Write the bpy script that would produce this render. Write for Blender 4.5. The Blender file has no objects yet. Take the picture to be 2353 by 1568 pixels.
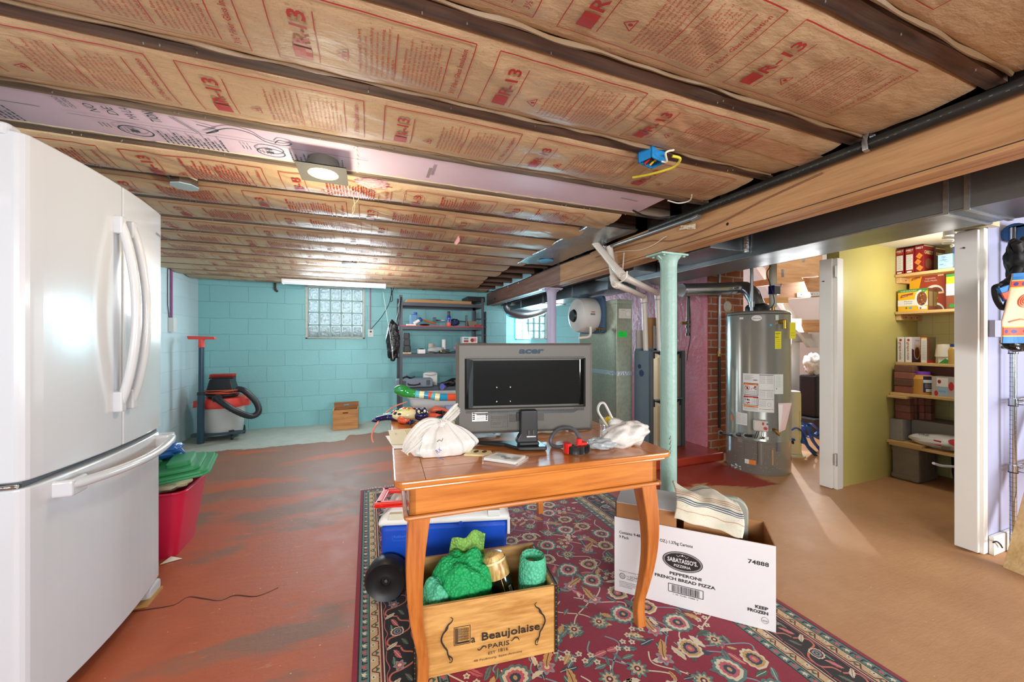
import bpy, bmesh, math, random
from mathutils import Vector, Matrix, noise
PI = math.pi
SC = bpy.context.scene
COL = SC.collection
rnd = random.Random(7)

# ---------------- camera ----------------
TH = math.atan(330.5/867.0)
cam_d = bpy.data.cameras.new('camera'); cam_d.sensor_width = 36; cam_d.lens = 867.0/2353*36
cam_d.clip_start = .02
cam = bpy.data.objects.new('camera', cam_d); COL.objects.link(cam)
cam.location = (0, 0, 1.2); cam.rotation_euler = (PI/2, 0, -TH)
SC.camera = cam

# ---------------- world, lights, exposure ----------------
w = bpy.data.worlds.new('world'); SC.world = w; w.use_nodes = True
bg = w.node_tree.nodes['Background']; bg.inputs[0].default_value = (.97, .98, 1, 1); bg.inputs[1].default_value = 1.0
SC.view_settings.view_transform = 'Standard'; SC.view_settings.look = 'None'
SC.view_settings.gamma = 1; SC.view_settings.use_curve_mapping = False
SC.view_settings.exposure = 1.45

def light(name, kind, loc, energy, color=(1, 1, 1), size=.5, size_y=None, aim=None, spread=None):
    d = bpy.data.lights.new(name, kind); d.energy = energy; d.color = color
    if kind == 'AREA':
        d.shape = 'RECTANGLE'; d.size = size; d.size_y = size_y or size
        if spread: d.spread = spread
    elif kind in ('POINT', 'SPOT'): d.shadow_soft_size = size
    elif kind == 'SUN': d.angle = size
    o = bpy.data.objects.new(name, d); COL.objects.link(o); o.location = loc
    if aim is not None:
        o.rotation_euler = (Vector(aim)-Vector(loc)).to_track_quat('-Z', 'Y').to_euler()
    return o
# daylight that comes in through the two glass windows
light('daylight_window', 'AREA', (-.44, 5.93, 1.62), 12, (.75, .92, 1), .74, .74, (-.3, 3, .9))
light('daylight_side_window', 'AREA', (3.04, 6.8, 1.55), 46, (.45, .84, 1), .68, .64, (1.2, 4.6, 1.0))
# assumed windows of the right-hand rooms, an added far fill light, an added fill light behind the camera
light('daylight_stair', 'AREA', (5.2, 3.4, 1.6), 13, (.97, .98, 1), .9, .9, (3.6, 2.9, .6))
light('daylight_right', 'AREA', (4.2, -1.9, 1.15), 58, (.96, .97, 1), 1.8, .9, (2.6, 2.0, 1.4))
light('fill_behind', 'AREA', (-.3, -2.4, 1.45), 56, (.98, .98, 1), 2.4, .6, (.5, 4, 1.2))  # added fill for the whole room, not a window
light('far_fill', 'POINT', (-.05, 4.35, 1.72), 12, (.97, .98, 1), .3)  # added fill light under the far ceiling cover, which gives no light itself
light('far_light', 'POINT', (2.9, 5.6, 1.6), 8, (.8, .93, 1), .12)  # added point light in the far bay, without a lamp object
light('sun_patch', 'SPOT', (5.6, 4.0, 1.9), 60, (1, .93, .8), .02, aim=(3.75, 2.25, 0)).data.spot_size = math.radians(24)

# ---------------- helpers ----------------
F_ = Vector((math.sin(TH), math.cos(TH), 0)); R_ = Vector((math.cos(TH), -math.sin(TH), 0))
def at(u, v, x=None, y=None, z=None, d=None):
    """point of the room seen at photo position (u, v), on the given plane"""
    r = F_ + R_*((u-1176.5)/867.0) + Vector((0, 0, -(v-785)/867.0))
    if x is not None: t = x/r.x
    elif y is not None: t = y/r.y
    elif z is not None: t = (z-1.2)/r.z
    else: t = d
    return r*t + Vector((0, 0, 1.2))

def lin(h):
    if isinstance(h, str):
        h = h.lstrip('#'); c = [int(h[i:i+2], 16)/255 for i in (0, 2, 4)]
    else: c = [q/255 for q in h]
    return tuple((q/12.92 if q <= .04045 else ((q+.055)/1.055)**2.4) for q in c)

MATS = {}
class NT:
    def __init__(s, name):
        s.m = bpy.data.materials.new(name); s.m.use_nodes = True
        s.t = s.m.node_tree; s.b = s.t.nodes['Principled BSDF']
        s.tc = s.t.nodes.new('ShaderNodeTexCoord')
    def n(s, typ, **kw):
        nd = s.t.nodes.new('ShaderNode'+typ)
        for k, v in kw.items():
            if k in nd.inputs.keys() if isinstance(k, str) else False: nd.inputs[k].default_value = v
            else: setattr(nd, k, v)
        return nd
    def l(s, a, b): s.t.links.new(a, b)
    def mapping(s, sc, rot=(0, 0, 0)):
        m = s.n('Mapping'); m.inputs['Scale'].default_value = sc; m.inputs['Rotation'].default_value = rot
        s.l(s.tc.outputs['Object'], m.inputs[0]); return m.outputs[0]
    def noise(s, vec, scale, detail=3, rough=.55):
        nd = s.n('TexNoise'); nd.inputs['Scale'].default_value = scale; nd.inputs['Detail'].default_value = detail
        nd.inputs['Roughness'].default_value = rough
        s.l(vec, nd.inputs['Vector']); return nd.outputs[0]
    def ramp(s, fac, stops):
        r = s.n('ValToRGB'); e = r.color_ramp.elements
        while len(e) < len(stops): e.new(.5)
        for q, (p, c) in zip(e, stops): q.position = p; q.color = (*c, 1)
        s.l(fac, r.inputs[0]); return r.outputs[0]
    def mix(s, f, a, b):
        m = s.n('Mix'); m.data_type = 'RGBA'
        for i, q in ((0, f), (6, a), (7, b)):
            if isinstance(q, (int, float)): m.inputs[i].default_value = q
            elif isinstance(q, tuple): m.inputs[i].default_value = (*q, 1)
            else: s.l(q, m.inputs[i])
        return m.outputs[2]
    def math(s, op, a, b=0, c=0, clamp=False):
        m = s.n('Math'); m.operation = op; m.use_clamp = clamp
        for i, q in enumerate((a, b, c)):
            if isinstance(q, (int, float)): m.inputs[i].default_value = q
            else: s.l(q, m.inputs[i])
        return m.outputs[0]
    def bump(s, h, st, dist=.01):
        b = s.n('Bump'); b.inputs['Strength'].default_value = st; b.inputs['Distance'].default_value = dist
        s.l(h, b.inputs['Height']); s.l(b.outputs[0], s.b.inputs['Normal'])
    def col(s, c): s.l(c, s.b.inputs['Base Color'])
    def fin(s, rough=.5, metal=0, coat=0):
        s.b.inputs['Roughness'].default_value = rough; s.b.inputs['Metallic'].default_value = metal
        if coat: s.b.inputs['Coat Weight'].default_value = coat; s.b.inputs['Coat Roughness'].default_value = .08
        return s.m
def mulc(c, k): return tuple(min(1, q*k) for q in c)
def mat(name, hexc='808080', rough=.5, metal=0, var=.08, vs=6, bump=0, bs=60, trans=0, alpha=1, emit=0, coat=0, ior=1.45, bd=.004):
    if name in MATS: return MATS[name]
    t = NT(name); c = lin(hexc)
    nz = t.noise(t.tc.outputs['Object'], vs)
    t.col(t.mix(nz, mulc(c, 1-var), mulc(c, 1+var)))
    if bump: t.bump(t.noise(t.tc.outputs['Object'], bs, 4), bump, bd)
    if trans: t.b.inputs['Transmission Weight'].default_value = trans; t.b.inputs['IOR'].default_value = ior
    if alpha < 1: t.b.inputs['Alpha'].default_value = alpha
    if emit:
        t.b.inputs['Emission Color'].default_value = (*c, 1); t.b.inputs['Emission Strength'].default_value = emit
    MATS[name] = t.fin(rough, metal, coat); return MATS[name]
def wood(name, h1, h2, axis='x', rough=.45, sc=1.0, coat=0, bump=.15, knots=False):
    if name in MATS: return MATS[name]
    t = NT(name); s = [14*sc]*3; s['xyz'.index(axis)] = 1.1*sc
    v = t.mapping(tuple(s)); n1 = t.noise(v, 1.6, 6, .65)
    s2 = [60*sc]*3; s2['xyz'.index(axis)] = 2.5*sc
    n2 = t.noise(t.mapping(tuple(s2)), 1.5, 3)
    f = t.math('ADD', t.math('MULTIPLY', n1, .7), t.math('MULTIPLY', n2, .3))
    c = t.ramp(f, [(.36, lin(h2)), (.6, lin(h1))])
    if knots:
        vo = t.n('TexVoronoi'); vo.inputs['Scale'].default_value = 1.0
        k = [6.5]*3; k['xyz'.index(axis)] = 4
        t.l(t.mapping(tuple(k)), vo.inputs['Vector'])
        kk = t.math('LESS_THAN', vo.outputs['Distance'], .07)
        c = t.mix(t.math('MULTIPLY', kk, .7), c, mulc(lin(h2), .35))
    t.col(c); t.bump(f, bump, .004)
    MATS[name] = t.fin(rough, 0, coat); return MATS[name]
def block_wall(name, hexc, axis='x', bw=.43, bh=.217, mort=.006, rough=.55, bump=.9, hex2=None, var=.1):
    if name in MATS: return MATS[name]
    t = NT(name); sp = t.n('SeparateXYZ'); t.l(t.tc.outputs['Object'], sp.inputs[0])
    cb = t.n('CombineXYZ')
    if axis in 'xy': t.l(sp.outputs['XY'.index(axis.upper())], cb.inputs[0])
    t.l(sp.outputs[2], cb.inputs[1])
    # wobble of the painted joints
    wob = t.noise(t.tc.outputs['Object'], 9, 3)
    wv = t.n('VectorMath'); wv.operation = 'SCALE'; wv.inputs['Scale'].default_value = .03
    cc = t.n('CombineXYZ'); t.l(wob, cc.inputs[0]); t.l(wob, cc.inputs[1]); t.l(cc.outputs[0], wv.inputs[0])
    ad = t.n('VectorMath'); ad.operation = 'ADD'; t.l(cb.outputs[0], ad.inputs[0]); t.l(wv.outputs[0], ad.inputs[1])
    br = t.n('TexBrick'); br.inputs['Scale'].default_value = 1; br.inputs['Brick Width'].default_value = bw
    br.inputs['Row Height'].default_value = bh; br.inputs['Mortar Size'].default_value = mort
    br.inputs['Mortar Smooth'].default_value = .6
    t.l(ad.outputs[0], br.inputs[0])
    c = lin(hexc); br.inputs['Color1'].default_value = (*c, 1)
    br.inputs['Color2'].default_value = (*(mulc(c, 1.04) if hex2 is None else lin(hex2)), 1)
    br.inputs['Mortar'].default_value = (*mulc(c, .95), 1)
    nz = t.noise(t.tc.outputs['Object'], 2.2, 5)
    t.col(t.mix(t.math('MULTIPLY', nz, var*2), br.outputs[0], mulc(c, .8)))
    h = t.math('SUBTRACT', t.math('MULTIPLY', t.noise(t.tc.outputs['Object'], 38, 5, .65), .5), t.math('MULTIPLY', br.outputs['Fac'], .6))
    t.bump(h, bump, .006)
    MATS[name] = t.fin(rough); return MATS[name]

ROOT = {}      # object -> world matrix of the thing it belongs to
def setp(o, label=None, cat=None, group=None, kind=None):
    if label: o['label'] = label
    if cat: o['category'] = cat
    if group: o['group'] = group
    if kind: o['kind'] = kind
    return o
def thing(name, label, cat, loc=(0, 0, 0), rz=0, group=None):
    o = bpy.data.objects.new(name, None); COL.objects.link(o); o.empty_display_size = .05
    o.location = loc; o.rotation_euler = (0, 0, rz)
    ROOT[o] = Matrix.Translation(Vector(loc)) @ Matrix.Rotation(rz, 4, 'Z')
    return setp(o, label, cat, group)

class M:
    """collects shapes and links them as one mesh object; T is the frame shapes are written in"""
    def __init__(s, T=None): s.v = []; s.f = []; s.T = T or Matrix.Identity(4); s.ms = []; s.soft = False
    def mi(s, m):
        if m not in s.ms: s.ms.append(m)
        return s.ms.index(m)
    def add(s, vs, fs, m, smooth=False):
        b = len(s.v); T = s.T
        s.v += [T @ Vector(q) for q in vs]; i = s.mi(m)
        s.f += [(tuple(b+k for k in q), i, smooth) for q in fs]
        return s
    def box(s, a, b, m):
        (x0, y0, z0), (x1, y1, z1) = a, b
        return s.add([(x0,y0,z0),(x1,y0,z0),(x1,y1,z0),(x0,y1,z0),(x0,y0,z1),(x1,y0,z1),(x1,y1,z1),(x0,y1,z1)],
              [(0,3,2,1),(4,5,6,7),(0,1,5,4),(1,2,6,5),(2,3,7,6),(3,0,4,7)], m)
    def beam(s, p, q, wd, hh, m, up=(0, 0, 1)):
        """bar of section wd x hh from p to q"""
        p, q = Vector(p), Vector(q); t = (q-p).normalized(); up = Vector(up)
        if abs(t.dot(up)) > .98: up = Vector((0, 1, 0))
        sd = t.cross(up).normalized()*wd/2; u2 = sd.cross(t).normalized()*hh/2
        vs = [c+a*sd+b*u2 for c in (p, q) for a, b in ((-1,-1),(1,-1),(1,1),(-1,1))]
        return s.add(vs, [(0,1,2,3),(7,6,5,4),(0,4,5,1),(1,5,6,2),(2,6,7,3),(3,7,4,0)], m)
    def prism(s, pts, ax, lo, hi, m):
        """2D outline extruded along axis ax; pts are in the other two axes in xyz order"""
        def P(a, b, c): return {'x': (c, a, b), 'y': (a, c, b), 'z': (a, b, c)}[ax]
        n = len(pts); vs = [P(a, b, lo) for a, b in pts]+[P(a, b, hi) for a, b in pts]
        fs = [tuple(range(n)), tuple(range(2*n-1, n-1, -1))]+[(i, i+n, (i+1) % n+n, (i+1) % n) for i in range(n)]
        return s.add(vs, fs, m)
    def tube(s, pts, r, m, n=12, caps=True, flat=1.0):
        pts = [Vector(p) for p in pts]; k = len(pts); rs = r if isinstance(r, (list, tuple)) else [r]*k
        tg = [(pts[min(i+1, k-1)]-pts[max(i-1, 0)]).normalized() for i in range(k)]
        up = Vector((0, 0, 1)) if abs(tg[0].z) < .9 else Vector((1, 0, 0))
        a = tg[0].cross(up).normalized(); vs = []
        for i in range(k):
            a = (a-tg[i]*a.dot(tg[i])).normalized(); b = tg[i].cross(a)
            for j in range(n):
                t = 2*PI*j/n; vs.append(pts[i]+a*math.cos(t)*rs[i]+b*math.sin(t)*rs[i]*flat)
        fs = [(i*n+j, (i+1)*n+j, (i+1)*n+(j+1) % n, i*n+(j+1) % n) for i in range(k-1) for j in range(n)]
        s.add(vs, fs, m, True)
        if caps:
            s.add([vs[j] for j in range(n)], [tuple(range(n))], m); s.add([vs[(k-1)*n+j] for j in range(n)], [tuple(range(n-1, -1, -1))], m)
        return s
    def cyl(s, p, q, r, m, n=20): return s.tube([p, q], r, m, n)
    def lathe(s, prof, m, c=(0, 0, 0), A=None, n=28, a0=0, a1=2*PI):
        """prof: (radius, height) pairs, turned about z through c; A optional rotation"""
        A = A or Matrix.Identity(3); c = Vector(c); full = abs(a1-a0-2*PI) < 1e-6; nn = n if full else n+1
        vs = [c+A @ Vector((r*math.cos(a0+(a1-a0)*j/n), r*math.sin(a0+(a1-a0)*j/n), h)) for r, h in prof for j in range(nn)]
        fs = []
        for i in range(len(prof)-1):
            for j in range(n): fs.append((i*nn+j, i*nn+(j+1) % nn, (i+1)*nn+(j+1) % nn, (i+1)*nn+j))
        return s.add(vs, fs, m, True)
    def ell(s, c, r, m, A=None, nz=0, ns=8, n=18, k=12):
        A = A or Matrix.Identity(3); c = Vector(c); vs = []; s.soft = s.soft or nz > .12
        if nz > .12: n, k = max(n, 44), max(k, 30)
        for i in range(k+1):
            ph = PI*i/k
            for j in range(n):
                t = 2*PI*j/n; q = Vector((math.sin(ph)*math.cos(t), math.sin(ph)*math.sin(t), math.cos(ph)))
                e = 1+(nz*noise.noise(q*ns*.5+c*7) if nz else 0)
                vs.append(c+A @ Vector((q.x*r[0]*e, q.y*r[1]*e, q.z*r[2]*e)))
        return s.add(vs, [(i*n+j, (i+1)*n+j, (i+1)*n+(j+1) % n, i*n+(j+1) % n) for i in range(k) for j in range(n)], m, True)
    def grid(s, fn, nu, nv, m, smooth=True):
        vs = [fn(i/nu, j/nv) for i in range(nu+1) for j in range(nv+1)]
        return s.add(vs, [(i*(nv+1)+j, (i+1)*(nv+1)+j, (i+1)*(nv+1)+j+1, i*(nv+1)+j+1) for i in range(nu) for j in range(nv)], m, smooth)
    def build(s, name, parent=None, bevel=0, label=None, cat=None, group=None, kind=None, ang=38, seg=2, solid=0, keep=False, weld=True):
        me = bpy.data.meshes.new(name)
        if parent is None and not keep:
            xs = [q.x for q in s.v]; ys = [q.y for q in s.v]; zs = [q.z for q in s.v]
            org = Vector(((min(xs)+max(xs))/2, (min(ys)+max(ys))/2, min(zs))); W = Matrix.Translation(org)
        elif parent is None: org = Vector(); W = Matrix.Identity(4)
        else: W = ROOT[parent]
        inv = W.inverted()
        me.from_pydata([inv @ q for q in s.v], [], [q[0] for q in s.f])
        me.polygons.foreach_set('material_index', [q[1] for q in s.f])
        me.polygons.foreach_set('use_smooth', [q[2] for q in s.f])
        for m in s.ms: me.materials.append(m)
        bm = bmesh.new(); bm.from_mesh(me)
        if weld: bmesh.ops.remove_doubles(bm, verts=bm.verts, dist=.00002)
        if s.soft: ang = 100
        if any(q[2] for q in s.f):
            bmesh.ops.recalc_face_normals(bm, faces=bm.faces)
            for e in bm.edges:
                if len(e.link_faces) == 2 and e.calc_face_angle(0) > math.radians(ang): e.smooth = False
        bm.to_mesh(me); bm.free()
        o = bpy.data.objects.new(name, me); COL.objects.link(o)
        if parent is None: o.location = org
        else: o.parent = parent
        ROOT[o] = W
        if solid:
            md = o.modifiers.new('solid', 'SOLIDIFY'); md.thickness = solid; md.offset = 0
        if bevel:
            md = o.modifiers.new('bevel', 'BEVEL'); md.width = bevel; md.segments = seg; md.limit_method = 'ANGLE'
            md.angle_limit = math.radians(40)
        return setp(o, label, cat, group, kind)

def smoothp(pts, k=6):
    pts = [Vector(p) for p in pts]; out = []
    for i in range(len(pts)-1):
        p0, p1, p2, p3 = pts[max(i-1, 0)], pts[i], pts[i+1], pts[min(i+2, len(pts)-1)]
        for j in range(k):
            t = j/k
            out.append(.5*((2*p1)+(p2-p0)*t+(2*p0-5*p1+4*p2-p3)*t*t+(3*p1-p0-3*p2+p3)*t**3))
    return out+[pts[-1]]
def rrect(x0, y0, x1, y1, r, n=4):
    o = []
    for cx, cy, a in ((x1-r, y0+r, -90), (x1-r, y1-r, 0), (x0+r, y1-r, 90), (x0+r, y0+r, 180)):
        for i in range(n+1):
            t = math.radians(a+90*i/n); o.append((cx+r*math.cos(t), cy+r*math.sin(t)))
    return o
def Rz(a): return Matrix.Rotation(a, 4, 'Z')
def Tr(*a): return Matrix.Translation(Vector(a))

# text as flat polygons in a 2D plane
TXT = {}
def glyphs(text, res=2, bold=0.0):
    key = (text, res, bold)
    if key not in TXT:
        c = bpy.data.curves.new('t', 'FONT'); c.body = text; c.size = 1; c.resolution_u = res; c.fill_mode = 'FRONT'
        c.dimensions = '2D'; c.offset = bold
        o = bpy.data.objects.new('t', c); me = bpy.data.meshes.new_from_object(o)
        vs = [(q.co.x, q.co.y) for q in me.vertices]; fs = [tuple(p.vertices) for p in me.polygons]
        bpy.data.objects.remove(o); bpy.data.curves.remove(c); bpy.data.meshes.remove(me)
        TXT[key] = (vs, fs)
    return TXT[key]
class Dec:
    """flat print on a surface: fn(a, b, lift) gives the point, layers are lifted by a hair"""
    def __init__(s, m, fn, eps=.0004): s.m = m; s.fn = fn; s.e = eps; s.k = 1
    def raw(s, pts, fs, mt): s.m.add([s.fn(a, b, s.e*s.k) for a, b in pts], fs, mt); s.k += .12
    def poly(s, pts, mt): s.raw(pts, [tuple(range(len(pts)))], mt)
    def rect(s, x0, y0, x1, y1, mt, nx=1, ny=1):
        pts = [(x0+(x1-x0)*i/nx, y0+(y1-y0)*j/ny) for i in range(nx+1) for j in range(ny+1)]
        s.raw(pts, [(i*(ny+1)+j, (i+1)*(ny+1)+j, (i+1)*(ny+1)+j+1, i*(ny+1)+j+1) for i in range(nx) for j in range(ny)], mt)
    def line(s, p, q, wd, mt, n=1):
        dx, dy = q[0]-p[0], q[1]-p[1]; L = math.hypot(dx, dy) or 1e-9; nx, ny = -dy/L*wd/2, dx/L*wd/2
        pts = []
        for i in range(n+1):
            x, y = p[0]+dx*i/n, p[1]+dy*i/n; pts += [(x+nx, y+ny), (x-nx, y-ny)]
        s.raw(pts, [(2*i, 2*i+1, 2*i+3, 2*i+2) for i in range(n)], mt)
    def path(s, P, wd, mt):
        n = len(P); pts = []
        for i in range(n):
            a, b = P[max(i-1, 0)], P[min(i+1, n-1)]; dx, dy = b[0]-a[0], b[1]-a[1]; L = math.hypot(dx, dy) or 1e-9
            ww = wd[i] if isinstance(wd, list) else wd
            pts += [(P[i][0]-dy/L*ww/2, P[i][1]+dx/L*ww/2), (P[i][0]+dy/L*ww/2, P[i][1]-dx/L*ww/2)]
        s.raw(pts, [(2*i, 2*i+1, 2*i+3, 2*i+2) for i in range(n-1)], mt)
    def ellipse(s, x, y, rx, ry, mt, n=16, rot=0):
        c, q = math.cos(rot), math.sin(rot); k = max(4, n//2); pts = []
        for i in range(k+1):
            t = PI*i/k; a, b = rx*math.cos(t), ry*max(.02, math.sin(t))
            pts += [(x+a*c-b*q, y+a*q+b*c), (x+a*c+b*q, y+a*q-b*c)]
        s.raw(pts, [(2*i, 2*i+1, 2*i+3, 2*i+2) for i in range(k)], mt)
    def ring(s, x, y, rx, ry, wd, mt, n=24):
        s.path([(x+rx*math.cos(2*PI*i/n), y+ry*math.sin(2*PI*i/n)) for i in range(n+1)], wd, mt)
    def frame(s, x0, y0, x1, y1, wd, mt, n=1):
        for p, q in (((x0, y0), (x1, y0)), ((x1, y0), (x1, y1)), ((x1, y1), (x0, y1)), ((x0, y1), (x0, y0))): s.line(p, q, wd, mt, n)
    def text(s, t, x, y, size, mt, width=None, align='l', rot=0, shear=0, bold=0.0, res=2, flip=False):
        vs, fs = glyphs(t, res, bold)
        if not vs: return
        x0 = min(q[0] for q in vs); x1 = max(q[0] for q in vs)
        sx = size if width is None else width/(x1-x0)
        off = {'l': 0, 'c': -(x1-x0)/2, 'r': -(x1-x0)}[align]
        c, q = math.cos(rot), math.sin(rot); pts = []
        for a, b in vs:
            a2 = (a-x0+off)*sx+shear*b*size; b2 = -b*size if flip else b*size
            pts.append((x+a2*c-b2*q, y+a2*q+b2*c))
        s.raw(pts, fs, mt)
def on_plane(o, ex, ey):
    """print plane with origin o, axes ex, ey"""
    o, ex, ey = Vector(o), Vector(ex).normalized(), Vector(ey).normalized(); n = ex.cross(ey)
    return lambda a, b, e: o+ex*a+ey*b+n*e
def words(n, k, r=None):
    r = r or rnd; return ' '.join(''.join(r.choice('aeionrstlcmdu') for _ in range(r.randint(2, 8))) for _ in range(k))[:n]
# ---------------- room shell ----------------
def floor_material():
    t = NT('painted_concrete_floor'); P = t.tc.outputs['Object']
    sp = t.n('SeparateXYZ'); t.l(P, sp.inputs[0]); X, Y = sp.outputs[0], sp.outputs[1]
    nbig = t.noise(t.mapping((.55, 1.5, 1), (0, 0, .35)), 1.5, 5, .6)
    nmid = t.noise(P, 5, 5, .65); nfine = t.noise(P, 38, 5, .7); nst = t.noise(t.mapping((3, 14, 1), (0, 0, .3)), 2.5, 4, .7)
    red = t.mix(nmid, lin('9a4a2a'), lin('bb6038'))
    brown = t.mix(nmid, lin('75503f'), lin('92664f'))
    far = t.math('MULTIPLY', t.math('SUBTRACT', Y, 2.3), .3, clamp=True)
    pm = t.math('SUBTRACT', t.math('ADD', t.math('ADD', nbig, t.math('MULTIPLY', t.math('SUBTRACT', nmid, .5), .12)), t.math('MULTIPLY', far, .3)), .56)
    pm = t.math('MULTIPLY', pm, 16, clamp=True)
    c = t.mix(pm, red, brown)
    # tan bare area to the right of the rug
    tan = t.mix(t.noise(P, 3, 5, .7), lin('ad7a50'), lin('d0a072'))
    tm = t.math('MULTIPLY', t.math('SUBTRACT', t.math('SUBTRACT', t.math('ADD', X, t.math('MULTIPLY', nbig, .5)), t.math('MULTIPLY', Y, .38)), 1.25), 2.6, clamp=True)
    redr = t.mix(nmid, lin('92301f'), lin('a83a26'))
    c = t.mix(tm, c, tan)
    rm = t.math('MULTIPLY', t.math('ADD', t.math('SUBTRACT', Y, 2.25), t.math('MULTIPLY', t.math('SUBTRACT', nbig, .5), 1.4)), 22, clamp=True)
    rx = t.math('MULTIPLY', t.math('SUBTRACT', t.math('SUBTRACT', 3.45, X), t.math('MULTIPLY', nbig, .35)), 18, clamp=True)
    rx2 = t.math('MULTIPLY', t.math('SUBTRACT', X, 1.75), 12, clamp=True)
    c = t.mix(t.math('MULTIPLY', t.math('MULTIPLY', rm, rx), rx2), c, redr)
    # bare grey concrete along the far walls
    con = t.mix(t.noise(P, 7, 5, .7), lin('8f9288'), lin('b9bdb2'))
    wob = t.math('MULTIPLY', t.math('SUBTRACT', t.noise(P, 3, 5, .65), .5), .34)
    st = t.math('MULTIPLY', t.math('SUBTRACT', X, -.27), 20, clamp=True)
    e = t.math('SUBTRACT', t.math('SUBTRACT', t.math('ADD', Y, wob), t.math('MULTIPLY', st, .3)), 4.97)
    m1 = t.math('MULTIPLY', e, 90, clamp=True)
    m2 = t.math('MULTIPLY', t.math('SUBTRACT', -1.68, t.math('ADD', X, wob)), 90, clamp=True)
    m2 = t.math('MULTIPLY', m2, t.math('MULTIPLY', t.math('SUBTRACT', Y, 3.6), 9, clamp=True))
    xl = t.math('LESS_THAN', X, 2.0)
    c = t.mix(t.math('MULTIPLY', t.math('MAXIMUM', m1, m2), xl), c, con)
    # chips and scuffs
    ch = t.math('MULTIPLY', t.math('SUBTRACT', nst, .64), 12, clamp=True)
    c = t.mix(t.math('MULTIPLY', ch, .35), c, lin('c9a184'))
    ch2 = t.math('MULTIPLY', t.math('SUBTRACT', t.noise(P, 60, 2), .735), 40, clamp=True)
    c = t.mix(t.math('MULTIPLY', ch2, .7), c, lin('e6d6c2'))
    t.col(c)
    t.bump(t.math('ADD', nfine, t.math('MULTIPLY', nst, 1.2)), .25, .004)
    t.l(t.math('ADD', t.math('MULTIPLY', nmid, .25), .42), t.b.inputs['Roughness'])
    return t.m
FLOOR = floor_material()
M().box((-2.3, -2.6, -.15), (7.2, 7.2, 0), FLOOR).build('floor', kind='structure', keep=True)

# crack in the red paint
CRK = mat('crack_dirt', '4a2216', .9)
cm = M(); fl = lambda a, b, e: Vector((a, b, .0006+e))
pts = [at(u, v, z=0) for u, v in ((300, 1408), (342, 1402), (400, 1392), (432, 1374), (470, 1378), (506, 1382), (540, 1370), (590, 1372), (640, 1352))]
D = Dec(cm, fl); D.path([(p.x, p.y) for p in smoothp(pts, 5)], [.003+.004*math.sin(i*.25)**2 for i in range(41)], CRK)
cm.build('trim_9', kind='structure')

LAVW = mat('lavender_far_paint', 'b9bccf', .5)
WHITE_WALL = block_wall('white_blue_block', 'cfe8f0', 'y', bump=.5)
TEAL = block_wall('teal_block', '8ac8cc', 'x', bump=.9)
TEAL2 = block_wall('teal_block_side', '8ac8cc', 'y', bump=.9)
wl = M().box((-2.25, -1.2, 0), (-2.07, 6.2, 2.03), WHITE_WALL).build('wall_left', kind='structure', keep=True)
M().box((-2.25, -2.75, 0), (7.2, -2.6, 2.19), block_wall('grey_teal_block_behind', '9fb4b4', 'x', bump=.5)).build('wall_behind', kind='structure', keep=True)
M().box((7.0, -2.6, 0), (7.2, 1.03, 2.19), LAVW).build('wall_far_right', kind='structure', keep=True)
M().box((-2.25, -2.6, 0), (-2.07, -1.2, 2.03), WHITE_WALL).build('wall_left_near', kind='structure', keep=True)
# back wall with an opening for the glass block window
W0, W1, Z0, Z1 = -.83, -.05, 1.235, 1.985; YB = 6.05
b = M()
b.box((-2.07, YB, 0), (W0, YB+.2, 2.05), TEAL).box((W1, YB, 0), (2.2, YB+.2, 2.05), TEAL)
b.box((W0, YB, 0), (W1, YB+.2, Z0), TEAL).box((W0, YB, Z1), (W1, YB+.2, 2.05), TEAL)
b.build('wall_back', kind='structure', keep=True, weld=False)
M().box((2.0, YB+.2, 0), (2.2, 7.0, 2.05), TEAL2).build('wall_return', kind='structure', keep=True)
V0, V1, S0, S1 = 2.70, 3.38, 1.235, 1.87; YS = 6.9
b = M()
b.box((2.2, YS, 0), (V0, YS+.2, 2.2), TEAL).box((V1, YS, 0), (4.6, YS+.2, 2.2), TEAL)
b.box((V0, YS, 0), (V1, YS+.2, S0), TEAL).box((V0, YS, S1), (V1, YS+.2, 2.2), TEAL)
b.build('wall_far', kind='structure', keep=True, weld=False)

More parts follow.
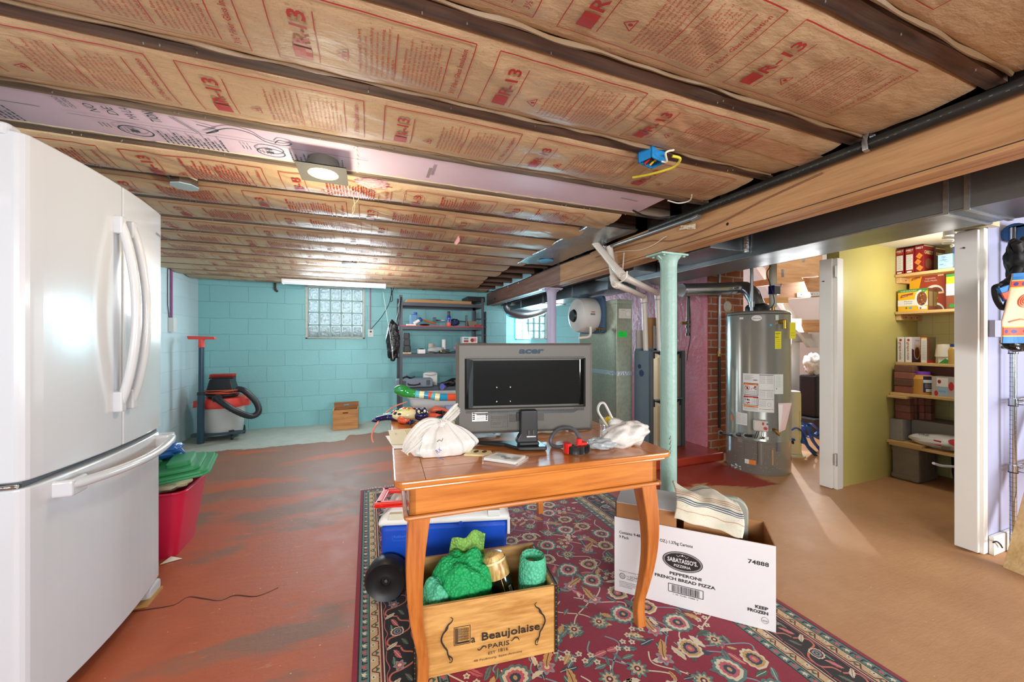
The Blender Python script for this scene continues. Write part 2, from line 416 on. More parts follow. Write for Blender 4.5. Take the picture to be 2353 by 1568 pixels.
# glass block windows
GLS = mat('wavy_glass', 'dcebec', .1, trans=.75, bump=1, bs=26, bd=.06, ior=1.45, var=.05)
GLE = mat('glass_edge', 'b4d8da', .25, trans=.4, bump=.1)
MORT = mat('window_mortar', '93b8ba', .8)
RUSTY = mat('weathered_frame', 'c3c8c0', .8, var=.3, vs=30, bump=.4)
SKY = mat('bright_sky_beyond', 'eaf4ff', 1, emit=.75, var=.02)
GRASS = mat('dry_ground_beyond', '7d7458', 1, var=.5, vs=30, bump=.5)
def glass_window(name, x0, x1, z0, z1, y, nx, nz, sky=SKY, low=True):
    m = M(); fw = .028
    for a, bb in (((x0, y-.012, z0), (x0+fw, y+.1, z1)), ((x1-fw, y-.012, z0), (x1, y+.1, z1)), ((x0, y-.012, z0), (x1, y+.1, z0+fw*.6)), ((x0, y-.012, z1-fw*.6), (x1, y+.1, z1))):
        m.box(a, bb, RUSTY)
    win = m.build(name, kind='structure', bevel=.003)
    gx0, gx1, gz0, gz1 = x0+fw, x1-fw, z0+fw*.6, z1-fw*.6
    dx, dz = (gx1-gx0)/nx, (gz1-gz0)/nz
    mm = M()
    for i in range(nx+1): mm.box((gx0+i*dx-.004, y+.012, gz0), (gx0+i*dx+.004, y+.075, gz1), MORT)
    for j in range(nz+1): mm.box((gx0, y+.012, gz0+j*dz-.004), (gx1, y+.075, gz0+j*dz+.004), MORT)
    mm.build('mortar_joints', win)
    g = M()
    for i in range(nx):
        for j in range(nz):
            a0, a1, c0, c1 = gx0+i*dx+.005, gx0+(i+1)*dx-.005, gz0+j*dz+.005, gz0+(j+1)*dz-.005
            for bb in (((a0, c0), (a1, c0+.011)), ((a0, c1-.011), (a1, c1)), ((a0, c0), (a0+.011, c1)), ((a1-.011, c0), (a1, c1))): g.box((bb[0][0], y+.004, bb[0][1]), (bb[1][0], y+.03, bb[1][1]), GLE)
            g.prism(rrect(a0+.014, c0+.014, a1-.014, c1-.014, .014), 'y', y+.0, y+.06, GLS)
    g.build('glass_blocks', win, bevel=.003)
    s = M().box((x0-.5, y+.5, z0+.06), (x1+.5, y+.55, z1+.6), sky)
    s.build('wall_daylight', kind='structure')
    if low: M().box((x0-.4, y+.25, z0-.3), (x1+.4, y+.5, z0+.1), GRASS).build('floor_outside', kind='structure')
glass_window('window_1', W0, W1, Z0, Z1, YB, 5, 4)
glass_window('window_2', V0, V1, S0, S1, YS, 5, 4, mat('bright_sky_side', 'f4fbff', 1, emit=1.6, var=.01), False)

# subfloor above the joists
DARK = wood('old_dark_wood', '6a5244', '382a24', 'x', .75, bump=.6)
DARK2 = wood('old_grey_wood', '8a7a68', '4a3c30', 'x', .75, bump=.6)
SUB = wood('subfloor_boards', '3c2d25', '1b1512', 'y', .85)
m = M()
for a_, b_ in (((-2.25, -2.6, 2.19), (3.9, 7.2, 2.25)), ((3.9, -2.6, 2.19), (7.2, 2.03, 2.25)), ((3.9, 4.2, 2.19), (7.2, 7.2, 2.25)), ((3.9, 2.03, 3.0), (6.0, 4.2, 3.05))): m.box(a_, b_, SUB)
m.build('ceiling', kind='structure', keep=True, weld=False)

# ---------------- joists and insulation ----------------
JY = [.2, .56, .925, 1.285, 1.655, 1.955, 2.29, 2.66, 3.03, 3.39, 3.75, 4.11, 4.47, 4.84, 5.2, 5.57, 5.93]
JZ = 2.0
words_nth = ['nearest the camera', 'second from the camera', 'third from the camera', 'fourth from the camera', 'fifth from the camera', 'sixth from the camera',
  'seventh from the camera', 'eighth from the camera', 'ninth from the camera', 'tenth from the camera', 'tenth from the far wall', 'sixth from the far wall',
  'fifth from the far wall', 'fourth from the far wall', 'third from the far wall', 'second from the far wall', 'nearest the teal wall']
words_nth[10] = 'seventh from the teal wall'; words_nth[11:] = [q.replace('far', 'teal') for q in words_nth[11:]]
NAIL = mat('nail_metal', 'b9b3aa', .4, .8)
for i, y in enumerate(JY):
    m = M(); wd = .022
    g = []; n = 60; mt = DARK2 if i in (4, 5) else DARK
    x0, x1 = -2.05, (1.84 if i < 5 else 1.84)
    for a in range(n+1):
        x = x0+(x1-x0)*a/n; k = noise.noise(Vector((x*2.5, y*9, 0)))*.007; k2 = noise.noise(Vector((x*9, y*5, 3)))*.004
        g.append([(x, y-wd+k, JZ+.19), (x, y-wd+k, JZ+k2), (x, y+wd+k, JZ+k2*.5), (x, y+wd+k, JZ+.19)])
    vs = [q for r in g for q in r]; fs = [(a*4+b, a*4+(b+1) % 4, a*4+4+(b+1) % 4, a*4+4+b) for a in range(n) for b in range(4)]
    fs += [(3, 2, 1, 0), (n*4, n*4+1, n*4+2, n*4+3)]
    m.add(vs, fs, mt)
    for _ in range(16):
        x = rnd.uniform(x0+.2, x1-.1); yy = y+rnd.uniform(-.012, .012)
        m.cyl((x, yy, JZ+.01), (x, yy, JZ-.006), .0016, NAIL, 6)
    m.build('ceiling_joist', label='dark rough-sawn wooden ceiling joist, '+words_nth[i], cat='joist', group='ceiling joists left of the beam')

def kraft(name, h1, h2):
    t = NT(name); P = t.tc.outputs['Object']
    n1 = t.noise(P, 3, 4); n2 = t.noise(P, 150, 3, .7); n3 = t.noise(t.mapping((6, 16, 6), (0, 0, .5)), 2.2, 4, .6)
    c = t.mix(n1, lin(h1), lin(h2))
    sp = t.math('MULTIPLY', t.math('SUBTRACT', n2, .56), 5, clamp=True)
    c = t.mix(t.math('MULTIPLY', sp, .45), c, lin('6e4d33'))
    t.col(c); t.bump(t.math('ADD', n3, t.math('MULTIPLY', t.noise(P, 16, 4), .3)), .32, .012)
    t.b.inputs['Specular IOR Level'].default_value = .32
    return t.fin(.46)
KR = kraft('kraft_paper', 'ae9270', 'c9ae88')
KRD = kraft('kraft_paper_edge', '6f5940', '8a7254')
RED = mat('red_print', 'a5302a', .5)
BLK = mat('black_print', '231c1a', .6)
FG = mat('pink_fiberglass', 'e0a7a0', .95, var=.25, vs=30, bump=1, bs=50)

def bh(i, y0, y1):
    """height of the paper of bay i"""
    sag = {0: .012, 1: .014, 2: .016, 3: .02, 5: .035, 6: .03}.get(i, .022)
    amp = {3: .007, 5: .014, 6: .012}.get(i, .007)
    s = i*13.7
    def h(x, y):
        t = (y-y0)/(y1-y0); t = min(1, max(0, t))
        z = JZ+.006-sag*math.sin(PI*t)**.6 + .035*max(0, (t-.93)/.07)**2 + .03*max(0, (.04-t)/.04)
        fold = noise.noise(Vector((x*2.4+y*7+s, y*5-x*1.2, s)))
        z += amp*fold*(math.sin(PI*t)**.5) - abs(noise.noise(Vector((x*9-y*13, y*7+s, s*2))))*amp*1.1*math.sin(PI*min(1, t*1.05))**.5
        return z
    return h
WARN = ['Warning: This facing will burn. Do not', 'leave exposed. Cover with approved', 'building material in contact with facing.',
 'Keep open flames and other heat sources', 'away from facing. See package for warning,', 'fire hazard and installation instructions or', 'call 1-419-248-8234.']
ADV = ['Advertencia: Este revestimiento', 'puede incendiarse. No lo deje expuesto.', 'Cubralo con material aprobado para',
 'construccion al este en contacto con el', 'revestimiento. Mantengalo alejado de', 'llamas y otras fuentes de calor. Vea el', 'paquete para advertencias, peligro de', 'incendio, instrucciones de instalacion o', 'llame al 1-419-248-8234.']
def stamp(D, x0, ytop, detail, hgt=.235, L=.50, mt=RED):
    """one printed block; text runs towards the camera (-y), lines stack along +x"""
    yb = ytop+hgt; n = 24
    D.line((x0, ytop), (x0+L, ytop), .0035, mt, n); D.line((x0, yb), (x0+L, yb), .0022, mt, n)
    D.line((x0, ytop), (x0, yb), .0028, mt, 12); D.line((x0+L, ytop), (x0+L, yb), .0028, mt, 12)
    R = -PI/2
    D.rect(x0+.04, yb-.068, x0+.085, yb-.022, mt, 3, 3)
    D.text('R-13', x0+.084, yb-.076, .056, mt, .115, 'l', R, bold=.02, flip=True)
    D.line((x0+.102, ytop+.035), (x0+.102, yb-.02), .0028, mt, 10)
    cx, cy = x0+.16, yb-.075
    for a, c in (((cx+.016, cy-.018), (cx+.016, cy+.018)), ((cx+.016, cy+.018), (cx-.014, cy)), ((cx-.014, cy), (cx+.016, cy-.018))): D.line(a, c, .003, mt, 2)
    D.ellipse(cx+.006, cy, .007, .005, mt, 8)
    if detail:
        for k, s in enumerate(WARN): D.text(s, x0+.21+k*.0145, yb-.022, .0115, mt, min(.19, .19*len(s)/43), 'l', R, bold=.02 if k == 0 else .01, res=0, flip=True)
        for k, s in enumerate(ADV): D.text(s, x0+.327+k*.0125, yb-.022, .0108, mt, min(.19, .19*len(s)/41), 'l', R, bold=.02 if k == 0 else .01, res=0, flip=True)
        D.text('3\u00bd" Fiber Glass Insulation', x0+.482, yb-.022, .023, mt, .19, 'l', R, bold=.015, res=1, flip=True)
    else:
        for k in range(7): dash(D, x0+.196+k*.0145, yb-.022, yb-.21+.05*rnd.random()*(k != 0), mt, .006 if k else .009)
        for k in range(9): dash(D, x0+.314+k*.0125, yb-.022, yb-.21+.04*rnd.random(), mt, .0055 if k else .008)
        D.text('Fiber Glass Insulation', x0+.482, yb-.03, .023, mt, .165, 'l', R, bold=.015, res=0, flip=True)
    D.line((x0+.300, ytop+.03), (x0+.300, yb-.02), .0028, mt, 10)
    D.line((x0+.438, ytop+.03), (x0+.438, yb-.02), .0028, mt, 10)
def dash(D, x, ya, yb, mt, wd):
    y = ya
    while y > yb:
        w_ = rnd.uniform(.008, .024); D.line((x, y), (x, max(y-w_, yb)), wd, mt, 1); y -= w_+.004
X0 = {0: .2, 1: 1.01, 2: .339, 3: .053, 5: .18, 6: -.05}
ENDX = {0: 1.8, 1: 1.8, 2: 1.8, 3: 1.78, 5: 1.52, 6: 1.45, 7: 1.42, 8: 1.4, 9: 1.5, 10: 1.42, 11: 1.45, 12: 1.4, 13: 1.45, 14: 1.5, 15: 1.75}
DESC = {0: 'brown kraft-faced insulation batt with red print at the near right corner of the ceiling', 1: 'kraft-faced insulation batt with large legible R-13 print, second bay from the camera',
 2: 'kraft-faced insulation batt with a strip of plain tape, third bay from the camera',
 3: 'shiny wrinkled kraft insulation batt between the blue electrical box and the pink board',
 5: 'torn sagging kraft insulation batt beside the lit ceiling lamp', 6: 'creased kraft insulation batt just beyond the lit ceiling lamp'}
for i in range(len(JY)-1):
    if i == 4: continue
    y0, y1 = JY[i]+.021, JY[i+1]-.021
    h = bh(i, y0, y1); xa, xb = -2.04, ENDX.get(i, 1.5)
    if i == 5: xb = 1.5
    m = M(); nx = int((xb-xa)/(.02 if i < 8 else .035)); ny = 26 if i < 8 else 16
    m.grid(lambda a, b: Vector((xa+(xb-xa)*a, y0+(y1-y0)*b, h(xa+(xb-xa)*a, y0+(y1-y0)*b))), nx, ny, KR)
    # stapled lip on the far joist
    m.grid(lambda a, b: Vector((xa+(xb-xa)*a, y1-.010-.012*b*(1+noise.noise(Vector((a*30, i, 0)))), JZ+.001-.012*math.sin(PI*b)*(.8+noise.noise(Vector((a*22, i*3, 1)))))), nx, 3, KRD)
    D = Dec(m, lambda a, b, e: Vector((a, b, h(a, b)-.0008-e*.3)))
    x = X0.get(i, (i*.37) % .567 - 2.0)
    while x > xa: x -= .567
    x += .567
    while x+.50 < xb-.02:
        if i < 4 and x > xa: stamp(D, x, y0+.03, (x > -1.6))
        else: stamp(D, x, y0+.03, False, hgt=min(.235, y1-y0-.075))
        x += .567
    m.build('insulation_batt', label=DESC.get(i, 'kraft-faced insulation batt with red print, '+
        {7: 'second', 8: 'third', 9: 'fourth', 10: 'fifth', 11: 'sixth', 12: 'seventh'}.get(i, '')+' bay beyond the lit lamp' if i < 13 else 'kraft-faced insulation batt with red print, '+{13: 'third', 14: 'second', 15: 'nearest'}[i]+' bay from the teal back wall'),
        cat='insulation', group='kraft insulation batts between the joists', weld=False)
# plain paper tape across bay 2
TAPE = kraft('paper_tape', 'b58d6b', 'c49c78')
y0, y1 = JY[2]+.021, JY[3]-.021; h = bh(2, y0, y1)
p, q = at(1480, 245, z=2.0), at(1880, 370, z=2.0)
m = M(); d = (q-p); nrm = Vector((-d.y, d.x, 0)).normalized()*.045
m.grid(lambda a, b: (lambda P: Vector((P.x, min(P.y, y1-.01), h(P.x, min(P.y, y1-.01))-.0025)))(p+d*a+nrm*(2*b-1)), 60, 6, TAPE)
m.build('paper_tape', label='strip of plain tan paper tape stuck across a printed insulation batt', cat='tape')

# pink foam board in bay 4
PINK = mat('pink_foam', 'dbc8da', .45, var=.06, bump=.15, bs=15)
FOAMEDGE = mat('torn_foam_edge', 'e6dcc0', .9, bump=1, bs=40)
GREEN_INK = mat('dark_ink', '39474a', .6)
ya, yb = JY[4]+.022, JY[5]-.022
m = M().box((-2.04, ya, JZ+.004), (1.57, yb, JZ+.03), PINK)
m.grid(lambda a, b: Vector((-2.04+3.6*a, yb+.004-.014*b*(1+.9*noise.noise(Vector((a*60, 2, 0)))), JZ+.0035-.002*math.sin(b*PI))), 160, 2, FOAMEDGE)
D = Dec(m, lambda a, b, e: Vector((a, b, JZ+.0034-e)))
R = -PI/2
def board_print(x):
    D.line((x-.03, ya+.105), (x+.95, ya+.105), .0022, GREEN_INK)
    D.text('CELLCERA', x+.02, ya+.06, .02, GREEN_INK, .06, 'l', R, flip=True); D.text('SEGURIDAD', x+.0, ya+.06, .02, GREEN_INK, .06, 'l', R, flip=True)
    D.text('NO', x+.08, ya+.06, .04, GREEN_INK, .05, 'l', R, flip=True); D.text('DE', x+.13, ya+.06, .04, GREEN_INK, .05, 'l', R, flip=True)
    D.text('MA LA', x+.18, ya+.07, .04, GREEN_INK, .075, 'l', R, flip=True); D.text('TION', x+.25, ya+.065, .045, GREEN_INK, .07, 'l', R, bold=.02, flip=True)
    D.line((x+.29, ya+.005), (x+.34, ya+.1), .003, GREEN_INK); D.line((x+.3, ya+.005), (x+.35, ya+.1), .003, GREEN_INK)
    sw = smoothp([(x+.36, ya+.03, 0), (x+.42, ya+.05, 0), (x+.37, ya+.09, 0), (x+.46, ya+.02, 0), (x+.53, ya+.03, 0), (x+.57, ya+.08, 0), (x+.63, ya+.09, 0), (x+.66, ya+.06, 0), (x+.62, ya+.05, 0), (x+.6, ya+.08, 0)], 8)
    D.path([(p.x, p.y) for p in sw], .0055, GREEN_INK)
    for cx in (x+.12, x+.56):
        D.ring(cx+.01, ya+.165, .05, .036, .006, GREEN_INK); D.rect(cx-.005, ya+.155, cx+.02, ya+.175, GREEN_INK)
        for k in range(4): D.line((cx-.03+k*.012, ya+.145), (cx-.03+k*.012, ya+.185), .002, GREEN_INK)
        for k in range(3): D.line((cx-.085+k*.012, ya+.135), (cx-.085+k*.012, ya+.165), .003, GREEN_INK)
        for k in range(13):
            dash(D, cx+.085+k*.0165, ya+.225, ya+.125+.02*(k % 3), GREEN_INK, .006)
for x in (-2.0, -.95, ): board_print(x)
D.rect(.26, ya+.06, .275, ya+.17, mat('tape_grey', '9a8c8c')); D.line((1.3, ya+.05), (1.42, ya+.06), .012, mat('tape_grey'))
m.build('foam_board', label='pink foam insulation board with black print between two joists', cat='insulation', weld=False)
# white tape joint hanging at x about -.1
WT = mat('frayed_white', 'efe9d8', .8)
m = M(); m.grid(lambda a, b: Vector((-.055+.012*b+.004*math.sin(a*40), ya+(yb-ya)*a, JZ+.002-.003*math.sin(a*20))), 20, 1, WT)
m.build('tape_joint', label='frayed white tape joint across the pink foam board beside the lamp', cat='tape', solid=.001)
# ---------------- main beam, posts, pipes, ducts ----------------
BX = 1.85
BEAMW = wood('painted_beam', 'c29262', '9c7048', 'y', .55, bump=.7)
m = M()
for k, (x0, x1, z0) in enumerate(((BX, BX+.042, 1.79), (BX+.043, BX+.083, 1.793), (BX+.084, BX+.125, 1.79))):
    m.box((x0, -1.5, z0), (x1, 3.46, 1.988), BEAMW); m.box((x0, 3.463, z0), (x1, 6.04, 1.988), wood('painted_beam_brown', '8a6656', '6b4c40', 'y', .55, bump=.3))
m.box((BX-.004, -1.5, 1.806), (BX+.002, 6.04, 1.809), mat('beam_gap', '3b2618', .9))
# saw marks and a round knot hole
m.cyl((BX-.001, 1.52, 1.845), (BX+.002, 1.52, 1.845), .009, mat('knot_hole', '22150e', .9), 14)
m.cyl((BX-.001, 5.6, 1.86), (BX+.002, 5.6, 1.86), .02, mat('knot_hole'), 14)
m.build('support_beam', bevel=.004, label='long brown painted timber support beam crossing the ceiling', cat='beam')
# joists and boards right of the beam hidden above the duct
for i, y in enumerate(JY[:13]):
    M().box((BX+.13, y-.02, 2.0), (4.9 if y < 1.0 else 3.1 if y < 2 else 3.86, y+.02, 2.19), DARK).build('trim_%d' % (i+20), kind='structure')
M().box((1.98, -1.0, 1.985), (4.9, 1.03, 1.995), mat('dark_gap_board', '5b4b40', .9)).box((1.98, 1.03, 1.985), (3.1, 2.03, 1.995), mat('dark_gap_board')).box((1.98, 2.03, 1.985), (3.87, 4.9, 1.995), mat('dark_gap_board')).build('ceiling_right', kind='structure')

POSTG = mat('mint_post_paint', '9cc0b4', .42, bump=.45, bs=28, bd=.01, var=.05)
POSTL = mat('lavender_post_paint', 'b9b4cf', .45, bump=.35, bs=28, bd=.01, var=.04)
def post(x, y, r, mt, label):
    t = thing('steel_post', label, 'post', (x, y, 0))
    M().cyl((x, y, .0), (x, y, 1.772), r, mt, 32).build('pole', t)
    m = M(); m.box((x-.125, y-.075, 1.776), (x+.1, y+.075, 1.788), mt)
    m.lathe([(r, 1.7), (r+.004, 1.735), (r+.012, 1.76), (r+.03, 1.776)], mt, (x, y, 0))
    for sx in (-1, 1):
        m.prism([(x+sx*r*.6, 1.725), (x+sx*.1, 1.776), (x+sx*r*.6, 1.776)], 'y', y-.006, y+.006, mt)
        for sy in (-1, 1): m.cyl((x+sx*.085, y+sy*.05, 1.768), (x+sx*.085, y+sy*.05, 1.777), .009, mt, 6)
    m.build('cap_plate', t)
    return t
tg = post(1.92, 2.03, .053, POSTG, 'mint green round steel post standing behind the table')
m = M()
for k in range(10):
    z = .45+.012*k; m.ell((1.92-.027+.004*math.sin(k*2.1), 2.03-.0455, z), (.0018+.002*abs(math.sin(k*1.7)), .002, .0065), mat('chipped_post', '6f6a4d', .8))
m.build('chipped_paint', tg, kind='stuff')
post(1.92, 3.79, .052, POSTL, 'lavender round steel post standing farther along the beam')

# black iron pipe along the beam
IRON = mat('black_iron', '3a3a38', .38, .6, var=.4, vs=12)
GALV = NT('galvanised'); _c = lin('a9b0b4')
_v = GALV.n('TexVoronoi'); _v.inputs['Scale'].default_value = 45; GALV.l(GALV.tc.outputs['Object'], _v.inputs['Vector'])
GALV.col(GALV.mix(_v.outputs['Distance'], mulc(_c, .72), mulc(_c, 1.05))); GALV.bump(GALV.noise(GALV.tc.outputs['Object'], 3, 2), .25, .02)
GALV = GALV.fin(.3, .95); MATS['galvanised'] = GALV
SHEET = NT('sheet_steel'); _c = lin('7e858a')
SHEET.col(SHEET.mix(SHEET.noise(SHEET.mapping((1, 1, 6)), 4, 3), mulc(_c, .8), mulc(_c, 1.1))); SHEET.bump(SHEET.noise(SHEET.tc.outputs['Object'], 2.5, 2), .3, .02)
SHEET = SHEET.fin(.33, .9); MATS['sheet_steel'] = SHEET
t = thing('iron_pipe', 'long black iron pipe with pale stencilled marks running beside the brown beam', 'pipe', (1.81, 1, 1.95))
m = M().tube([(1.808, -1.2, 1.958), (1.808, .6, 1.958), (1.808, 1.6, 1.962), (1.812, 2.08, 1.966)], .023, IRON, 20)
m.build('pipe', t)
m = M(); r2 = random.Random(3); PALE = mat('pale_stencil', '6a6a60', .7)
for k in range(60):
    y = .35+k*.028+r2.uniform(0, .012); z9 = 1.95+r2.uniform(-.003, .002); m.box((1.808-.0236, y, z9), (1.808-.0226, y+r2.uniform(.003, .009), z9+r2.uniform(.001, .003)), PALE)
m.build('stencil_marks', t, kind='stuff')
m = M(); p = at(1990, 345, x=1.79)
m.tube([(1.835, p.y, 1.99), (1.83, p.y, 2.0), (1.79, p.y, 1.995), (1.779, p.y, 1.965), (1.785, p.y, 1.935), (1.80, p.y, 1.93)], .009, mat('strap_metal', 'b9bdc0', .3, .9), 8, flat=.2)
m.build('strap_hanger', t, label='pale metal strap hanger')
t = thing('grey_pipe', 'thin grey conduit pipe leading from the black pipe to the white drain pipes', 'pipe', (1.8, 2.6, 1.94))
GREYP = mat('grey_conduit', '9a9fa3', .35, .7)
a, b2 = at(1392, 572, x=1.80), at(1600, 500, x=1.81)
M().tube([a, b2], .012, GREYP, 14).build('pipe', t)
M().tube([b2+Vector((0, -.02, .002)), b2+Vector((0, .03, -.003))], .016, GREYP, 14).build('coupling', t)
m = M(); m.ell(a+Vector((0, .02, 0)), (.025, .03, .028), mat('foil_tape', 'c8ccd0', .25, .95, bump=1, bs=40), nz=.5).build('foil_wrap', t)

# flat pan duct between joists and beam, bright metal
pd = M(); q = lambda a, b: Vector((1.40+.40*a, 2.2+1.35*b, 1.99-.008*noise.noise(Vector((a*5, b*8, 2)))))
pd.grid(q, 10, 26, GALV)
pd.box((1.40, 2.2, 1.992), (1.80, 3.55, 2.0), GALV)
pd.tube([(1.405+.01*math.sin(k), 2.2+k*.09, 1.988) for k in range(16)], .006, mat('foil_tape'), 6)
pd.build('flat_duct', label='shiny flat galvanised pan duct under the joists beside the beam', cat='duct')

# large trunk duct right of the beam
t = thing('trunk_duct', 'large galvanised trunk duct running alongside the brown beam', 'duct', (2.55, 1.6, 1.76))
y1 = at(2217, 476, x=2.33).y
m = M(); m.box((2.345, y1, 1.755), (2.73, 3.0, 1.975), SHEET); m.box((2.343, y1, 1.752), (2.352, 3.0, 1.762), GALV)
m.build('duct_run', t, bevel=.003)
m = M(); m.add([(2.345, y1, 1.755), (2.73, y1, 1.755), (2.73, y1, 1.975), (2.345, y1, 1.975), (2.345, y1-.8, 1.745), (3.0, y1-.8, 1.745), (3.0, y1-.8, 1.975), (2.345, y1-.8, 1.975)],
  [(0, 4, 5, 1), (1, 5, 6, 2), (0, 3, 7, 4), (3, 2, 6, 7), (4, 7, 6, 5), (0, 1, 2, 3)], SHEET)
m.build('transition', t)
for y in (y1+.0, y1+.062): M().box((2.338, y-.012, 1.748), (2.735, y+.006, 1.97), GALV).build('drive_cleat', t, bevel=.001)
# farther stretch of duct and branch with foil tape
t = thing('branch_duct', 'dark sheet metal branch box joining the trunk duct above the green post', 'duct', (2.1, 2.1, 1.8))
ya, yb_ = at(1735, 590, x=2.15).y, at(1634, 570, x=2.1).y
m = M(); m.box((2.02, 1.78, 1.79), (2.344, 2.25, 1.965), SHEET); m.build('duct_box', t, bevel=.003)
m = M(); m.tube([(2.335, 1.775, 1.965), (2.325, 1.77, 1.88), (2.33, 1.775, 1.785)], .018, mat('foil_tape'), 8); m.build('foil_tape', t)
t = thing('far_duct', 'bluish rectangular supply duct hanging beyond the lavender post', 'duct', (2.4, 4.2, 1.75))
m = M(); m.box((2.10, 2.62, 1.80), (2.34, 3.2, 1.97), GALV); m.box((2.25, 3.2, 1.72), (2.6, 6.4, 1.93), SHEET)
m.build('duct_run', t, bevel=.003)
for y in (3.9, 4.7, 5.5): M().box((2.243, y, 1.712), (2.607, y+.025, 1.937), GALV).build('seam', t)
M().tube([(2.02, 2.7, 1.80), (2.02, 4.2, 1.80), (2.10, 6.0, 1.80)], .008, mat('dark_wire', '23262b', .6), 8).build('support_rod', t)
# flex duct elbows
t = thing('round_duct', 'clear-coated round silver duct takeoff beside the lavender post', 'duct', at(1325, 660, y=4.0))
a = at(1345, 655, y=4.1); m = M()
m.tube(smoothp([a+Vector((.15, .05, .0)), a, a+Vector((-.06, -.03, -.05)), a+Vector((.02, -.04, -.085)), a+Vector((.12, -.02, -.09))], 5), .055, GALV, 16); m.build('elbow', t)
t = thing('round_duct', 'round grey duct and elbow hanging in front of the bright side window', 'duct', at(1210, 700, y=6.2))
m = M(); a, b2 = at(1170, 693, y=5.7), at(1290, 690, y=5.9)
m.tube([a, b2], .075, GALV, 18)
m.build('pipe_run', t)
m = M(); m.tube(smoothp([at(1265, 700, y=6.1), at(1235, 715, y=6.1), at(1200, 722, y=6.1), at(1170, 715, y=6.1), at(1164, 700, y=6.1)], 5), [.06, .075, .09]+[.1]*18, SHEET, 18); m.build('elbow', t)

# white plastic vent pipes
PVC = mat('white_pvc', 'e3dcd0', .35); PRP = mat('purple_primer', '6b4a9a', .5)
def vent_pipe(label, pts, r=.027):
    P = [at(u, v, y=y) if y > 3 else at(u, v, x=y) for u, v, y in pts]; t = thing('vent_pipe', label, 'pipe', P[0])
    for i in range(len(P)-1):
        m = M(); m.tube([P[i], P[i+1]], r, PVC, 18); m.build('pipe', t)
    for i in range(1, len(P)-1):
        a = (P[i-1]-P[i]).normalized(); b = (P[i+1]-P[i]).normalized(); L = .07
        m = M(); m.tube(smoothp([P[i]+a*L, P[i]+a*.045, P[i]+(a+b)*.012, P[i]+b*.045, P[i]+b*L], 4), r*1.22, PVC, 18)
        m.build('elbow', t)
        for e_ in (a, b): M().tube([P[i]+e_*(L+.004), P[i]+e_*L], r*1.1, PRP, 18).build('primer_ring', t, label='purple primer ring')
vent_pipe('front white plastic vent pipe bending down to the furnace beside the green post', [(1515, 808, 3.2), (1512, 675, 3.2), (1432, 637, 1.775), (1366, 558, 1.72)])
vent_pipe('rear white plastic vent pipe with the purple rings nearer the thermostat', [(1484, 808, 3.25), (1480, 682, 3.25), (1413, 654, 1.80), (1400, 569, 1.80)])
m = M(); p = at(1437, 612, y=2.72); m.tube([at(1434, 582, x=1.83), at(1429, 640, x=1.79)], .006, PVC, 8, flat=.5)
m.tube(smoothp([at(1441, 625, x=1.73), at(1438, 640, x=1.72), at(1424, 650, x=1.71), at(1412, 645, x=1.72)], 4), .006, PVC, 8); m.build('pipe_hanger', label='thin white plastic hanger strap holding the vent pipes from the beam', cat='hanger')

# electrical cable and twine on the beam
m = M(); W_ = mat('cloth_wire', '8a5f42', .7)
m.tube(smoothp([(BX-.006, 1.05, 1.93), (BX-.006, 1.3, 1.905), (BX-.006, 1.6, 1.86), (BX-.006, 1.9, 1.85), (BX-.006, 2.2, 1.91), (BX-.006, 2.8, 1.925)], 8), .004, W_, 6); m.build('electric_cable', label='thin brown cable drooping along the face of the timber beam', cat='cable')
m = M(); T_ = mat('white_twine', 'e6d9c0', .8)
m.tube(smoothp([at(u, v, x=BX-.01) for u, v in ((1415, 581), (1440, 578), (1470, 576), (1500, 565), (1525, 548), (1532, 545))], 5), .003, T_, 6)
for k in range(9): m.tube(smoothp([at(1560+3*k, 530-k, x=BX-.01), at(1580-6*k % 20, 520+(k*7) % 14, x=BX-.02), at(1598, 516+(k*5) % 12, x=BX-.01)], 4), .002, T_, 5)
m.build('twine', label='frayed white twine stapled to the timber beam above the green post', cat='twine')
m = M(); m.tube(smoothp([(-.1+1.95*k/24, 0, 0) for k in range(2)], 2), .001, T_)
m = M(); m.tube([(BX-.006, y, 1.983-.005*math.sin(y*3)) for y in [2.9+k*.15 for k in range(20)]], .005, mat('dark_wire'), 6)
for y in (4.6, 5.0): m.tube([(BX-.004, y, 1.975), (BX-.012, y, 1.965), (BX-.004, y, 1.955)], .003, WT, 6)
m.build('electric_cable', label='dark cable stapled along the top edge of the beam toward the far wall', cat='cable')
# black and white cables hanging near the end of the pink board
m = M(); m.tube(smoothp([at(u, v, z=1.985) for u, v in ((1455, 485), (1480, 497), (1510, 502), (1550, 498), (1590, 492))], 5), .006, mat('black_cable', '1c1c1e', .5), 8)
m.build('electric_cable', label='black cable drooping below the end of the pink board', cat='cable')
m = M(); m.tube(smoothp([at(u, v, z=1.99) for u, v in ((1535, 462), (1560, 468), (1585, 462), (1590, 448))], 5), .0035, WT, 8)
m.build('electric_cable', label='thin white cable loop at the end of the pink board', cat='cable')

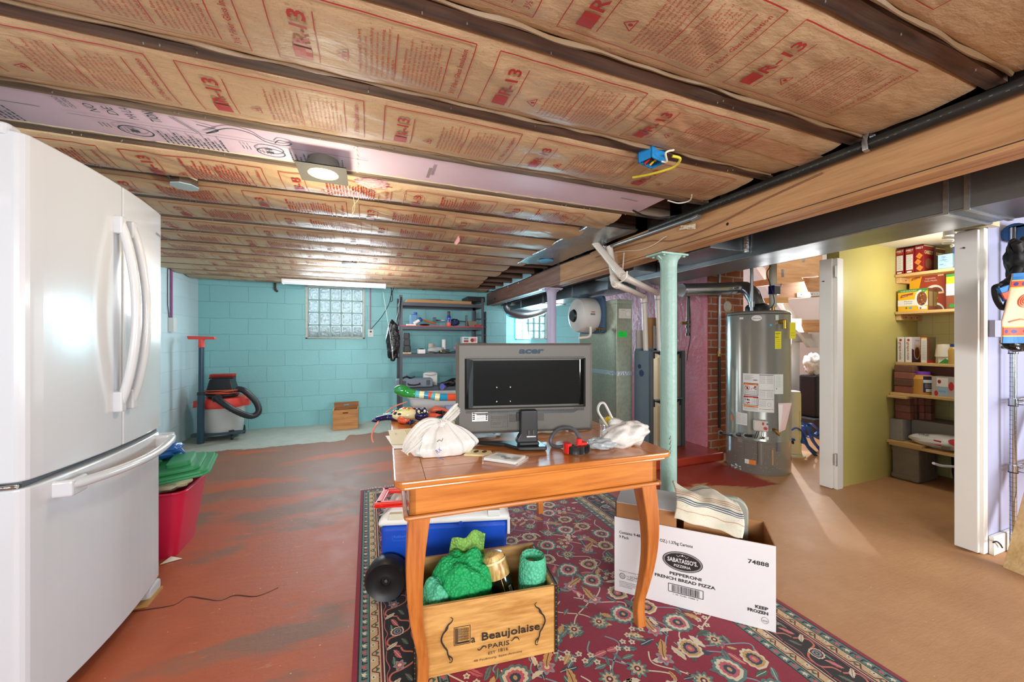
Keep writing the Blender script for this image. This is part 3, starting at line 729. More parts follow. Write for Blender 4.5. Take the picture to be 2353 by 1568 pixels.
# blue electrical box with yellow cable
t = thing('junction_box', 'open blue plastic electrical box with loose wires and yellow cable in the ceiling', 'electrical box', (1.1, 1.3, 1.93))
c = at(1505, 352, z=1.99); BL = mat('blue_plastic', '2387c8', .4); m = M(Tr(c.x, c.y+.02, 1.955) @ Rz(.25))
s = .048
m.box((-s, -s*.7, 0), (-s+.005, s*.7, .055), BL).box((s-.005, -s*.7, 0), (s, s*.7, .055), BL).box((-s, -s*.7, 0), (s, -s*.7+.005, .055), BL).box((-s, s*.7-.005, 0), (s, s*.7, .055), BL).box((-s, -s*.7, .05), (s, s*.7, .055), BL)
m.build('box', t)
for cc, dx in (('c02020', -.008), ('d8b020', .02), ('202020', .0)):
    m = M(Tr(c.x, c.y+.02, 1.955)); m.tube(smoothp([(dx, 0, .05), (dx+.01, .01, .02), (dx-.01, -.01, .012), (dx-.02, .01, -.004)], 4), .0045, mat('wire_'+cc, cc, .4), 8); m.build('wire', t)
m = M(); m.tube(smoothp([at(u, v, z=z) for u, v, z in ((1545, 360, 1.97), (1563, 366, 1.965), (1548, 385, 1.96), (1500, 400, 1.965), (1454, 409, 1.975))], 6), .0055, mat('yellow_cable', 'e0cf3a', .45), 8); m.build('cable', t, label='yellow cable')
m = M(); m.tube(smoothp([at(u, v, z=z) for u, v, z in ((1520, 372, 1.955), (1532, 372, 1.95), (1530, 352, 1.965), (1548, 346, 1.98))], 6), .004, mat('cream_cable', 'e8dfc4', .45), 8); m.build('cable', t, label='cream cable')

# ceiling lamp: square plate, bare bulb seen through the opening
DZL = -.035
t = thing('ceiling_lamp', 'lit round ceiling lamp on a square metal plate under the joists', 'lamp', (-.185, 1.88, 1.94))
_l = at(743, 402, z=1.94); lx, ly = _l.x, _l.y; PL = mat('lamp_plate', '55524a', .7, 0)
m = M(); n = 32
ins = [(lx+.062*math.cos(2*PI*k/n), ly+.062*math.sin(2*PI*k/n)) for k in range(n)]
outp = []
for k in range(n):
    a = 2*PI*k/n; c, s = math.cos(a), math.sin(a); e = .098/max(abs(c), abs(s)); outp.append((lx+c*e, ly+s*e))
m.add([(x, y, 1.975+DZL) for x, y in ins]+[(x, y, 1.975+DZL) for x, y in outp], [(k, (k+1) % n, n+(k+1) % n, n+k) for k in range(n)], PL)
m.add([(x, y, 1.979+DZL) for x, y in ins]+[(x, y, 1.979+DZL) for x, y in outp], [(k, n+k, n+(k+1) % n, (k+1) % n) for k in range(n)], PL)
m.build('mounting_plate', t)
m = M(); m.lathe([(.062, 1.975), (.066, 2.02), (.06, 2.05), (.0, 2.055)], PL, (lx, ly, DZL)); m.build('reflector_can', t)
BULB = mat('lit_bulb', 'ffe9b0', .5, emit=14, var=.01)
m = M(); m.lathe([(.001, 1.968), (.03, 1.97), (.05, 1.976), (.055, 1.985), (.052, 1.995), (.001, 2.0)], BULB, (lx, ly, DZL)); m.build('bulb', t)
light('bulb_light', 'POINT', (lx, ly+.05, 1.66), 4, (1, .88, .66), .05)
# torn paper and plastic strap dangling beside the lamp
t = thing('hanging_strap', 'twisted clear plastic strap dangling from the ceiling beside the lamp', 'strap', at(815, 420, z=1.97))
CLP = mat('clear_strap', 'fff4d2', .25, trans=.35, var=.02)
P = [at(u, v, y=2.06) for u, v in ((806, 408), (809, 440), (815, 470), (814, 485), (806, 500))]
for off, q in ((0, P), (.03, [at(u, v, y=2.07) for u, v in ((829, 412), (828, 442), (823, 460), (812, 475), (810, 500))])):
    m = M(); m.tube(smoothp(q, 5), .006, CLP, 8, flat=.25); m.build('strip', t)
m = M(); c = at(840, 425, z=1.975)
m.grid(lambda a, b: Vector((c.x-.02+.2*a, c.y-.0+.06*b*(1-a*.8), 1.985-.025*math.sin(PI*a)*b+.012*noise.noise(Vector((a*6, b*4, 1))))), 20, 8, KR); m.build('torn_paper', label='torn flap of kraft paper hanging right of the lit lamp', cat='paper', solid=.001)
m = M(); m.ell((c.x+.03, c.y+.0, 1.985), (.075, .03, .022), FG, nz=.3, ns=9)
m.build('fiberglass_tuft', label='pink fibreglass tuft exposed right of the lit lamp', cat='insulation', kind='stuff')
m = M(); p = at(1055, 545, z=1.985); m.tube([p+Vector((0, 0, .01)), p+Vector((-.01, 0, -.03)), p+Vector((-.03, 0, -.06))], [.004, .016, .012], FG, 8)
m.build('fiberglass_tuft', label='small pink fibreglass tuft dangling in the middle of the ceiling', cat='insulation', kind='stuff')

# other ceiling boxes
t = thing('junction_box', 'brown ceiling box with a pale octagonal cover plate above the refrigerator', 'electrical box', at(425, 428, z=1.97))
c = at(424, 430, z=1.96); BR = mat('brown_box', '5a4a3c', .6)
m = M(); m.lathe([(.055, 0), (.055, .05), (0, .05)], BR, (c.x, c.y, 1.962), n=8); m.build('box', t)
m = M(); m.lathe([(0, -.004), (.058, -.004), (.058, 0), (0, 0)], mat('pale_plate', 'a8c0c6', .5, bump=.4), (c.x, c.y, 1.962), n=8); m.build('cover_plate', t)
m = M(); m.beam(at(383, 402, z=2.0), at(408, 425, z=1.975), .012, .003, mat('slotted_metal', '6f767a', .4, .8)); m.build('hanger_bar', t)
m = M(); m.tube(smoothp([c+Vector((.0, -.02, .05)), c+Vector((-.02, -.06, .04)), c+Vector((.03, -.08, .03)), c+Vector((.06, -.03, .03))], 5), .005, mat('cream_cable'), 8); m.build('cable', t, label='cream cable')
for (u, v, lab, hx) in ((803, 607, 'flat silver-white round ceiling fixture above the strip light', 'c6d3d8'), (1255, 600, 'small blue ceiling box near the beam', '5aa0c4')):
    c = at(u, v, z=1.985); m = M(); m.lathe([(0, -.022), (.05, -.02), (.07, -.01), (.075, 0), (0, .004)], mat('cover_'+hx, hx, .4, bump=.3), (c.x, c.y, 1.985), n=10)
    m.build('ceiling_cover', label=lab, cat='fixture')

# fluorescent strip light, cord and pull string
t = thing('strip_light', 'long white strip light hanging in front of the glass block window', 'light', (-.38, 5.42, 1.93))
WHP = mat('white_plastic', 'eef0f0', .4, var=.02)
ya = 5.42; a, b2 = at(650, 646, y=ya), at(885, 656, y=ya)
m = M(); m.prism([(ya-.05, 1.955), (ya-.045, 1.93), (ya-.02, 1.918), (ya+.02, 1.918), (ya+.045, 1.93), (ya+.05, 1.955)], 'x', a.x+.01, b2.x-.01, mat('strip_diffuser', 'f4f6f6', .5, emit=.04, var=.01))
m.build('diffuser', t)
m = M(); m.box((a.x, ya-.055, 1.955), (b2.x, ya+.055, 1.975), WHP); m.build('housing', t, bevel=.004)
for x in (a.x, b2.x): m = M().box((x-.006, ya-.053, 1.915), (x+.008, ya+.053, 1.975), WHP).build('end_cap', t, bevel=.004)
BC = mat('black_cable')
m = M(); m.tube(smoothp([at(u, v, y=5.8) for u, v in ((886, 654), (898, 662), (902, 690), (896, 691), (905, 660), (900, 655), (897, 690), (880, 725), (852, 758))], 6), .005, BC, 7); m.build('power_cord', t)
m = M(); m.tube([at(880, 672, y=5.4), at(896, 770, y=5.2), at(903, 826, y=5.2)], .0025, mat('pull_string', 'd8efe8', .7), 6)
m.build('pull_string', label='thin pale pull string hanging left of the metal shelf', cat='string')

# conduits on the walls
def conduit(label, P, r, hx, box):
    t = thing('wall_conduit', label, 'conduit', P[0])
    M().tube(P, r, mat('conduit_'+hx, hx, .45), 10).build('pipe', t)
    bm_ = M().box(box[0], box[1], mat('outlet_plate', 'dfe6e4', .5)).build('outlet_box', t, bevel=.004)
    return t, bm_
p1 = at(393, 612, x=-2.06)
t, ob = conduit('magenta painted conduit with grey switch box on the pale left wall', [(-2.055, p1.y, 2.0), (-2.055, p1.y, 1.46)], .011, 'a0508a', ((-2.07, p1.y-.04, 1.30), (-2.02, p1.y+.035, 1.46)))
M().tube([(-2.062, p1.y-.07, 2.0), (-2.062, p1.y-.07, 1.6), (-2.062, p1.y-.04, 1.46)], .004, mat('dark_wire'), 6).build('cable', t)
p2 = at(851, 700, y=YB-.01)
t, ob = conduit('thin pink conduit with white outlet right of the glass block window', [(p2.x, YB-.008, 2.0), (p2.x, YB-.008, 1.37)], .008, 'c05a8a', ((p2.x-.035, YB-.012, 1.26), (p2.x+.045, YB, 1.375)))
m = M().cyl((p2.x+.005, YB-.03, 1.34), (p2.x+.005, YB-.01, 1.34), .014, BC, 10); m.box((p2.x-.005, YB-.014, 1.285), (p2.x+.0, YB-.011, 1.30), BC); m.build('plug', t)
p3 = at(632, 665, y=YB-.03)
m = M(); m.tube(smoothp([(p3.x, YB-.03, 2.0), (p3.x, YB-.03, 1.93), (p3.x+.01, YB-.02, 1.90), (p3.x+.02, YB, 1.89)], 4), .016, mat('rusty_pipe', '4a3f3c', .8), 10)
m.build('pipe_stub', label='short rusty pipe stub above the teal wall left of the window', cat='pipe')
# ---------------- refrigerator ----------------
FRW = mat('fridge_white', 'c8cbce', .22, var=.01, coat=.5); FRB = mat('fridge_body', 'cbcdcf', .4, var=.02, bump=.25, bs=120); GAS = mat('door_gasket', '9aa0a3', .6)
t = thing('refrigerator', 'white french door refrigerator with bottom freezer drawer at the left edge', 'refrigerator', (-1.35, 1.93, 0))
FY0, FY1, FM, FX = 1.545, 2.345, 1.955, -.945
M().box((-1.75, FY0-.01, .05), (-1.03, FY1, 1.79), FRB).build('body', t, bevel=.008)
def bow(y): u = (y-FY0)/(FY1-FY0)*2-1; return FX+.032*(1-u*u)
def door(name, y0, y1, z0, z1):
    m = M(); n = 14; pr = [(-1.012, y0), (-1.012, y1)]
    fr = []
    for k in range(n+1):
        y = y1+(y0-y1)*k/n; x = bow(y)
        if y < FY0+.03: x -= (1-math.sqrt(max(0, 1-((FY0+.03-y)/.03)**2)))*.03
        if y > FY1-.02: x -= (1-math.sqrt(max(0, 1-((y-FY1+.02)/.02)**2)))*.02
        fr.append((x, y))
    if y0 < FY0+.001:
        fr = [q for q in fr if q[1] > FY0+.03]+[(bow(FY0)+.004-.03*(1-math.cos(math.radians(a)))+0, FY0+.03-.03*math.sin(math.radians(a))) for a in (0, 20, 40, 60, 80, 90)]
    m.prism(pr+fr, 'z', z0, z1, FRW); o = m.build(name, t, bevel=.006, seg=3)
    return o
dl = door('door', FY0, FM-.003, .785, 1.815); dr = door('door', FM+.003, FY1, .785, 1.815)
dw = door('freezer_drawer', FY0, FY1, .075, .765)
M().box((-1.03, FY0+.003, .06), (-1.012, FY1-.01, 1.79), GAS).build('door_gasket', t)
M().box((-1.02, FY0+.02, .766), (-.96, FY1-.02, .784), mat('gap_shadow', '5d6164', .7)).build('divider', t)
m = M(); m.tube([(-1.02, FY0-.004, .775), (-.955, FY0-.004, .775)], .006, mat('chrome', 'c8ccd0', .15, 1), 8)
m.build('center_hinge', t, label='chrome middle hinge')
m = M(); m.box((-1.35, FY0-.005, 1.79), (-1.03, FY0+.09, 1.83), FRW); m.prism(rrect(-1.04, FY0-.006, -.975, FY0+.05, .015), 'z', 1.80, 1.835, FRW); m.build('hinge_cover', t, bevel=.006)
def bar_handle(y, door_o, side):
    m = M(); P = []; n = 18
    for k in range(n+1):
        a = k/n; z = 1.66-.70*a; P.append((FX+.045+.048*math.sin(PI*a)**.8, y, z))
    m.tube(P, .017, FRW, 14, flat=.9); h = m.build('handle', door_o)
    for z in (1.665, .955):
        m = M(); m.prism(rrect(y-.02, z-.05 if z > 1.2 else z-.03, y+.012, z+.02 if z > 1.2 else z+.05, .008), 'x', FX+.02, FX+.058, FRW)
        m.build('handle_mount', door_o, bevel=.005)
bar_handle(FM-.04, dl, -1); bar_handle(FM+.035, dr, 1)
m = M(); P = []
for k in range(21):
    a = k/20; P.append((FX+.045+.055*math.sin(PI*a)**.7, FY0+.10+a*(FY1-FY0-.13), .735-.012*math.sin(PI*a)))
m.tube(P, .018, FRW, 14, flat=.9); m.build('handle', dw)
for y in (FY0+.13, FY1-.05):
    m = M(); m.prism(rrect(y-.045, .70, y+.03, .755, .01), 'x', FX+.0, FX+.06, FRW); m.build('handle_mount', dw, bevel=.006)
m = M(); D = Dec(m, lambda a, b, e: Vector((bow(FY1-.095+a)+.0012+e, FY1-.095+a, 1.70+b))); D.text('SAMSUNG', 0, 0, .018, mat('badge_grey', '55595c', .4), .06, bold=.02); m.build('badge', dr)
m = M(); m.prism(rrect(FY1-.13, .0, FY1-.02, .055, .02), 'x', FX-.04, FX+.005, FRW); m.build('leveling_foot', t, bevel=.01)
M().box((-1.7, FY0+.02, .0), (FX-.08, FY1-.13, .06), mat('black_kick', '1c2226', .6)).build('kick_plate', t)
M().box((FX-.1, FY1-.17, .0), (FX+.015, FY1-.03, .012), mat('cardboard_scrap', 'b98a4a', .8)).build('cardboard_scrap', label='scrap of cardboard under the refrigerator foot', cat='cardboard')
m = M(); p = at(395, 1290, z=.0); m.add([(p.x-.04, p.y-.03, .003), (p.x+.045, p.y-.0, .003), (p.x-.02, p.y+.04, .006)], [(0, 1, 2)], WT); m.build('paper_scrap', label='small white paper scrap on the red floor by the bin', cat='paper', solid=.002)

# red bin with green lid
t = thing('storage_bin', 'crimson plastic bin standing on the red floor behind the refrigerator', 'bin', (-1.25, 2.85, 0))
RB = mat('crimson_plastic', 'd01f45', .35, var=.03)
m = M(); lo = rrect(-1.48, 2.62, -1.0, 2.90, .04); hi = rrect(-1.53, 2.59, -.955, 2.96, .05); n = len(lo)
m.add([(x, y, 0) for x, y in lo]+[(x, y, .36) for x, y in hi]+[(x*.998-.002, y, .36) for x, y in rrect(-1.52, 2.60, -.965, 2.95, .045)]+[(x, y, .02) for x, y in rrect(-1.47, 2.63, -1.01, 2.89, .035)],
  [tuple(range(n-1, -1, -1)), tuple(range(3*n, 4*n))]+[(r*n+k, r*n+(k+1) % n, (r+1)*n+(k+1) % n, (r+1)*n+k) for r in range(3) for k in range(n)], RB, True)
m.build('tub', t)
m = M(); m.tube([(x, y, .36) for x, y in hi+[hi[0]]], .008, RB, 8, caps=False); m.build('rim', t)
GL = mat('green_lid', '3f9a63', .35, var=.08)
m = M(Tr(-1.2, 2.80, .435) @ Rz(.18) @ Matrix.Rotation(-.10, 4, 'Y') @ Matrix.Rotation(.05, 4, 'X'))
m.prism(rrect(-.3, -.19, .3, .19, .05), 'z', -.018, .0, GL); m.prism(rrect(-.31, -.2, .31, .2, .05), 'z', -.03, -.014, GL)
m.prism(rrect(-.26, -.15, .26, .15, .04), 'z', 0, .022, GL)
for x in (-.16, .0, .16): m.prism(rrect(x-.055, -.1, x+.055, .1, .02), 'z', .02, .05, GL)
m.build('bin_lid', bevel=.006, label='green plastic tote lid lying crooked on the crimson bin', cat='lid')
m = M(); m.ell((-1.16, 2.78, .37), (.17, .13, .045), mat('cream_cloth', 'e3dcb4', .9, bump=.5), nz=.2, ns=8); m.build('cloth', label='cream patterned cloth stuffed in the crimson bin under the lid', cat='cloth')
m = M(); m.ell((-1.22, 2.95, .525), (.13, .12, .055), mat('blue_bag', '2a6fc8', .25, bump=.5, bs=30), nz=.2, ns=6)
m.tube([(-1.14, 2.92, .52), (-1.08, 2.9, .53), (-1.06, 2.91, .50)], [.03, .012, .004], mat('blue_bag'), 8); m.build('plastic_bag', label='crumpled blue plastic bag on top of the green lid', cat='bag')

# ---------------- wet and dry vacuum ----------------
vc = at(517, 993, z=0); vx, vy = -1.69, 5.68
t = thing('shop_vacuum', 'grey and red wet-dry vacuum with black hose by the teal wall', 'vacuum', (vx, vy, 0))
GR = mat('vac_grey', 'c3c6c4', .4, var=.05); RV = mat('vac_red', 'e0483e', .35); BV = mat('vac_black', '20262b', .4)
M().lathe([(0, .06), (.20, .06), (.205, .08), (.235, .40), (0, .40)], GR, (vx, vy, 0), n=40).build('drum', t)
M().lathe([(0, .40), (.243, .39), (.25, .41), (.25, .44), (.235, .50), (0, .505)], RV, (vx, vy, 0), n=40).build('lid', t)
for lx0, lx1 in ((.23, .28), (-.29, -.23)):
    m = M(); m.prism([(vy-.05, .39), (vy+.05, .39), (vy+.03, .47), (vy-.03, .47)], 'x', vx+lx0, vx+lx1, RV); m.build('latch', t)
M().lathe([(.15, .505), (.17, .53), (.15, .56), (0, .57)], BV, (vx, vy, 0), n=24).build('cord_wrap', t)
m = M(); m.prism([(vx-.16, .54), (vx+.15, .54), (vx+.11, .70), (vx+.11, .735), (vx-.11, .735), (vx-.12, .70)], 'y', vy-.1, vy+.1, BV); m.build('motor_head', t, bevel=.012)
m = M(); OC = mat('orange_cord', 'e0603a', .5)
for k in range(5): m.tube([(vx+(.15+.014*k)*math.cos(a/12*PI*2), vy+(.13+.012*k)*math.sin(a/12*PI*2)-.01, .545+.01*math.sin(k*2+a*.7)+k*.012) for a in range(13)], .0055, OC, 6)
m.build('power_cord', t)
m = M(); hp = smoothp([at(u, v, y=y) for u, v, y in ((545, 895, 5.62), (562, 900, 5.6), (588, 925, 5.6), (594, 948, 5.55), (575, 958, 5.5), (540, 945, 5.42), (510, 926, 5.42), (496, 916, 5.46))], 9)
rr = [.034+.0025*(k % 2) for k in range(len(hp))]; m.tube(hp, rr, BV, 14)
m.build('hose', t)
m = M(); c = at(497, 918, y=5.44); m.tube([c, c+Vector((0, .06, .0))], .047, BV, 14); m.build('hose_port', t)
m = M()
for a in (-2.4, -.9, .7, 2.3):
    x, y = vx+.235*math.cos(a), vy+.235*math.sin(a); m2 = M(); m2.beam((vx+.15*math.cos(a), vy+.15*math.sin(a), .1), (x, y, .085), .05, .05, BV); m2.cyl((x-.012, y, .03), (x+.012, y, .03), .03, BV, 16); m2.tube([(x, y, .09), (x, y, .05)], .016, BV, 8); m2.build('caster', t, bevel=.003)
M().prism(rrect(vx-.26, vy-.22, vx+.26, vy-.12, .03), 'z', .07, .10, mat('vac_base', '3a4f5c', .5)).build('base_arm', t, bevel=.005)
t = thing('floor_brush', 'red-bristled black brush attachment resting on top of the vacuum', 'brush', (vx, vy, .735))
m = M().box((vx-.13, vy-.06, .736), (vx+.12, vy+.06, .748), BV).build('brush_head', t, bevel=.003)
m = M(); BRS = mat('red_bristle', 'b03a34', .7)
for i in range(22):
    for j in range(6): x, y = vx-.125+.0115*i, vy-.05+.02*j; m.tube([(x, y, .748), (x+.003, y, .79)], .0028, BRS, 4)
m.build('bristles', t, kind='stuff')
t = thing('vacuum_wand', 'dark blue vacuum wand with a red nozzle on top standing in the corner', 'vacuum wand', at(462, 1000, y=5.40))
c0, c1 = at(461, 1004, y=5.42), at(463, 798, y=5.42); c0.z = .0
WB = mat('wand_blue', '24485a', .3)
M().tube([c0, c0.lerp(c1, .52)], .034, WB, 20).build('tube', t); M().tube([c0.lerp(c1, .52), c1], .027, WB, 20).build('tube', t)
M().tube([c0.lerp(c1, .50), c0.lerp(c1, .53)], .038, BV, 20).build('collar', t)
m = M(); m.tube([c1-Vector((0, 0, .01)), c1+Vector((0, 0, .07)), c1+Vector((0, 0, .09))], [.033, .028, .03], RV, 16)
m.prism([(c1.x-.12, c1.z+.085), (c1.x+.14, c1.z+.085), (c1.x+.13, c1.z+.115), (c1.x+.04, c1.z+.12), (c1.x-.13, c1.z+.125)], 'y', c1.y-.03, c1.y+.03, RV); m.build('nozzle', t, bevel=.006)

# wooden box against the teal wall
PINE = wood('honey_pine', 'c98d4f', '9a6232', 'x', .5); PINED = wood('honey_pine_dark', 'a86e38', '7d4e24', 'x', .5)
def slot_panel(m, x0, x1, y0, y1, z0, z1, mt, hz, sw=.07, sh=.02):
    cx = (x0+x1)/2
    sl = [(cx+a, hz+b_) for a, b_ in rrect(-sw/2, -sh/2, sw/2, sh/2, sh/2-.001, 3)]; n = len(sl)
    outr = []
    for (a, b_) in sl:
        dx, dz = a-cx, b_-hz; k = 1e9
        if dx > 0: k = min(k, (x1-cx)/dx)
        if dx < 0: k = min(k, (x0-cx)/dx)
        if dz > 0: k = min(k, (z1-hz)/dz)
        if dz < 0: k = min(k, (z0-hz)/dz)
        outr.append((cx+dx*k, hz+dz*k))
    # corners are added by clamping to the rectangle: split in four strips around the slot instead
    m.box((x0, y0, z0), (x1, y1, hz-sh/2), mt); m.box((x0, y0, hz+sh/2), (x1, y1, z1), mt)
    m.box((x0, y0, hz-sh/2), (cx-sw/2, y1, hz+sh/2), mt); m.box((cx+sw/2, y0, hz-sh/2), (x1, y1, hz+sh/2), mt)
f0, f1 = at(763, 988, z=0), at(821, 985, z=0); fx0, fy, fx1 = f0.x+.01, 5.60, f1.x+.01
t = thing('wooden_box', 'small honey-coloured wooden box with slot handles against the teal wall', 'wooden box', ((fx0+fx1)/2, 5.75, 0))
m = M(); slot_panel(m, fx0, fx1, fy, fy+.015, .0, .262, PINE, .22); m.build('front_panel', t)
m = M(); slot_panel(m, fx0, fx1, fy+.27, fy+.285, .0, .33, PINED, .29); m.build('back_panel', t)
for x in (fx0, fx1-.012): M().box((x, fy+.015, 0), (x+.012, fy+.27, .262), PINE).build('side_panel', t)
M().box((fx0+.012, fy+.015, 0), (fx1-.012, fy+.27, .012), PINE).build('bottom_panel', t)

# ---------------- metal shelf unit with its load ----------------
GM = mat('shelf_steel', '4a5058', .45, .3); RS = mat('red_mat', 'd83a32', .6, bump=.3, bs=80)
SX0, SX1, SY0, SY1 = .40, 1.60, 5.36, 5.86
t = thing('metal_shelf', 'dark grey metal shelving unit with five shelves against the teal wall', 'shelf', ((SX0+SX1)/2, 5.6, 0))
for x in (SX0, SX1):
    for y in (SY0, SY1):
        m = M(); sx = 1 if x == SX0 else -1; sy = 1 if y == SY0 else -1
        m.box((min(x, x+sx*.004), min(y, y+sy*.04), 0), (max(x, x+sx*.004), max(y, y+sy*.04), 1.83), GM)
        m.box((min(x, x+sx*.04), min(y, y+sy*.004), 0), (max(x, x+sx*.04), max(y, y+sy*.004), 1.83), GM)
        m.build('post', t)
SZ = [1.735, 1.405, 1.02, .545, .12]
for k, z in enumerate(SZ):
    m = M(); m.box((SX0+.004, SY0+.004, z-.012), (SX1-.004, SY1-.004, z), GM)
    m.box((SX0+.004, SY0-.002, z-.045), (SX1-.004, SY0+.004, z), GM); m.box((SX0+.004, SY1-.004, z-.045), (SX1-.004, SY1, z), GM)
    m.box((SX0+.004, SY0-.006, z-.03), (SX1-.004, SY0-.002, z-.018), GM)
    for x in (SX0, SX1-.004): m.box((x, SY0, z-.045), (x+.004, SY1, z), GM)
    m.build('shelf_board', t)
M().box((SX0+.01, SY0-.004, 1.405), (SX1-.01, SY1-.02, 1.414), RS).build('shelf_liner', label='red perforated liner lying on the second shelf', cat='liner')
def sp(u, y=5.5): return at(u, 785, y=y).x
def item(name, label, cat, m, **kw): return m.build(name, label=label, cat=cat, **kw)
G2 = mat('mid_grey_plastic', '7f8c99', .45); BLP = mat('blue_item', '2457b8', .4); ORG = mat('orange_item', 'd9702e', .5); CRD = mat('cardboard', 'b5895c', .8, bump=.2)
BAGC = mat('clear_plastic', 'e4ebee', .18, trans=.55, var=.03, bump=.5, bs=45, bd=.01); WHT = mat('white_item', 'ecebe6', .5, var=.03); BKP = mat('black_item', '17181b', .4)
z = 1.737
m = M().box((.50, SY0+.03, z), (1.42, 5.8, z+.045), CRD); item('flat_carton', 'long flat plastic-wrapped carton on the top shelf', 'carton', m, bevel=.004)
m = M(); m.ell((.95, 5.6, z+.058), (.28, .16, .012), BAGC, nz=.3); item('plastic_wrap', 'loose clear plastic sheet on the flat carton atop the shelf', 'plastic', m)
m = M().box((1.38, 5.5, z+.05), (1.66, 5.84, z+.13), BKP); item('black_case', 'black flat device case on the right end of the top shelf', 'case', m, bevel=.01)
z = 1.416
m = M(); m.prism(rrect(.545, 5.45, .645, 5.53, .02), 'z', z, z+.16, mat('clear_blue', '7fb4e0', .2, trans=.5)); m.cyl((.62, 5.47, z+.16), (.62, 5.47, z+.19), .03, BLP)
item('plastic_bottle', 'clear plastic jug with blue label lying left on the red-lined shelf', 'bottle', m, bevel=.006)
m = M(); m.tube([(.60, 5.45, z+.03), (.68, 5.43, z+.08)], .024, WHT, 14); m.tube([(.68, 5.43, z+.08), (.70, 5.42, z+.095)], .03, BLP, 14); item('plastic_bottle', 'small white bottle with blue cap leaning on the red-lined shelf', 'bottle', m)
m = M().box((.50, 5.42, z), (.63, 5.52, z+.02), WHT); item('paper_pad', 'white paper pad under the bottles on the red-lined shelf', 'pad', m, bevel=.003)
m = M(); m.tube([(.70, 5.46, z+.10), (.80, 5.46, z+.06), (.92, 5.46, z+.03)], [.01, .03, .012], ORG, 8, flat=.5); item('orange_tool', 'orange wedge-shaped tool on the red-lined shelf', 'tool', m)
m = M(); m.ell((.745, 5.42, z+.014), (.07, .04, .014), BKP); item('black_tool', 'flat black oval sander on the red-lined shelf', 'tool', m)
t2 = thing('spray_can', 'blue spray can with orange base and black cap on the red-lined shelf', 'can', (1.09, 5.42, z))
M().lathe([(0, 0), (.028, 0), (.03, .01), (.03, .05)], mat('can_orange', 'e05a34', .35), (1.09, 5.42, z)).build('can_base', t2)
M().lathe([(.03, .05), (.03, .14), (.02, .155)], mat('can_blue', '2343a0', .35), (1.09, 5.42, z)).build('can_body', t2)
M().lathe([(.024, .15), (.024, .205), (.018, .212), (0, .212)], BKP, (1.09, 5.42, z)).build('cap', t2)
m = M(); D = Dec(m, lambda a, b, e: Vector((1.09+(.0305+e)*math.sin(a/.03), 5.42-(.0305+e)*math.cos(a/.03), z+b)))
D.text('WD-40', -.016, .10, .02, mat('yellow_label', 'e8c63a', .5), .03, bold=.03); D.rect(-.02, .06, .02, .085, mat('white_item')); m.build('can_label', t2)
t2 = thing('bar_clamp', 'steel bar clamp with dark jaws lying on the red-lined shelf', 'clamp', (1.2, 5.52, z))
M().tube([(.9, 5.56, z+.09), (1.40, 5.52, z+.075)], .008, mat('chrome'), 8).build('bar', t2)
M().box((.885, 5.53, z+.04), (.925, 5.58, z+.13), GM).build('jaw', t2, bevel=.004); M().box((1.36, 5.49, z), (1.385, 5.54, z+.17), mat('cast_iron', '6b6a66', .5, .6)).build('jaw', t2, bevel=.004)
m = M(); m.ell((1.19, 5.5, z+.06), (.07, .05, .05), mat('navy_item', '22335c', .4), nz=.3); item('power_drill', 'navy and black power tool behind the spray can', 'tool', m)
m = M(); m.prism([(1.40, z), (1.50, z), (1.52, z+.08), (1.38, z+.08)], 'y', 5.45, 5.56, mat('taupe_cup', '8a7a68', .6)); item('cup', 'taupe tapered tub on the right of the red-lined shelf', 'tub', m, bevel=.004)
m = M().box((1.48, 5.38, z), (1.57, 5.44, z+.025), mat('red_box', 'c93038', .5)); item('small_box', 'small red box at the right end of the red-lined shelf', 'box', m, bevel=.003)
z = 1.022
m = M()
for k in range(3): m.prism(rrect(.455, 5.42, .555-.006*k, 5.52, .02), 'z', z+.025+.09*k, z+.025+.088*(k+1), BKP)
item('black_case', 'tall ribbed black tool case standing left on the third shelf', 'case', m, bevel=.006)
m = M().box((.455, 5.40, z), (.56, 5.5, z+.02), mat('tan_box', 'd8b98a', .7)); D = Dec(m, on_plane((.47, 5.4, z), (1, 0, 0), (0, 0, 1))); D.text('BRIX', .015, .005, .012, BLK, .03); item('small_box', 'thin tan box under the tall black case', 'box', m)
m = M().box((.655, 5.42, z), (.755, 5.5, z+.06), WHT); m.ell((.71, 5.47, z+.06), (.04, .03, .012), BKP); item('small_box', 'small white box with a black dial on the third shelf', 'box', m, bevel=.003)
m = M(); m.tube([(.86, 5.56, z), (.86, 5.56, z+.14)], [.045, .04], mat('tape_core', 'b7a890', .6), 18); item('tape_roll', 'beige tape roll standing behind a plastic bag on the third shelf', 'tape', m)
m = M(); m.ell((.92, 5.5, z+.05), (.12, .07, .05), BAGC, nz=.2, ns=6); item('plastic_bag', 'clear plastic bag of parts in the middle of the third shelf', 'bag', m)
m = M().cyl((1.05, 5.6, z), (1.05, 5.6, z+.2), .028, WHT); item('glue_tube', 'white upright glue tube on the third shelf', 'tube', m)
m = M(Tr(1.05, 5.44, z) @ Rz(-.1)); m.box((-.06, -.03, 0), (.05, .03, .055), BKP); m.box((-.10, -.02, 0), (-.06, .02, .04), BKP); m.cyl((-.07, -.02, .03), (-.07, -.035, .03), .012, mat('yellow_label')); item('power_adapter', 'black adapter block with yellow dot on the third shelf', 'adapter', m, bevel=.005)
m = M()
m.tube(smoothp([(.8+.05*k, 5.42+.02*math.sin(k*2), z+.012+.01*(k % 2)) for k in range(9)], 4), .006, BKP, 6); item('tool_cable', 'tangled thin black cable along the third shelf', 'cable', m)
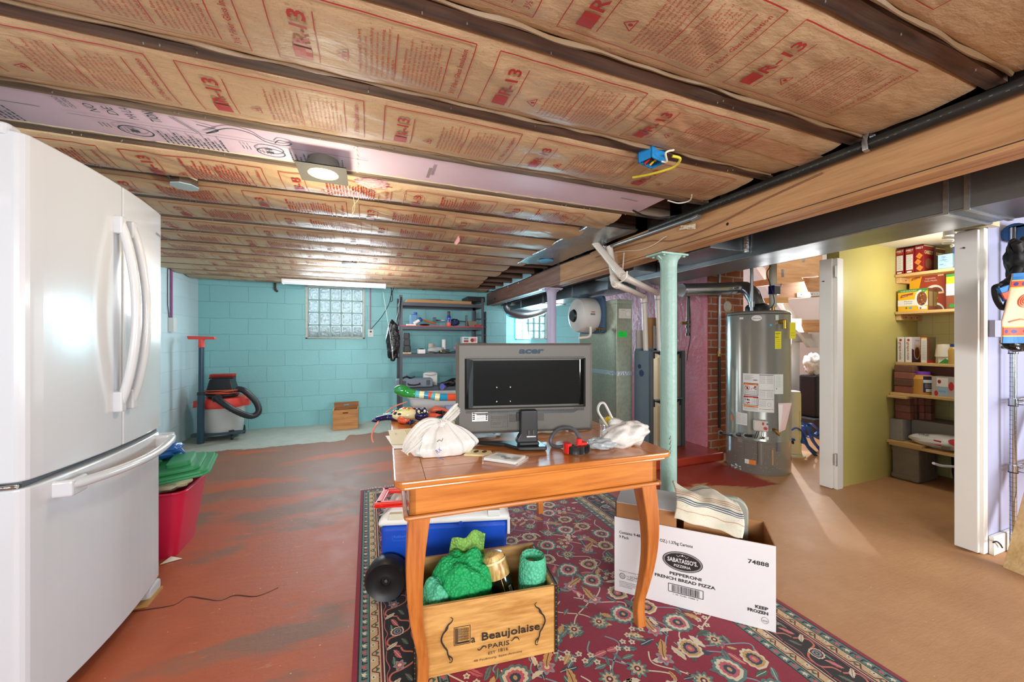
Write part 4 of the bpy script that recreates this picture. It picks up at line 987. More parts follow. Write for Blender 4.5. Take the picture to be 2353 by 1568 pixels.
m = M(); m.ell((1.28, 5.50, z+.065), (.11, .07, .055), mat('purple_clear', 'c9a8d8', .2, trans=.5, bump=.6, bs=40), nz=.25, ns=7); item('plastic_bag', 'clear plastic bag with purple print on the third shelf', 'bag', m)
m = M().box((1.30, 5.46, z+.14), (1.53, 5.6, z+.24), WHT); D = Dec(m, on_plane((1.30, 5.46, z+.14), (1, 0, 0), (0, 0, 1)))
D.rect(.02, .02, .09, .05, RED); D.rect(.02, .06, .09, .085, mat('teal_item', '4aa8b8', .5)); D.ellipse(.15, .05, .03, .03, RED); D.ellipse(.19, .055, .02, .03, mat('pink_item', 'e08a98', .5)); D.rect(0, 0, .23, .008, RED)
m.box((1.31, 5.47, z), (1.52, 5.6, z+.14), CRD); item('toy_box', 'white box with red and pink pictures on the third shelf', 'box', m, bevel=.002)
z = .547
t2 = thing('tool_case', 'grey plastic tool case with handle on the fourth shelf', 'tool case', (.55, 5.42, z))
m = M().box((.36, 5.41, z), (.86, 5.62, z+.12), G2); m.build('shell', t2, bevel=.018, seg=3)
m = M(); m.tube(smoothp([(.52, 5.41, z+.06), (.525, 5.38, z+.05), (.60, 5.375, z+.04), (.67, 5.38, z+.05), (.675, 5.41, z+.06)], 4), .009, BKP, 8); m.build('handle', t2)
for x in (.44, .77): M().box((x, 5.402, z+.03), (x+.05, 5.415, z+.10), mat('dark_grey_plastic', '4b5561', .5)).build('latch', t2, bevel=.003)
m = M(); m.tube(smoothp([(.44, 5.5, z+.125), (.5, 5.48, z+.15), (.56, 5.5, z+.13), (.62, 5.49, z+.15)], 4), .012, BKP, 8); m.tube([(.49, 5.48, z+.15), (.51, 5.47, z+.18)], .006, RED, 6); item('hand_tool', 'black and red pliers lying on the grey tool case', 'tool', m)
m = M().box((.76, 5.64, z), (.96, 5.7, z+.17), WHT); m.ell((.86, 5.65, z+.17), (.10, .05, .03), WHT, nz=.15); item('paper_bag', 'crumpled white paper bag behind the grey tool case', 'bag', m, bevel=.008)
m = M(); m.lathe([(0, 0), (.045, 0), (.045, .10), (0, .10)], mat('lens_body', '3a3a34', .5), (1.24, 5.45, z+.13), Matrix.Rotation(PI/2, 3, 'Y')); item('flashlight', 'black cylindrical flashlight head on the fourth shelf', 'flashlight', m)
m = M(); m.tube([(.98, 5.42, z+.03), (1.04, 5.40, z+.05), (1.14, 5.40, z+.08), (1.28, 5.42, z+.08)], [.03, .025, .04, .03], BKP, 10); m.ell((1.13, 5.39, z+.05), (.06, .05, .05), BKP); item('power_drill', 'black cordless drill in the middle of the fourth shelf', 'tool', m)
m = M(); m.tube([(1.02, 5.34, z+.0), (.97, 5.30, z+.01)], [.025, .045], mat('violet_lens', '6a6ac0', .2), 16); m.tube([(1.02, 5.34, z+.0), (1.10, 5.38, z+.03)], .018, BKP, 10); item('flashlight', 'flashlight with violet lens at the edge of the fourth shelf', 'flashlight', m)
m = M().box((1.30, 5.36, z), (1.44, 5.44, z+.05), BKP); m.box((1.32, 5.355, z+.01), (1.38, 5.36, z+.04), BLP); item('small_box', 'low black box with blue label on the fourth shelf', 'box', m, bevel=.003)
m = M().cyl((1.42, 5.48, z+.05), (1.42, 5.48, z+.28), .06, BKP); item('black_cup', 'tall black canister on the fourth shelf beside the monitor', 'canister', m)
# small parts rack seen through the right end of the shelf unit
m = M()
for k in range(6): m.box((1.62, 5.88, .9+.13*k), (1.80, 6.04, .915+.13*k), GM)
for x in (1.62, 1.79): m.box((x, 5.9, .0), (x+.01, 6.03, 1.68), GM)
item('drawer_rack', 'narrow grey rack of small shelves behind the right end of the metal shelf', 'rack', m)
# bag hanging on the left end of the shelf
t2 = thing('shoulder_bag', 'shiny black bag hanging by its straps from the left end of the metal shelf', 'bag', at(905, 790, y=5.3))
m = M(); m.ell(at(903, 785, y=5.32), (.085, .06, .26), mat('shiny_black', '14161a', .25, bump=.8, bs=14, bd=.03), nz=.22, ns=5, n=24, k=18); m.build('bag_body', t2)
for P in (((920, 684), (915, 720), (903, 765), (898, 790)), ((922, 684), (918, 730), (914, 745), (915, 780))):
    m = M(); m.tube([at(u, v, y=5.335) for u, v in P], .016, BKP, 8, flat=.3); m.build('strap', t2)
m = M(); m.tube([at(902, 785, y=5.25), at(903, 828, y=5.24)], .006, mat('chrome'), 8); m.build('metal_rod', t2)
# ---------------- dining table ----------------
TW = wood('cherry_table', 'cf8238', 'ac5f22', 'x', .28, coat=.5, bump=.06); TWL = wood('cherry_leg', 'cb7a36', 'a4571f', 'z', .35, coat=.3, bump=.06)
TT = Tr(.075, 1.245, 0) @ Rz(-.044); TL, TD = 1.085, 1.27; TZ = .75
def tb(x, y, z=TZ): return TT @ Vector((x, y, z))
t = thing('dining_table', 'orange-brown wooden table with curved legs standing on the rug', 'table', (.62, 1.85, 0))
m = M(TT); m.prism(rrect(0, 0, TL, TD, .035, 6), 'z', TZ-.022, TZ, TW); m.prism(rrect(.012, .012, TL-.012, TD-.012, .03, 6), 'z', TZ-.034, TZ-.022, TW); m.build('tabletop', t, bevel=.007, seg=3)
m = M(TT); LN = mat('groove', '5a2a0e', .8)
D = Dec(m, lambda a, b, e: Vector((a, b, TZ+e*.3)))
D.line((.10, .0), (.10, TD), .002, LN); D.line((TL-.10, .0), (TL-.10, TD), .002, LN); D.line((0.1, .12), (TL-.1, .12), .002, LN); m.build('inlay_groove', t)
for (a, b2) in (((.05, .04), (TL-.05, .065)), ((.05, TD-.065), (TL-.05, TD-.04)), ((.05, .04), (.075, TD-.04)), ((TL-.075, .04), (TL-.05, TD-.04))):
    m = M(TT); m.box((a[0], a[1], TZ-.135), (b2[0], b2[1], TZ-.034), TW); m.build('apron', t, bevel=.004)
m = M(TT); P = rrect(.04, .03, TL-.04, TD-.03, .01, 2)
m.tube([(x, y, TZ-.132) for x, y in P+[P[0]]], .008, TW, 8, caps=False); m.build('apron_molding', t)
def leg(cx, cy, ox, oy):
    m = M(TT); n = 16; rings = []
    for k in range(n+1):
        a = k/n; z = (TZ-.135)*(1-a); wd = .036-.019*min(1, a*1.25); s = math.sin(a*PI*1.25); off = .022*s-.012*a
        if a > .85: off += .018*(a-.85)/.15; wd += .002
        rings += [(cx+ox*off+sx*wd, cy+oy*off+sy*wd, z) for sx, sy in ((-1, -1), (1, -1), (1, 1), (-1, 1))]
    fs = [(3, 2, 1, 0), tuple(range(n*4, n*4+4))]+[(k*4+j, k*4+(j+1) % 4, k*4+4+(j+1) % 4, k*4+4+j) for k in range(n) for j in range(4)]
    m.add(rings, fs, TWL); m.build('leg', t, bevel=.005, seg=2)
leg(.085, .08, -1, -1); leg(TL-.085, .08, 1, -1); leg(.085, TD-.08, -1, 1); leg(TL-.085, TD-.08, 1, 1)

# ---------------- monitor ----------------
a, b2 = at(1047, 790, d=1.57), at(1363, 790, d=1.655); ex = (b2-a); ex.z = 0; MW = ex.length; ang = math.atan2(ex.y, ex.x)
MT = Tr(a.x, a.y, 0) @ Rz(ang); zt, zb = 1.19, .808
PG = NT('speckled_grey'); _c = lin('59564f'); PG.col(PG.mix(PG.noise(PG.tc.outputs['Object'], 500, 2), mulc(_c, .7), mulc(_c, 1.3))); PG.bump(PG.noise(PG.tc.outputs['Object'], 500, 2), .15, .001); PG = PG.fin(.5)
GB = mat('gloss_black', '0a0b0d', .04, var=0, coat=1); BKM = mat('black_plastic', '1d1e20', .4)
t = thing('computer_monitor', 'dark grey computer monitor seen from behind on the wooden table', 'monitor', (a.x+MW/2, a.y, TZ))
m = M(MT); i0, i1, j0, j1 = .038, MW-.035, zb+.105, zt-.065; yb = 0.0
# back shell with a recessed window
oute = [(0, zb), (MW, zb), (MW, zt), (0, zt)]; inn = [(i0, j0), (i1, j0), (i1, j1), (i0, j1)]
vs = [(x, .012, z) for x, z in oute]+[(x+(.015 if x == 0 else -.015), .0, z+(.012 if z == zb else -.008)) for x, z in oute]+[(x, .0, z) for x, z in inn]+[(x, .03, z) for x, z in inn]+[(x, .05, z) for x, z in oute]
fs = []
for k in range(4):
    k2 = (k+1) % 4; fs += [(k, k2, 4+k2, 4+k), (4+k, 4+k2, 8+k2, 8+k), (8+k, 8+k2, 12+k2, 12+k), (k, 16+k, 16+k2, k2)]
fs += [(12, 13, 14, 15), (19, 18, 17, 16)]
m.add(vs, fs, PG); m.build('back_shell', t, bevel=.0025)
m = M(MT); m.box((i0+.036, .012, j0+.012), (i1-.024, .028, j1-.008), GB); m.add([(i0, .026, j0), (i0+.034, .013, j0+.006), (i0+.034, .013, j1-.006), (i0, .02, j1)], [(0, 1, 2, 3)], GB); m.add([(i1-.022, .013, j0+.006), (i1, .026, j0+.006), (i1, .02, j1-.004), (i1-.022, .013, j1-.006)], [(0, 1, 2, 3)], GB); m.build('gloss_panel', t)
m = M(MT)
for k in range(110):
    x = i0+.004+k*(i1-i0-.008)/110; m.box((x, -.0008, j1+.004), (x+.002, .001, j1+.009), BKM); m.box((x, -.0008, j0-.016), (x+.0022, .001, j0-.003-(.004 if 10 < k < 100 else .0)), BKM)
m.build('vent_slots', t, kind='stuff')
m = M(MT); m.add([(i0+.03, .0, j0-.012), (i1-.03, .0, j0-.012), (i1-.055, -.003, j0-.024), (i0+.055, -.003, j0-.024)], [(0, 1, 2, 3)], BKM); m.build('vent_lip', t)
for x in (i0+.135, i0+.193):
    for z in (j0+.03, j0+.09):
        m = M(MT); m.lathe([(0, .0), (.0022, .0), (.0022, .003)], mat('chrome'), (x, .0115, z), Matrix.Rotation(PI/2, 3, 'X'), n=8); m.build('mount_screw', t)
m = M(MT); D = Dec(m, on_plane((0, -.0004, 0), (1, 0, 0), (0, 0, 1))); LT = mat('acer_teal', '143444', .6)
D.text('acer', MW*.445, zt-.043, .036, LT, .108, 'l', 0, .18, .045, 4)
D.rect(.068, zb+.055, .134, zb+.092, mat('label_white', 'e8e6e0', .5)); 
for k in range(6): D.line((.085, zb+.086-k*.005), (.122, zb+.086-k*.005), .0012, BLK)
for k in range(4): D.rect(.07, zb+.062+k*.008, .08, zb+.067+k*.008, BLK); D.rect(.125, zb+.060+k*.008, .132, zb+.066+k*.008, BLK)
D.frame(.148, zb+.064, .218, zb+.094, .0008, BKM); D.text('CE FC', .150, zb+.082, .009, BKM, .026)
for k in range(4): D.ring(.183+k*.009, zb+.087, .0028, .0028, .0008, BKM, 10)
for k in range(5): D.frame(.151+k*.013, zb+.067, .159+k*.013, zb+.074, .0008, BKM)
D.frame(.148, zb+.028, .218, zb+.058, .0008, BKM); D.line((.198, zb+.03), (.198, zb+.056), .0006, BKM); D.text('Pb', .202, zb+.048, .006, BKM)
for k in range(3): D.line((.153, zb+.049-k*.005), (.19, zb+.049-k*.005), .0008, BKM)
m.build('back_labels', t)
CVD = mat('cover_dark', '45423d', .5)
m = M(MT); m.box((.226, -.001, zb+.048), (.258, .004, zb+.09), CVD); m.build('cover_plate', t, bevel=.001)
m = M(MT); m.box((.345, -.001, zb+.05), (.376, .004, zb+.092), CVD); m.build('cover_plate', t, bevel=.001)
m = M(MT); m.box((.255, -.008, zb+.052), (.268, .002, zb+.088), BKM); m.build('cable_clip', t, bevel=.001)
nx = .303; m = M(MT)
m.prism([(nx-.035, zb+.103), (nx+.035, zb+.103), (nx+.037, .80), (nx+.037, .775), (nx-.053, .775), (nx-.052, .79), (nx-.037, .815)], 'y', -.045, -.005, BKM); m.build('stand_neck', t, bevel=.006, seg=3)
m = M(MT); m.box((nx-.012, -.049, .80), (nx+.028, -.044, .806), mat('chrome')); m.box((nx-.006, -.05, .81), (nx+.0, -.044, .83), mat('cover_dark')); m.box((nx+.014, -.05, .81), (nx+.02, -.044, .83), mat('cover_dark')); m.build('stand_lever', t, bevel=.001)
m = M(MT); m.prism([(nx-.05, -.075), (nx+.065, -.085), (nx+.07, -.06), (nx+.055, .02), (nx-.02, .03), (nx-.2, .055), (nx-.22, .045), (nx-.1, -.01)], 'z', TZ+.003, TZ+.018, BKM); m.box((nx-.045, -.06, TZ+.018), (nx+.04, .0, TZ+.032), BKM); m.build('stand_base', t, bevel=.005)

# ---------------- things on the table ----------------
BAG = mat('milky_bag', 'f2eee6', .3, trans=.25, var=.03, bump=.35, bs=20, bd=.02)
def bag_mesh(m, c, r, top, squash=.0, seed=0, ridges=11, mt=None, lean=(0, 0)):
    """tied carrier bag: plump body with radial folds running up to the knot"""
    c = Vector(c); nu, nv = 96, 34; rr = random.Random(seed); ph = [rr.uniform(0, 6.3) for _ in range(6)]
    def fn(a, b):
        t_ = 2*PI*a; s = b
        # profile: 0 bottom centre, 1 knot
        if s < .15: rad, z = s/.15*.8, 0
        else:
            q = (s-.15)/.85; rad = (.8+.2*math.sin(min(1, q*3)*PI/2))*(1-q**1.7)**.75 if q < 1 else 0; rad = max(rad, .05); z = q**.9
        fold = .07*math.sin(ridges*t_+ph[0]+2*s)+.05*math.sin(5*t_+ph[1])+.035*math.sin((2*ridges+3)*t_+ph[2]+5*s)
        rad *= 1+fold*(.35+.9*s)
        lump = noise.noise(Vector((math.cos(t_)*1.8, math.sin(t_)*1.8, s*3+seed)))*.16
        rad *= 1+lump
        return Vector((c.x+r[0]*rad*math.cos(t_)+lean[0]*z*z, c.y+r[1]*rad*math.sin(t_)+lean[1]*z*z, c.z+top*z*(1+.08*math.sin(3*t_+ph[3]))))
    m.grid(fn, nu, nv, mt or BAG)
def bag_ear(m, pts, wd, mt=None, twist=1.0, thick=.35):
    P = smoothp(pts, 6); n = len(P)
    def fn(a, b):
        k = min(n-1, int(a*(n-1)+.5)); p = P[k]; w_ = wd[0]+(wd[1]-wd[0])*math.sin(PI*min(1, a*1.1))**.7 if a < .95 else wd[0]+(wd[1]-wd[0])*.3
        tt = (P[min(k+1, n-1)]-P[max(k-1, 0)]).normalized(); sd = tt.cross(Vector((.2, -.95, .2))).normalized(); s2 = tt.cross(sd)
        q = (b-.5)*2
        return p+sd*q*w_+s2*(thick*w_*math.cos(q*PI*1.5+a*3)*.5+.004*math.sin(b*40))
    m.grid(fn, n-1, 22, mt or BAG)
c = at(1010, 1045, z=TZ); c.z = TZ+.001
t = thing('carrier_bag', 'tied white plastic carrier bag on the left corner of the table', 'bag', c)
m = M(); bag_mesh(m, (c.x+.015, c.y+.02, TZ+.002), (.148, .088), .125, seed=3, lean=(0, .0)); m.build('bag_body', t)
kn = Vector((c.x+.012, c.y+.015, TZ+.115))
m = M(); bag_ear(m, [kn, kn+Vector((-.06, -.02, .0)), kn+Vector((-.12, -.04, -.05)), kn+Vector((-.15, -.055, -.085))], (.012, .034)); m.build('handle_loop', t, solid=.0012)
m = M(); bag_ear(m, [kn, kn+Vector((.04, .01, .03)), kn+Vector((.075, .03, .055)), kn+Vector((.085, .04, .05))], (.010, .024)); m.build('handle_loop', t, solid=.0012)
m = M(); m.ell(kn, (.02, .018, .016), BAG, nz=.4, ns=14); m.build('knot', t)
m = M(); INK = mat('blue_ink', '2a56a8', .5)
def dfn(a, b, e): return Vector((c.x+a, c.y-.078-.004, TZ+.05+b))
D = Dec(m, lambda a, b, e: Vector((c.x-.01+a, c.y-.074+b*.55-e, TZ+.035+b)))
D.text('RX', -.012, -.01, .02, INK, .02, rot=.5); D.path([(-.01, .03), (0, .036), (.008, .03), (.014, .04)], .002, mat('dark_ink')); D.line((-.015, -.02), (.01, -.03), .002, INK); m.build('bag_print', t)
# right hand bag lying on its side
c2 = at(1440, 1030, z=TZ); c2.z = TZ
t = thing('carrier_bag', 'white plastic carrier bag with an upright handle loop on the right side of the table', 'bag', c2)
m = M(); m.ell((c2.x+.01, c2.y+.03, TZ+.046), (.105, .062, .05), BAG, nz=.2, ns=5, n=48, k=30, A=Matrix.Rotation(-.25, 3, 'Y') @ Matrix.Rotation(-.2, 3, 'Z')); m.build('bag_body', t)
P = [at(u, v, d=1.66) for u, v in ((1470, 1005), (1435, 990), (1412, 975), (1403, 968))]
m = M(); m.tube(smoothp(P, 5), [.05-.0024*k for k in range(16)], BAG, 18); m.build('bag_neck', t)
L = [at(u, v, d=1.68) for u, v in ((1403, 990), (1385, 965), (1374, 945), (1378, 930), (1388, 928), (1398, 945), (1408, 965), (1415, 975))]
m = M(); m.tube(smoothp(L, 5), .010, BAG, 10, flat=.5); m.build('handle_loop', t)
m = M(); D = Dec(m, lambda a, b, e: Vector((c2.x+.085+a*.6, c2.y-.035+a*.8, TZ+.045+b)))
D.path([(0, .0), (.008, .008), (.016, .004), (.02, .012)], .002, RED); m.build('bag_print', t)

# papers under the left bag
PAP = mat('cream_paper', 'e9e4c8', .7, var=.02)
def sheet(label, pts, z, mt=PAP, lines=True, name='paper_sheet', cat='paper'):
    P = [at(u, v, z=TZ+z) for u, v in pts]; m = M()
    m.add(P+[p-Vector((0, 0, .0012)) for p in P], [tuple(range(len(P))), tuple(range(2*len(P)-1, len(P)-1, -1))]+[(k, k+len(P), (k+1) % len(P)+len(P), (k+1) % len(P)) for k in range(len(P))], mt)
    if lines:
        o, ex, ey = P[0], P[1]-P[0], P[-1]-P[0]
        D = Dec(m, lambda a, b, e: o+ex*a+ey*b+Vector((0, 0, e)))
        for k in range(8): D.line((.45+.04*k, .12), (.45+.04*k, .75), .006, BLK if k == 0 else mat('grey_print', '8a8a80', .7))
        D.text('NOTICE', .2, .3, .08, mat('grey_print'), .12, 'l', PI/2)
    return m.build(name, label=label, cat=cat)
sheet('cream printed sheet under the tied carrier bag on the table edge', ((892, 990), (975, 983), (985, 1020), (900, 1022)), .006)
sheet('white card under the cream sheet at the left table edge', ((886, 1003), (950, 1000), (960, 1030), (905, 1032)), .003, WHT, False)
sheet('cream paper with a teal band under the carrier bag near the ceramic lizard', ((988, 970), (1045, 968), (1046, 990), (985, 990)), .004)

# perforated cream plate (outlet cover) and bagged packet
t = thing('outlet_cover', 'cream double outlet cover plate lying in front of the monitor stand', 'cover plate', at(1100, 1040, z=TZ))
P = [at(u, v, z=TZ+.004) for u, v in ((1066, 1046), (1133, 1047), (1128, 1037), (1078, 1033))]
o, ex, ey = P[0], P[1]-P[0], P[3]-P[0]; m = M(); CRM = mat('cream_plastic', 'ead9a0', .4)
m.add(P+[p-Vector((0, 0, .004)) for p in P], [(0, 1, 2, 3), (7, 6, 5, 4)]+[(k, k+4, (k+1) % 4+4, (k+1) % 4) for k in range(4)], CRM)
D = Dec(m, lambda a, b, e: o+ex*a+ey*b+Vector((0, 0, e)))
for x in (.33, .62): D.ellipse(x, .55, .085, .22, mat('groove'))
m.build('plate', t)
t = thing('plastic_packet', 'clear plastic packet holding a white printed leaflet at the front of the table', 'packet', at(1160, 1052, z=TZ))
def quad_slab(m, P, th, mt): m.add(P+[p-Vector((0, 0, th)) for p in P], [(0, 1, 2, 3), (7, 6, 5, 4)]+[(k, k+4, (k+1) % 4+4, (k+1) % 4) for k in range(4)], mt)
P = [at(u, v, z=TZ+.012) for u, v in ((1112, 1053), (1184, 1063), (1207, 1048), (1140, 1042))]
m = M(); quad_slab(m, P, .01, WHT); o, ex, ey = P[0], P[1]-P[0], P[3]-P[0]; D = Dec(m, lambda a, b, e: o+ex*a+ey*b+Vector((0, 0, e)))
for k in range(4): D.line((.12, .55+.1*k), (.42, .55+.1*k), .03, BLK); D.line((.72, .3+.12*k), (.95, .3+.12*k), .03, BLK)
D.ellipse(.45, .5, .08, .13, mat('grey_print')); D.ellipse(.62, .35, .1, .14, mat('grey_print')); m.build('leaflet', t)
P = [at(u, v, z=TZ+.016) for u, v in ((1108, 1050), (1190, 1064), (1215, 1050), (1140, 1038))]
m = M(); quad_slab(m, P, .015, mat('film_clear', 'f0f2f2', .1, trans=.9, alpha=.35)); m.build('clear_sleeve', t)

# cable lock with red and black grips
t = thing('cable_lock', 'grey cable loop with red and black clamp handle in front of the monitor', 'cable lock', at(1320, 1045, z=TZ))
GC = mat('grey_cable', '54565a', .4)
m = M(); m.tube(smoothp([at(u, v, d=dd) for u, v, dd in ((1332, 1030, 1.52), (1330, 1005, 1.54), (1318, 988, 1.56), (1300, 984, 1.58), (1280, 990, 1.6), (1266, 1008, 1.61), (1268, 1024, 1.6), (1285, 1028, 1.58), (1305, 1024, 1.58), (1320, 1028, 1.56))], 6), .0075, GC, 12); m.build('cable', t)
cc = at(1324, 1046, z=TZ); m = M(Tr(cc.x, cc.y, TZ) @ Rz(-.1)); BK2 = mat('lock_black', '141414', .3)
def arc(cx, cy, r, a0, a1, n=14): return [(cx+r*math.cos(math.radians(a0+(a1-a0)*k/n)), cy+r*.8*math.sin(math.radians(a0+(a1-a0)*k/n))) for k in range(n+1)]
m.prism(arc(0.01, .02, .052, 215, 350)+arc(0.01, .02, .03, 350, 215), 'z', .004, .034, BK2)
for k in range(5): m.box((.03+.006*k, -.022+.004*k, .008), (.032+.006*k, -.018+.004*k, .036), BK2)
m.build('grip', t, bevel=.004)
m = M(Tr(cc.x, cc.y, TZ) @ Rz(-.1)); m.prism(arc(0.01, .02, .054, 150, 214)+arc(0.01, .02, .03, 214, 150), 'z', .004, .044, mat('lock_red', 'd8251e', .35)); m.prism(rrect(.005, .0, .05, .03, .008), 'z', .034, .044, mat('lock_red')); m.tube([(.017, .01, .04), (.017, .01, .06)], .012, mat('lock_red'), 10); m.build('jaw', t, bevel=.004)

# clutter behind and around the stand
m = M(); c = at(1395, 1035, z=TZ); m.ell((c.x, c.y+.03, TZ+.02), (.075, .05, .022), BAGC, nz=.22, ns=6, n=28, k=16); m.ell((c.x, c.y+.03, TZ+.008), (.02, .02, .006), mat('chrome')); m.build('plastic_bag', label='small clear bag with a metal disc beside the red clamp handle', cat='bag')
m = M(); c = at(1300, 1012, z=TZ); m.ell((c.x+.01, c.y+.16, TZ+.022), (.11, .05, .024), mat('grey_bag', 'b9b9a8', .3, trans=.3, bump=.6, bs=25), nz=.25, ns=7, n=30, k=18); m.build('plastic_bag', label='crumpled grey plastic wrap behind the cable loop', cat='bag')
m = M(); c = at(1110, 1022, z=TZ); m.ell((c.x+.0, c.y+.12, TZ+.032), (.15, .055, .034), mat('blue_grey_bag', 'a9bcc4', .3, trans=.3, bump=.5, bs=20), nz=.4, ns=9, n=30, k=18); m.build('plastic_bag', label='pale blue plastic bag tucked under the monitor screen', cat='bag')
m = M(); c = at(1090, 1012, z=TZ); m.beam((c.x-.06, c.y+.10, TZ+.015), (c.x+.02, c.y+.05, TZ+.015), .03, .025, mat('teal_plastic', '2f8aa8', .4)); m.build('teal_case', bevel=.004, label='teal plastic piece between the left carrier bag and the monitor', cat='plastic piece')
m = M(); c = at(1370, 1005, z=TZ); m.tube(smoothp([c+Vector((-.06, .16, .004)), c+Vector((0, .13, .006)), c+Vector((.06, .15, .006)), c+Vector((.08, .2, .005)), c+Vector((.02, .22, .006))], 5), .004, BC, 8); m.build('power_cable', label='black cable curling on the table right of the monitor', cat='cable')
t = thing('clear_tub', 'small clear plastic tub with a yellow piece inside behind the right carrier bag', 'tub', at(1425, 985, z=TZ))
c = at(1432, 1000, z=TZ); c += Vector((.01, .12, 0)); m = M(); m.lathe([(.05, .0), (.055, .05), (.053, .05), (.048, .002)], mat('film_clear'), (c.x, c.y, TZ+.001)); m.build('tub', t)
m = M(); m.ell((c.x, c.y, TZ+.04), (.03, .025, .022), mat('yellow_item', 'e8cf2a', .5), nz=.3); m.build('yellow_piece', t)

# translucent tray with the green ceramic snake head
t = thing('plastic_tray', 'frosted plastic tray on the far side of the table behind the monitor', 'tray', at(1000, 935, z=TZ+.05))
TR = mat('frosted_plastic', 'd3dade', .3, trans=.35, var=.03)
o = at(938, 948, z=TZ+.0); TX = Tr(o.x+.0, o.y+.02, TZ+.002) @ Rz(-.28)
m = M(TX); lo = rrect(0.02, 0, .52, .24, .03); hi = rrect(0, -.02, .54, .26, .04); n = len(lo)
m.add([(x, y, .0) for x, y in lo]+[(x, y, .085) for x, y in hi]+[(x, y, .085) for x, y in rrect(.005, -.015, .535, .255, .038)]+[(x, y, .004) for x, y in rrect(.025, .005, .515, .235, .028)],
  [tuple(range(n-1, -1, -1)), tuple(range(3*n, 4*n))]+[(r*n+k, r*n+(k+1) % n, (r+1)*n+(k+1) % n, (r+1)*n+k) for r in range(3) for k in range(n)], TR, True); m.build('tray_body', t)
m = M(TX); m.tube([(x, y, .086) for x, y in hi+[hi[0]]], .008, TR, 8, caps=False); m.build('rim', t)
t = thing('ceramic_snake', 'glossy green ceramic snake with patterned body lying on the frosted tray', 'ceramic animal', at(960, 910, z=TZ+.1))
GG = mat('green_glaze', '1f8a3a', .12, coat=.6); P = smoothp([at(u, v, y=y) for u, v, y in ((906, 898, 2.3), (920, 898, 2.3), (935, 903, 2.3), (955, 907, 2.28), (985, 910, 2.26), (1010, 914, 2.24), (1060, 914, 2.24))], 6); n = len(P)
m = M(); m.tube(P[:19], [.012+.022*math.sin(min(1, k/8)*PI/2) if k < 9 else .034-.0012*(k-9) for k in range(19)], GG, 18); m.build('head', t)
mc = [('e0563a', 'orange_glaze'), ('58b8c8', 'cyan_glaze'), ('e8e0b0', 'cream_glaze'), ('2a8fb8', 'blue_glaze')]
m = M()
for k in range(18, n-1, 2): m.tube(P[k:min(k+3, n)], .022, mat(mc[(k//2) % 4][1], mc[(k//2) % 4][0], .15, coat=.5), 14)
m.build('body', t)
m = M(); p = P[5]; m.ell(p+Vector((.0, -.028, .012)), (.007, .004, .007), mat('cyan_glaze')); m.ell(p+Vector((.0, -.032, .012)), (.003, .003, .003), BKP); m.build('eye', t)

# ceramic frog / lizard with navy, orange and white glaze
NV = mat('navy_glaze', '141a52', .12, coat=.6); OR = mat('orange_glaze', 'e0563a', .15); CW = mat('cream_glaze', 'e8e0b0', .15); LM = mat('lime_glaze', 'a5c83a', .15, coat=.5); CY = mat('cyan_glaze', '58b8c8', .15)
t = thing('ceramic_frog', 'painted ceramic frog with navy head and orange patterned body on the table', 'ceramic animal', at(960, 965, z=TZ))
c = at(955, 968, z=TZ)
m = M(); m.ell((c.x-.045, c.y+.02, TZ+.036), (.085, .055, .036), CW, nz=.1); body = m
for k in range(26):
    a = rnd.uniform(0, 6.28); b_ = rnd.uniform(.15, 1.3); q = Vector((math.sin(b_)*math.cos(a), math.sin(b_)*math.sin(a), math.cos(b_)))
    m.ell((c.x-.045+q.x*.083, c.y+.02+q.y*.053, TZ+.036+q.z*.035), (.011, .009, .006), rnd.choice([OR, LM, NV, OR, BKP]), n=8, k=6)
m.build('body', t)
m = M(); m.ell((c.x+.03, c.y-.01, TZ+.032), (.042, .045, .032), NV); m.ell((c.x+.012, c.y-.03, TZ+.058), (.016, .014, .018), NV); m.ell((c.x+.045, c.y-.022, TZ+.058), (.014, .014, .018), NV); m.ell((c.x+.03, c.y-.04, TZ+.048), (.01, .008, .006), LM); m.build('head', t)
m = M()
for x in (.012, .045): m.ell((c.x+x, c.y-.043, TZ+.058), (.007, .004, .009), CW)
m.build('eye', t)
for P, e in ((((-.08, -.01), (-.085, -.05), (-.07, -.085), (-.04, -.1)), OR), (((.05, .02), (.09, .0), (.12, -.015), (.135, -.03)), OR), (((-.10, .03), (-.15, .05), (-.19, .03), (-.21, .02)), NV), (((-.06, .07), (-.11, .1), (-.15, .1), (-.17, .105)), CY)):
    m = M(); m.tube(smoothp([(c.x+a, c.y+b_, TZ+.02) for a, b_ in P], 5), [.02-.0006*k for k in range(16)], e, 12)
    k = P[-1]; m.ell((c.x+k[0], c.y+k[1], TZ+.014), (.022, .016, .011), NV if e is not CY else RED, nz=.3); m.build('limb', t)
# second ceramic piece behind
t = thing('ceramic_lizard', 'small black and coral ceramic lizard lying right of the painted frog', 'ceramic animal', at(1010, 955, z=TZ))
c3 = at(1000, 952, z=TZ); m = M(); m.tube([c3+Vector((-.03, .0, .02)), c3+Vector((.0, -.0, .026)), c3+Vector((.05, -.01, .018)), c3+Vector((.09, -.02, .01))], [.014, .022, .016, .005], mat('coral_glaze', 'e07058', .2), 12); m.build('body', t)
m = M(); m.ell(c3+Vector((.03, -.02, .012)), (.03, .01, .01), BKP, nz=.3); m.build('limb', t)
m = M(); m.tube(smoothp([at(u, v, z=z) for u, v, z in ((935, 925, TZ+.05), (905, 936, TZ+.03), (888, 950, TZ+.012), (880, 962, TZ-.02))], 5)+smoothp([at(u, v, d=2.0) for u, v in ((868, 972), (856, 995), (855, 1010), (858, 1018))], 5), .0042, mat('salmon_cord', 'e88a70', .5), 8); m.build('salmon_cord', label='salmon rubber cord hanging over the left edge of the table', cat='cord')
m = M()
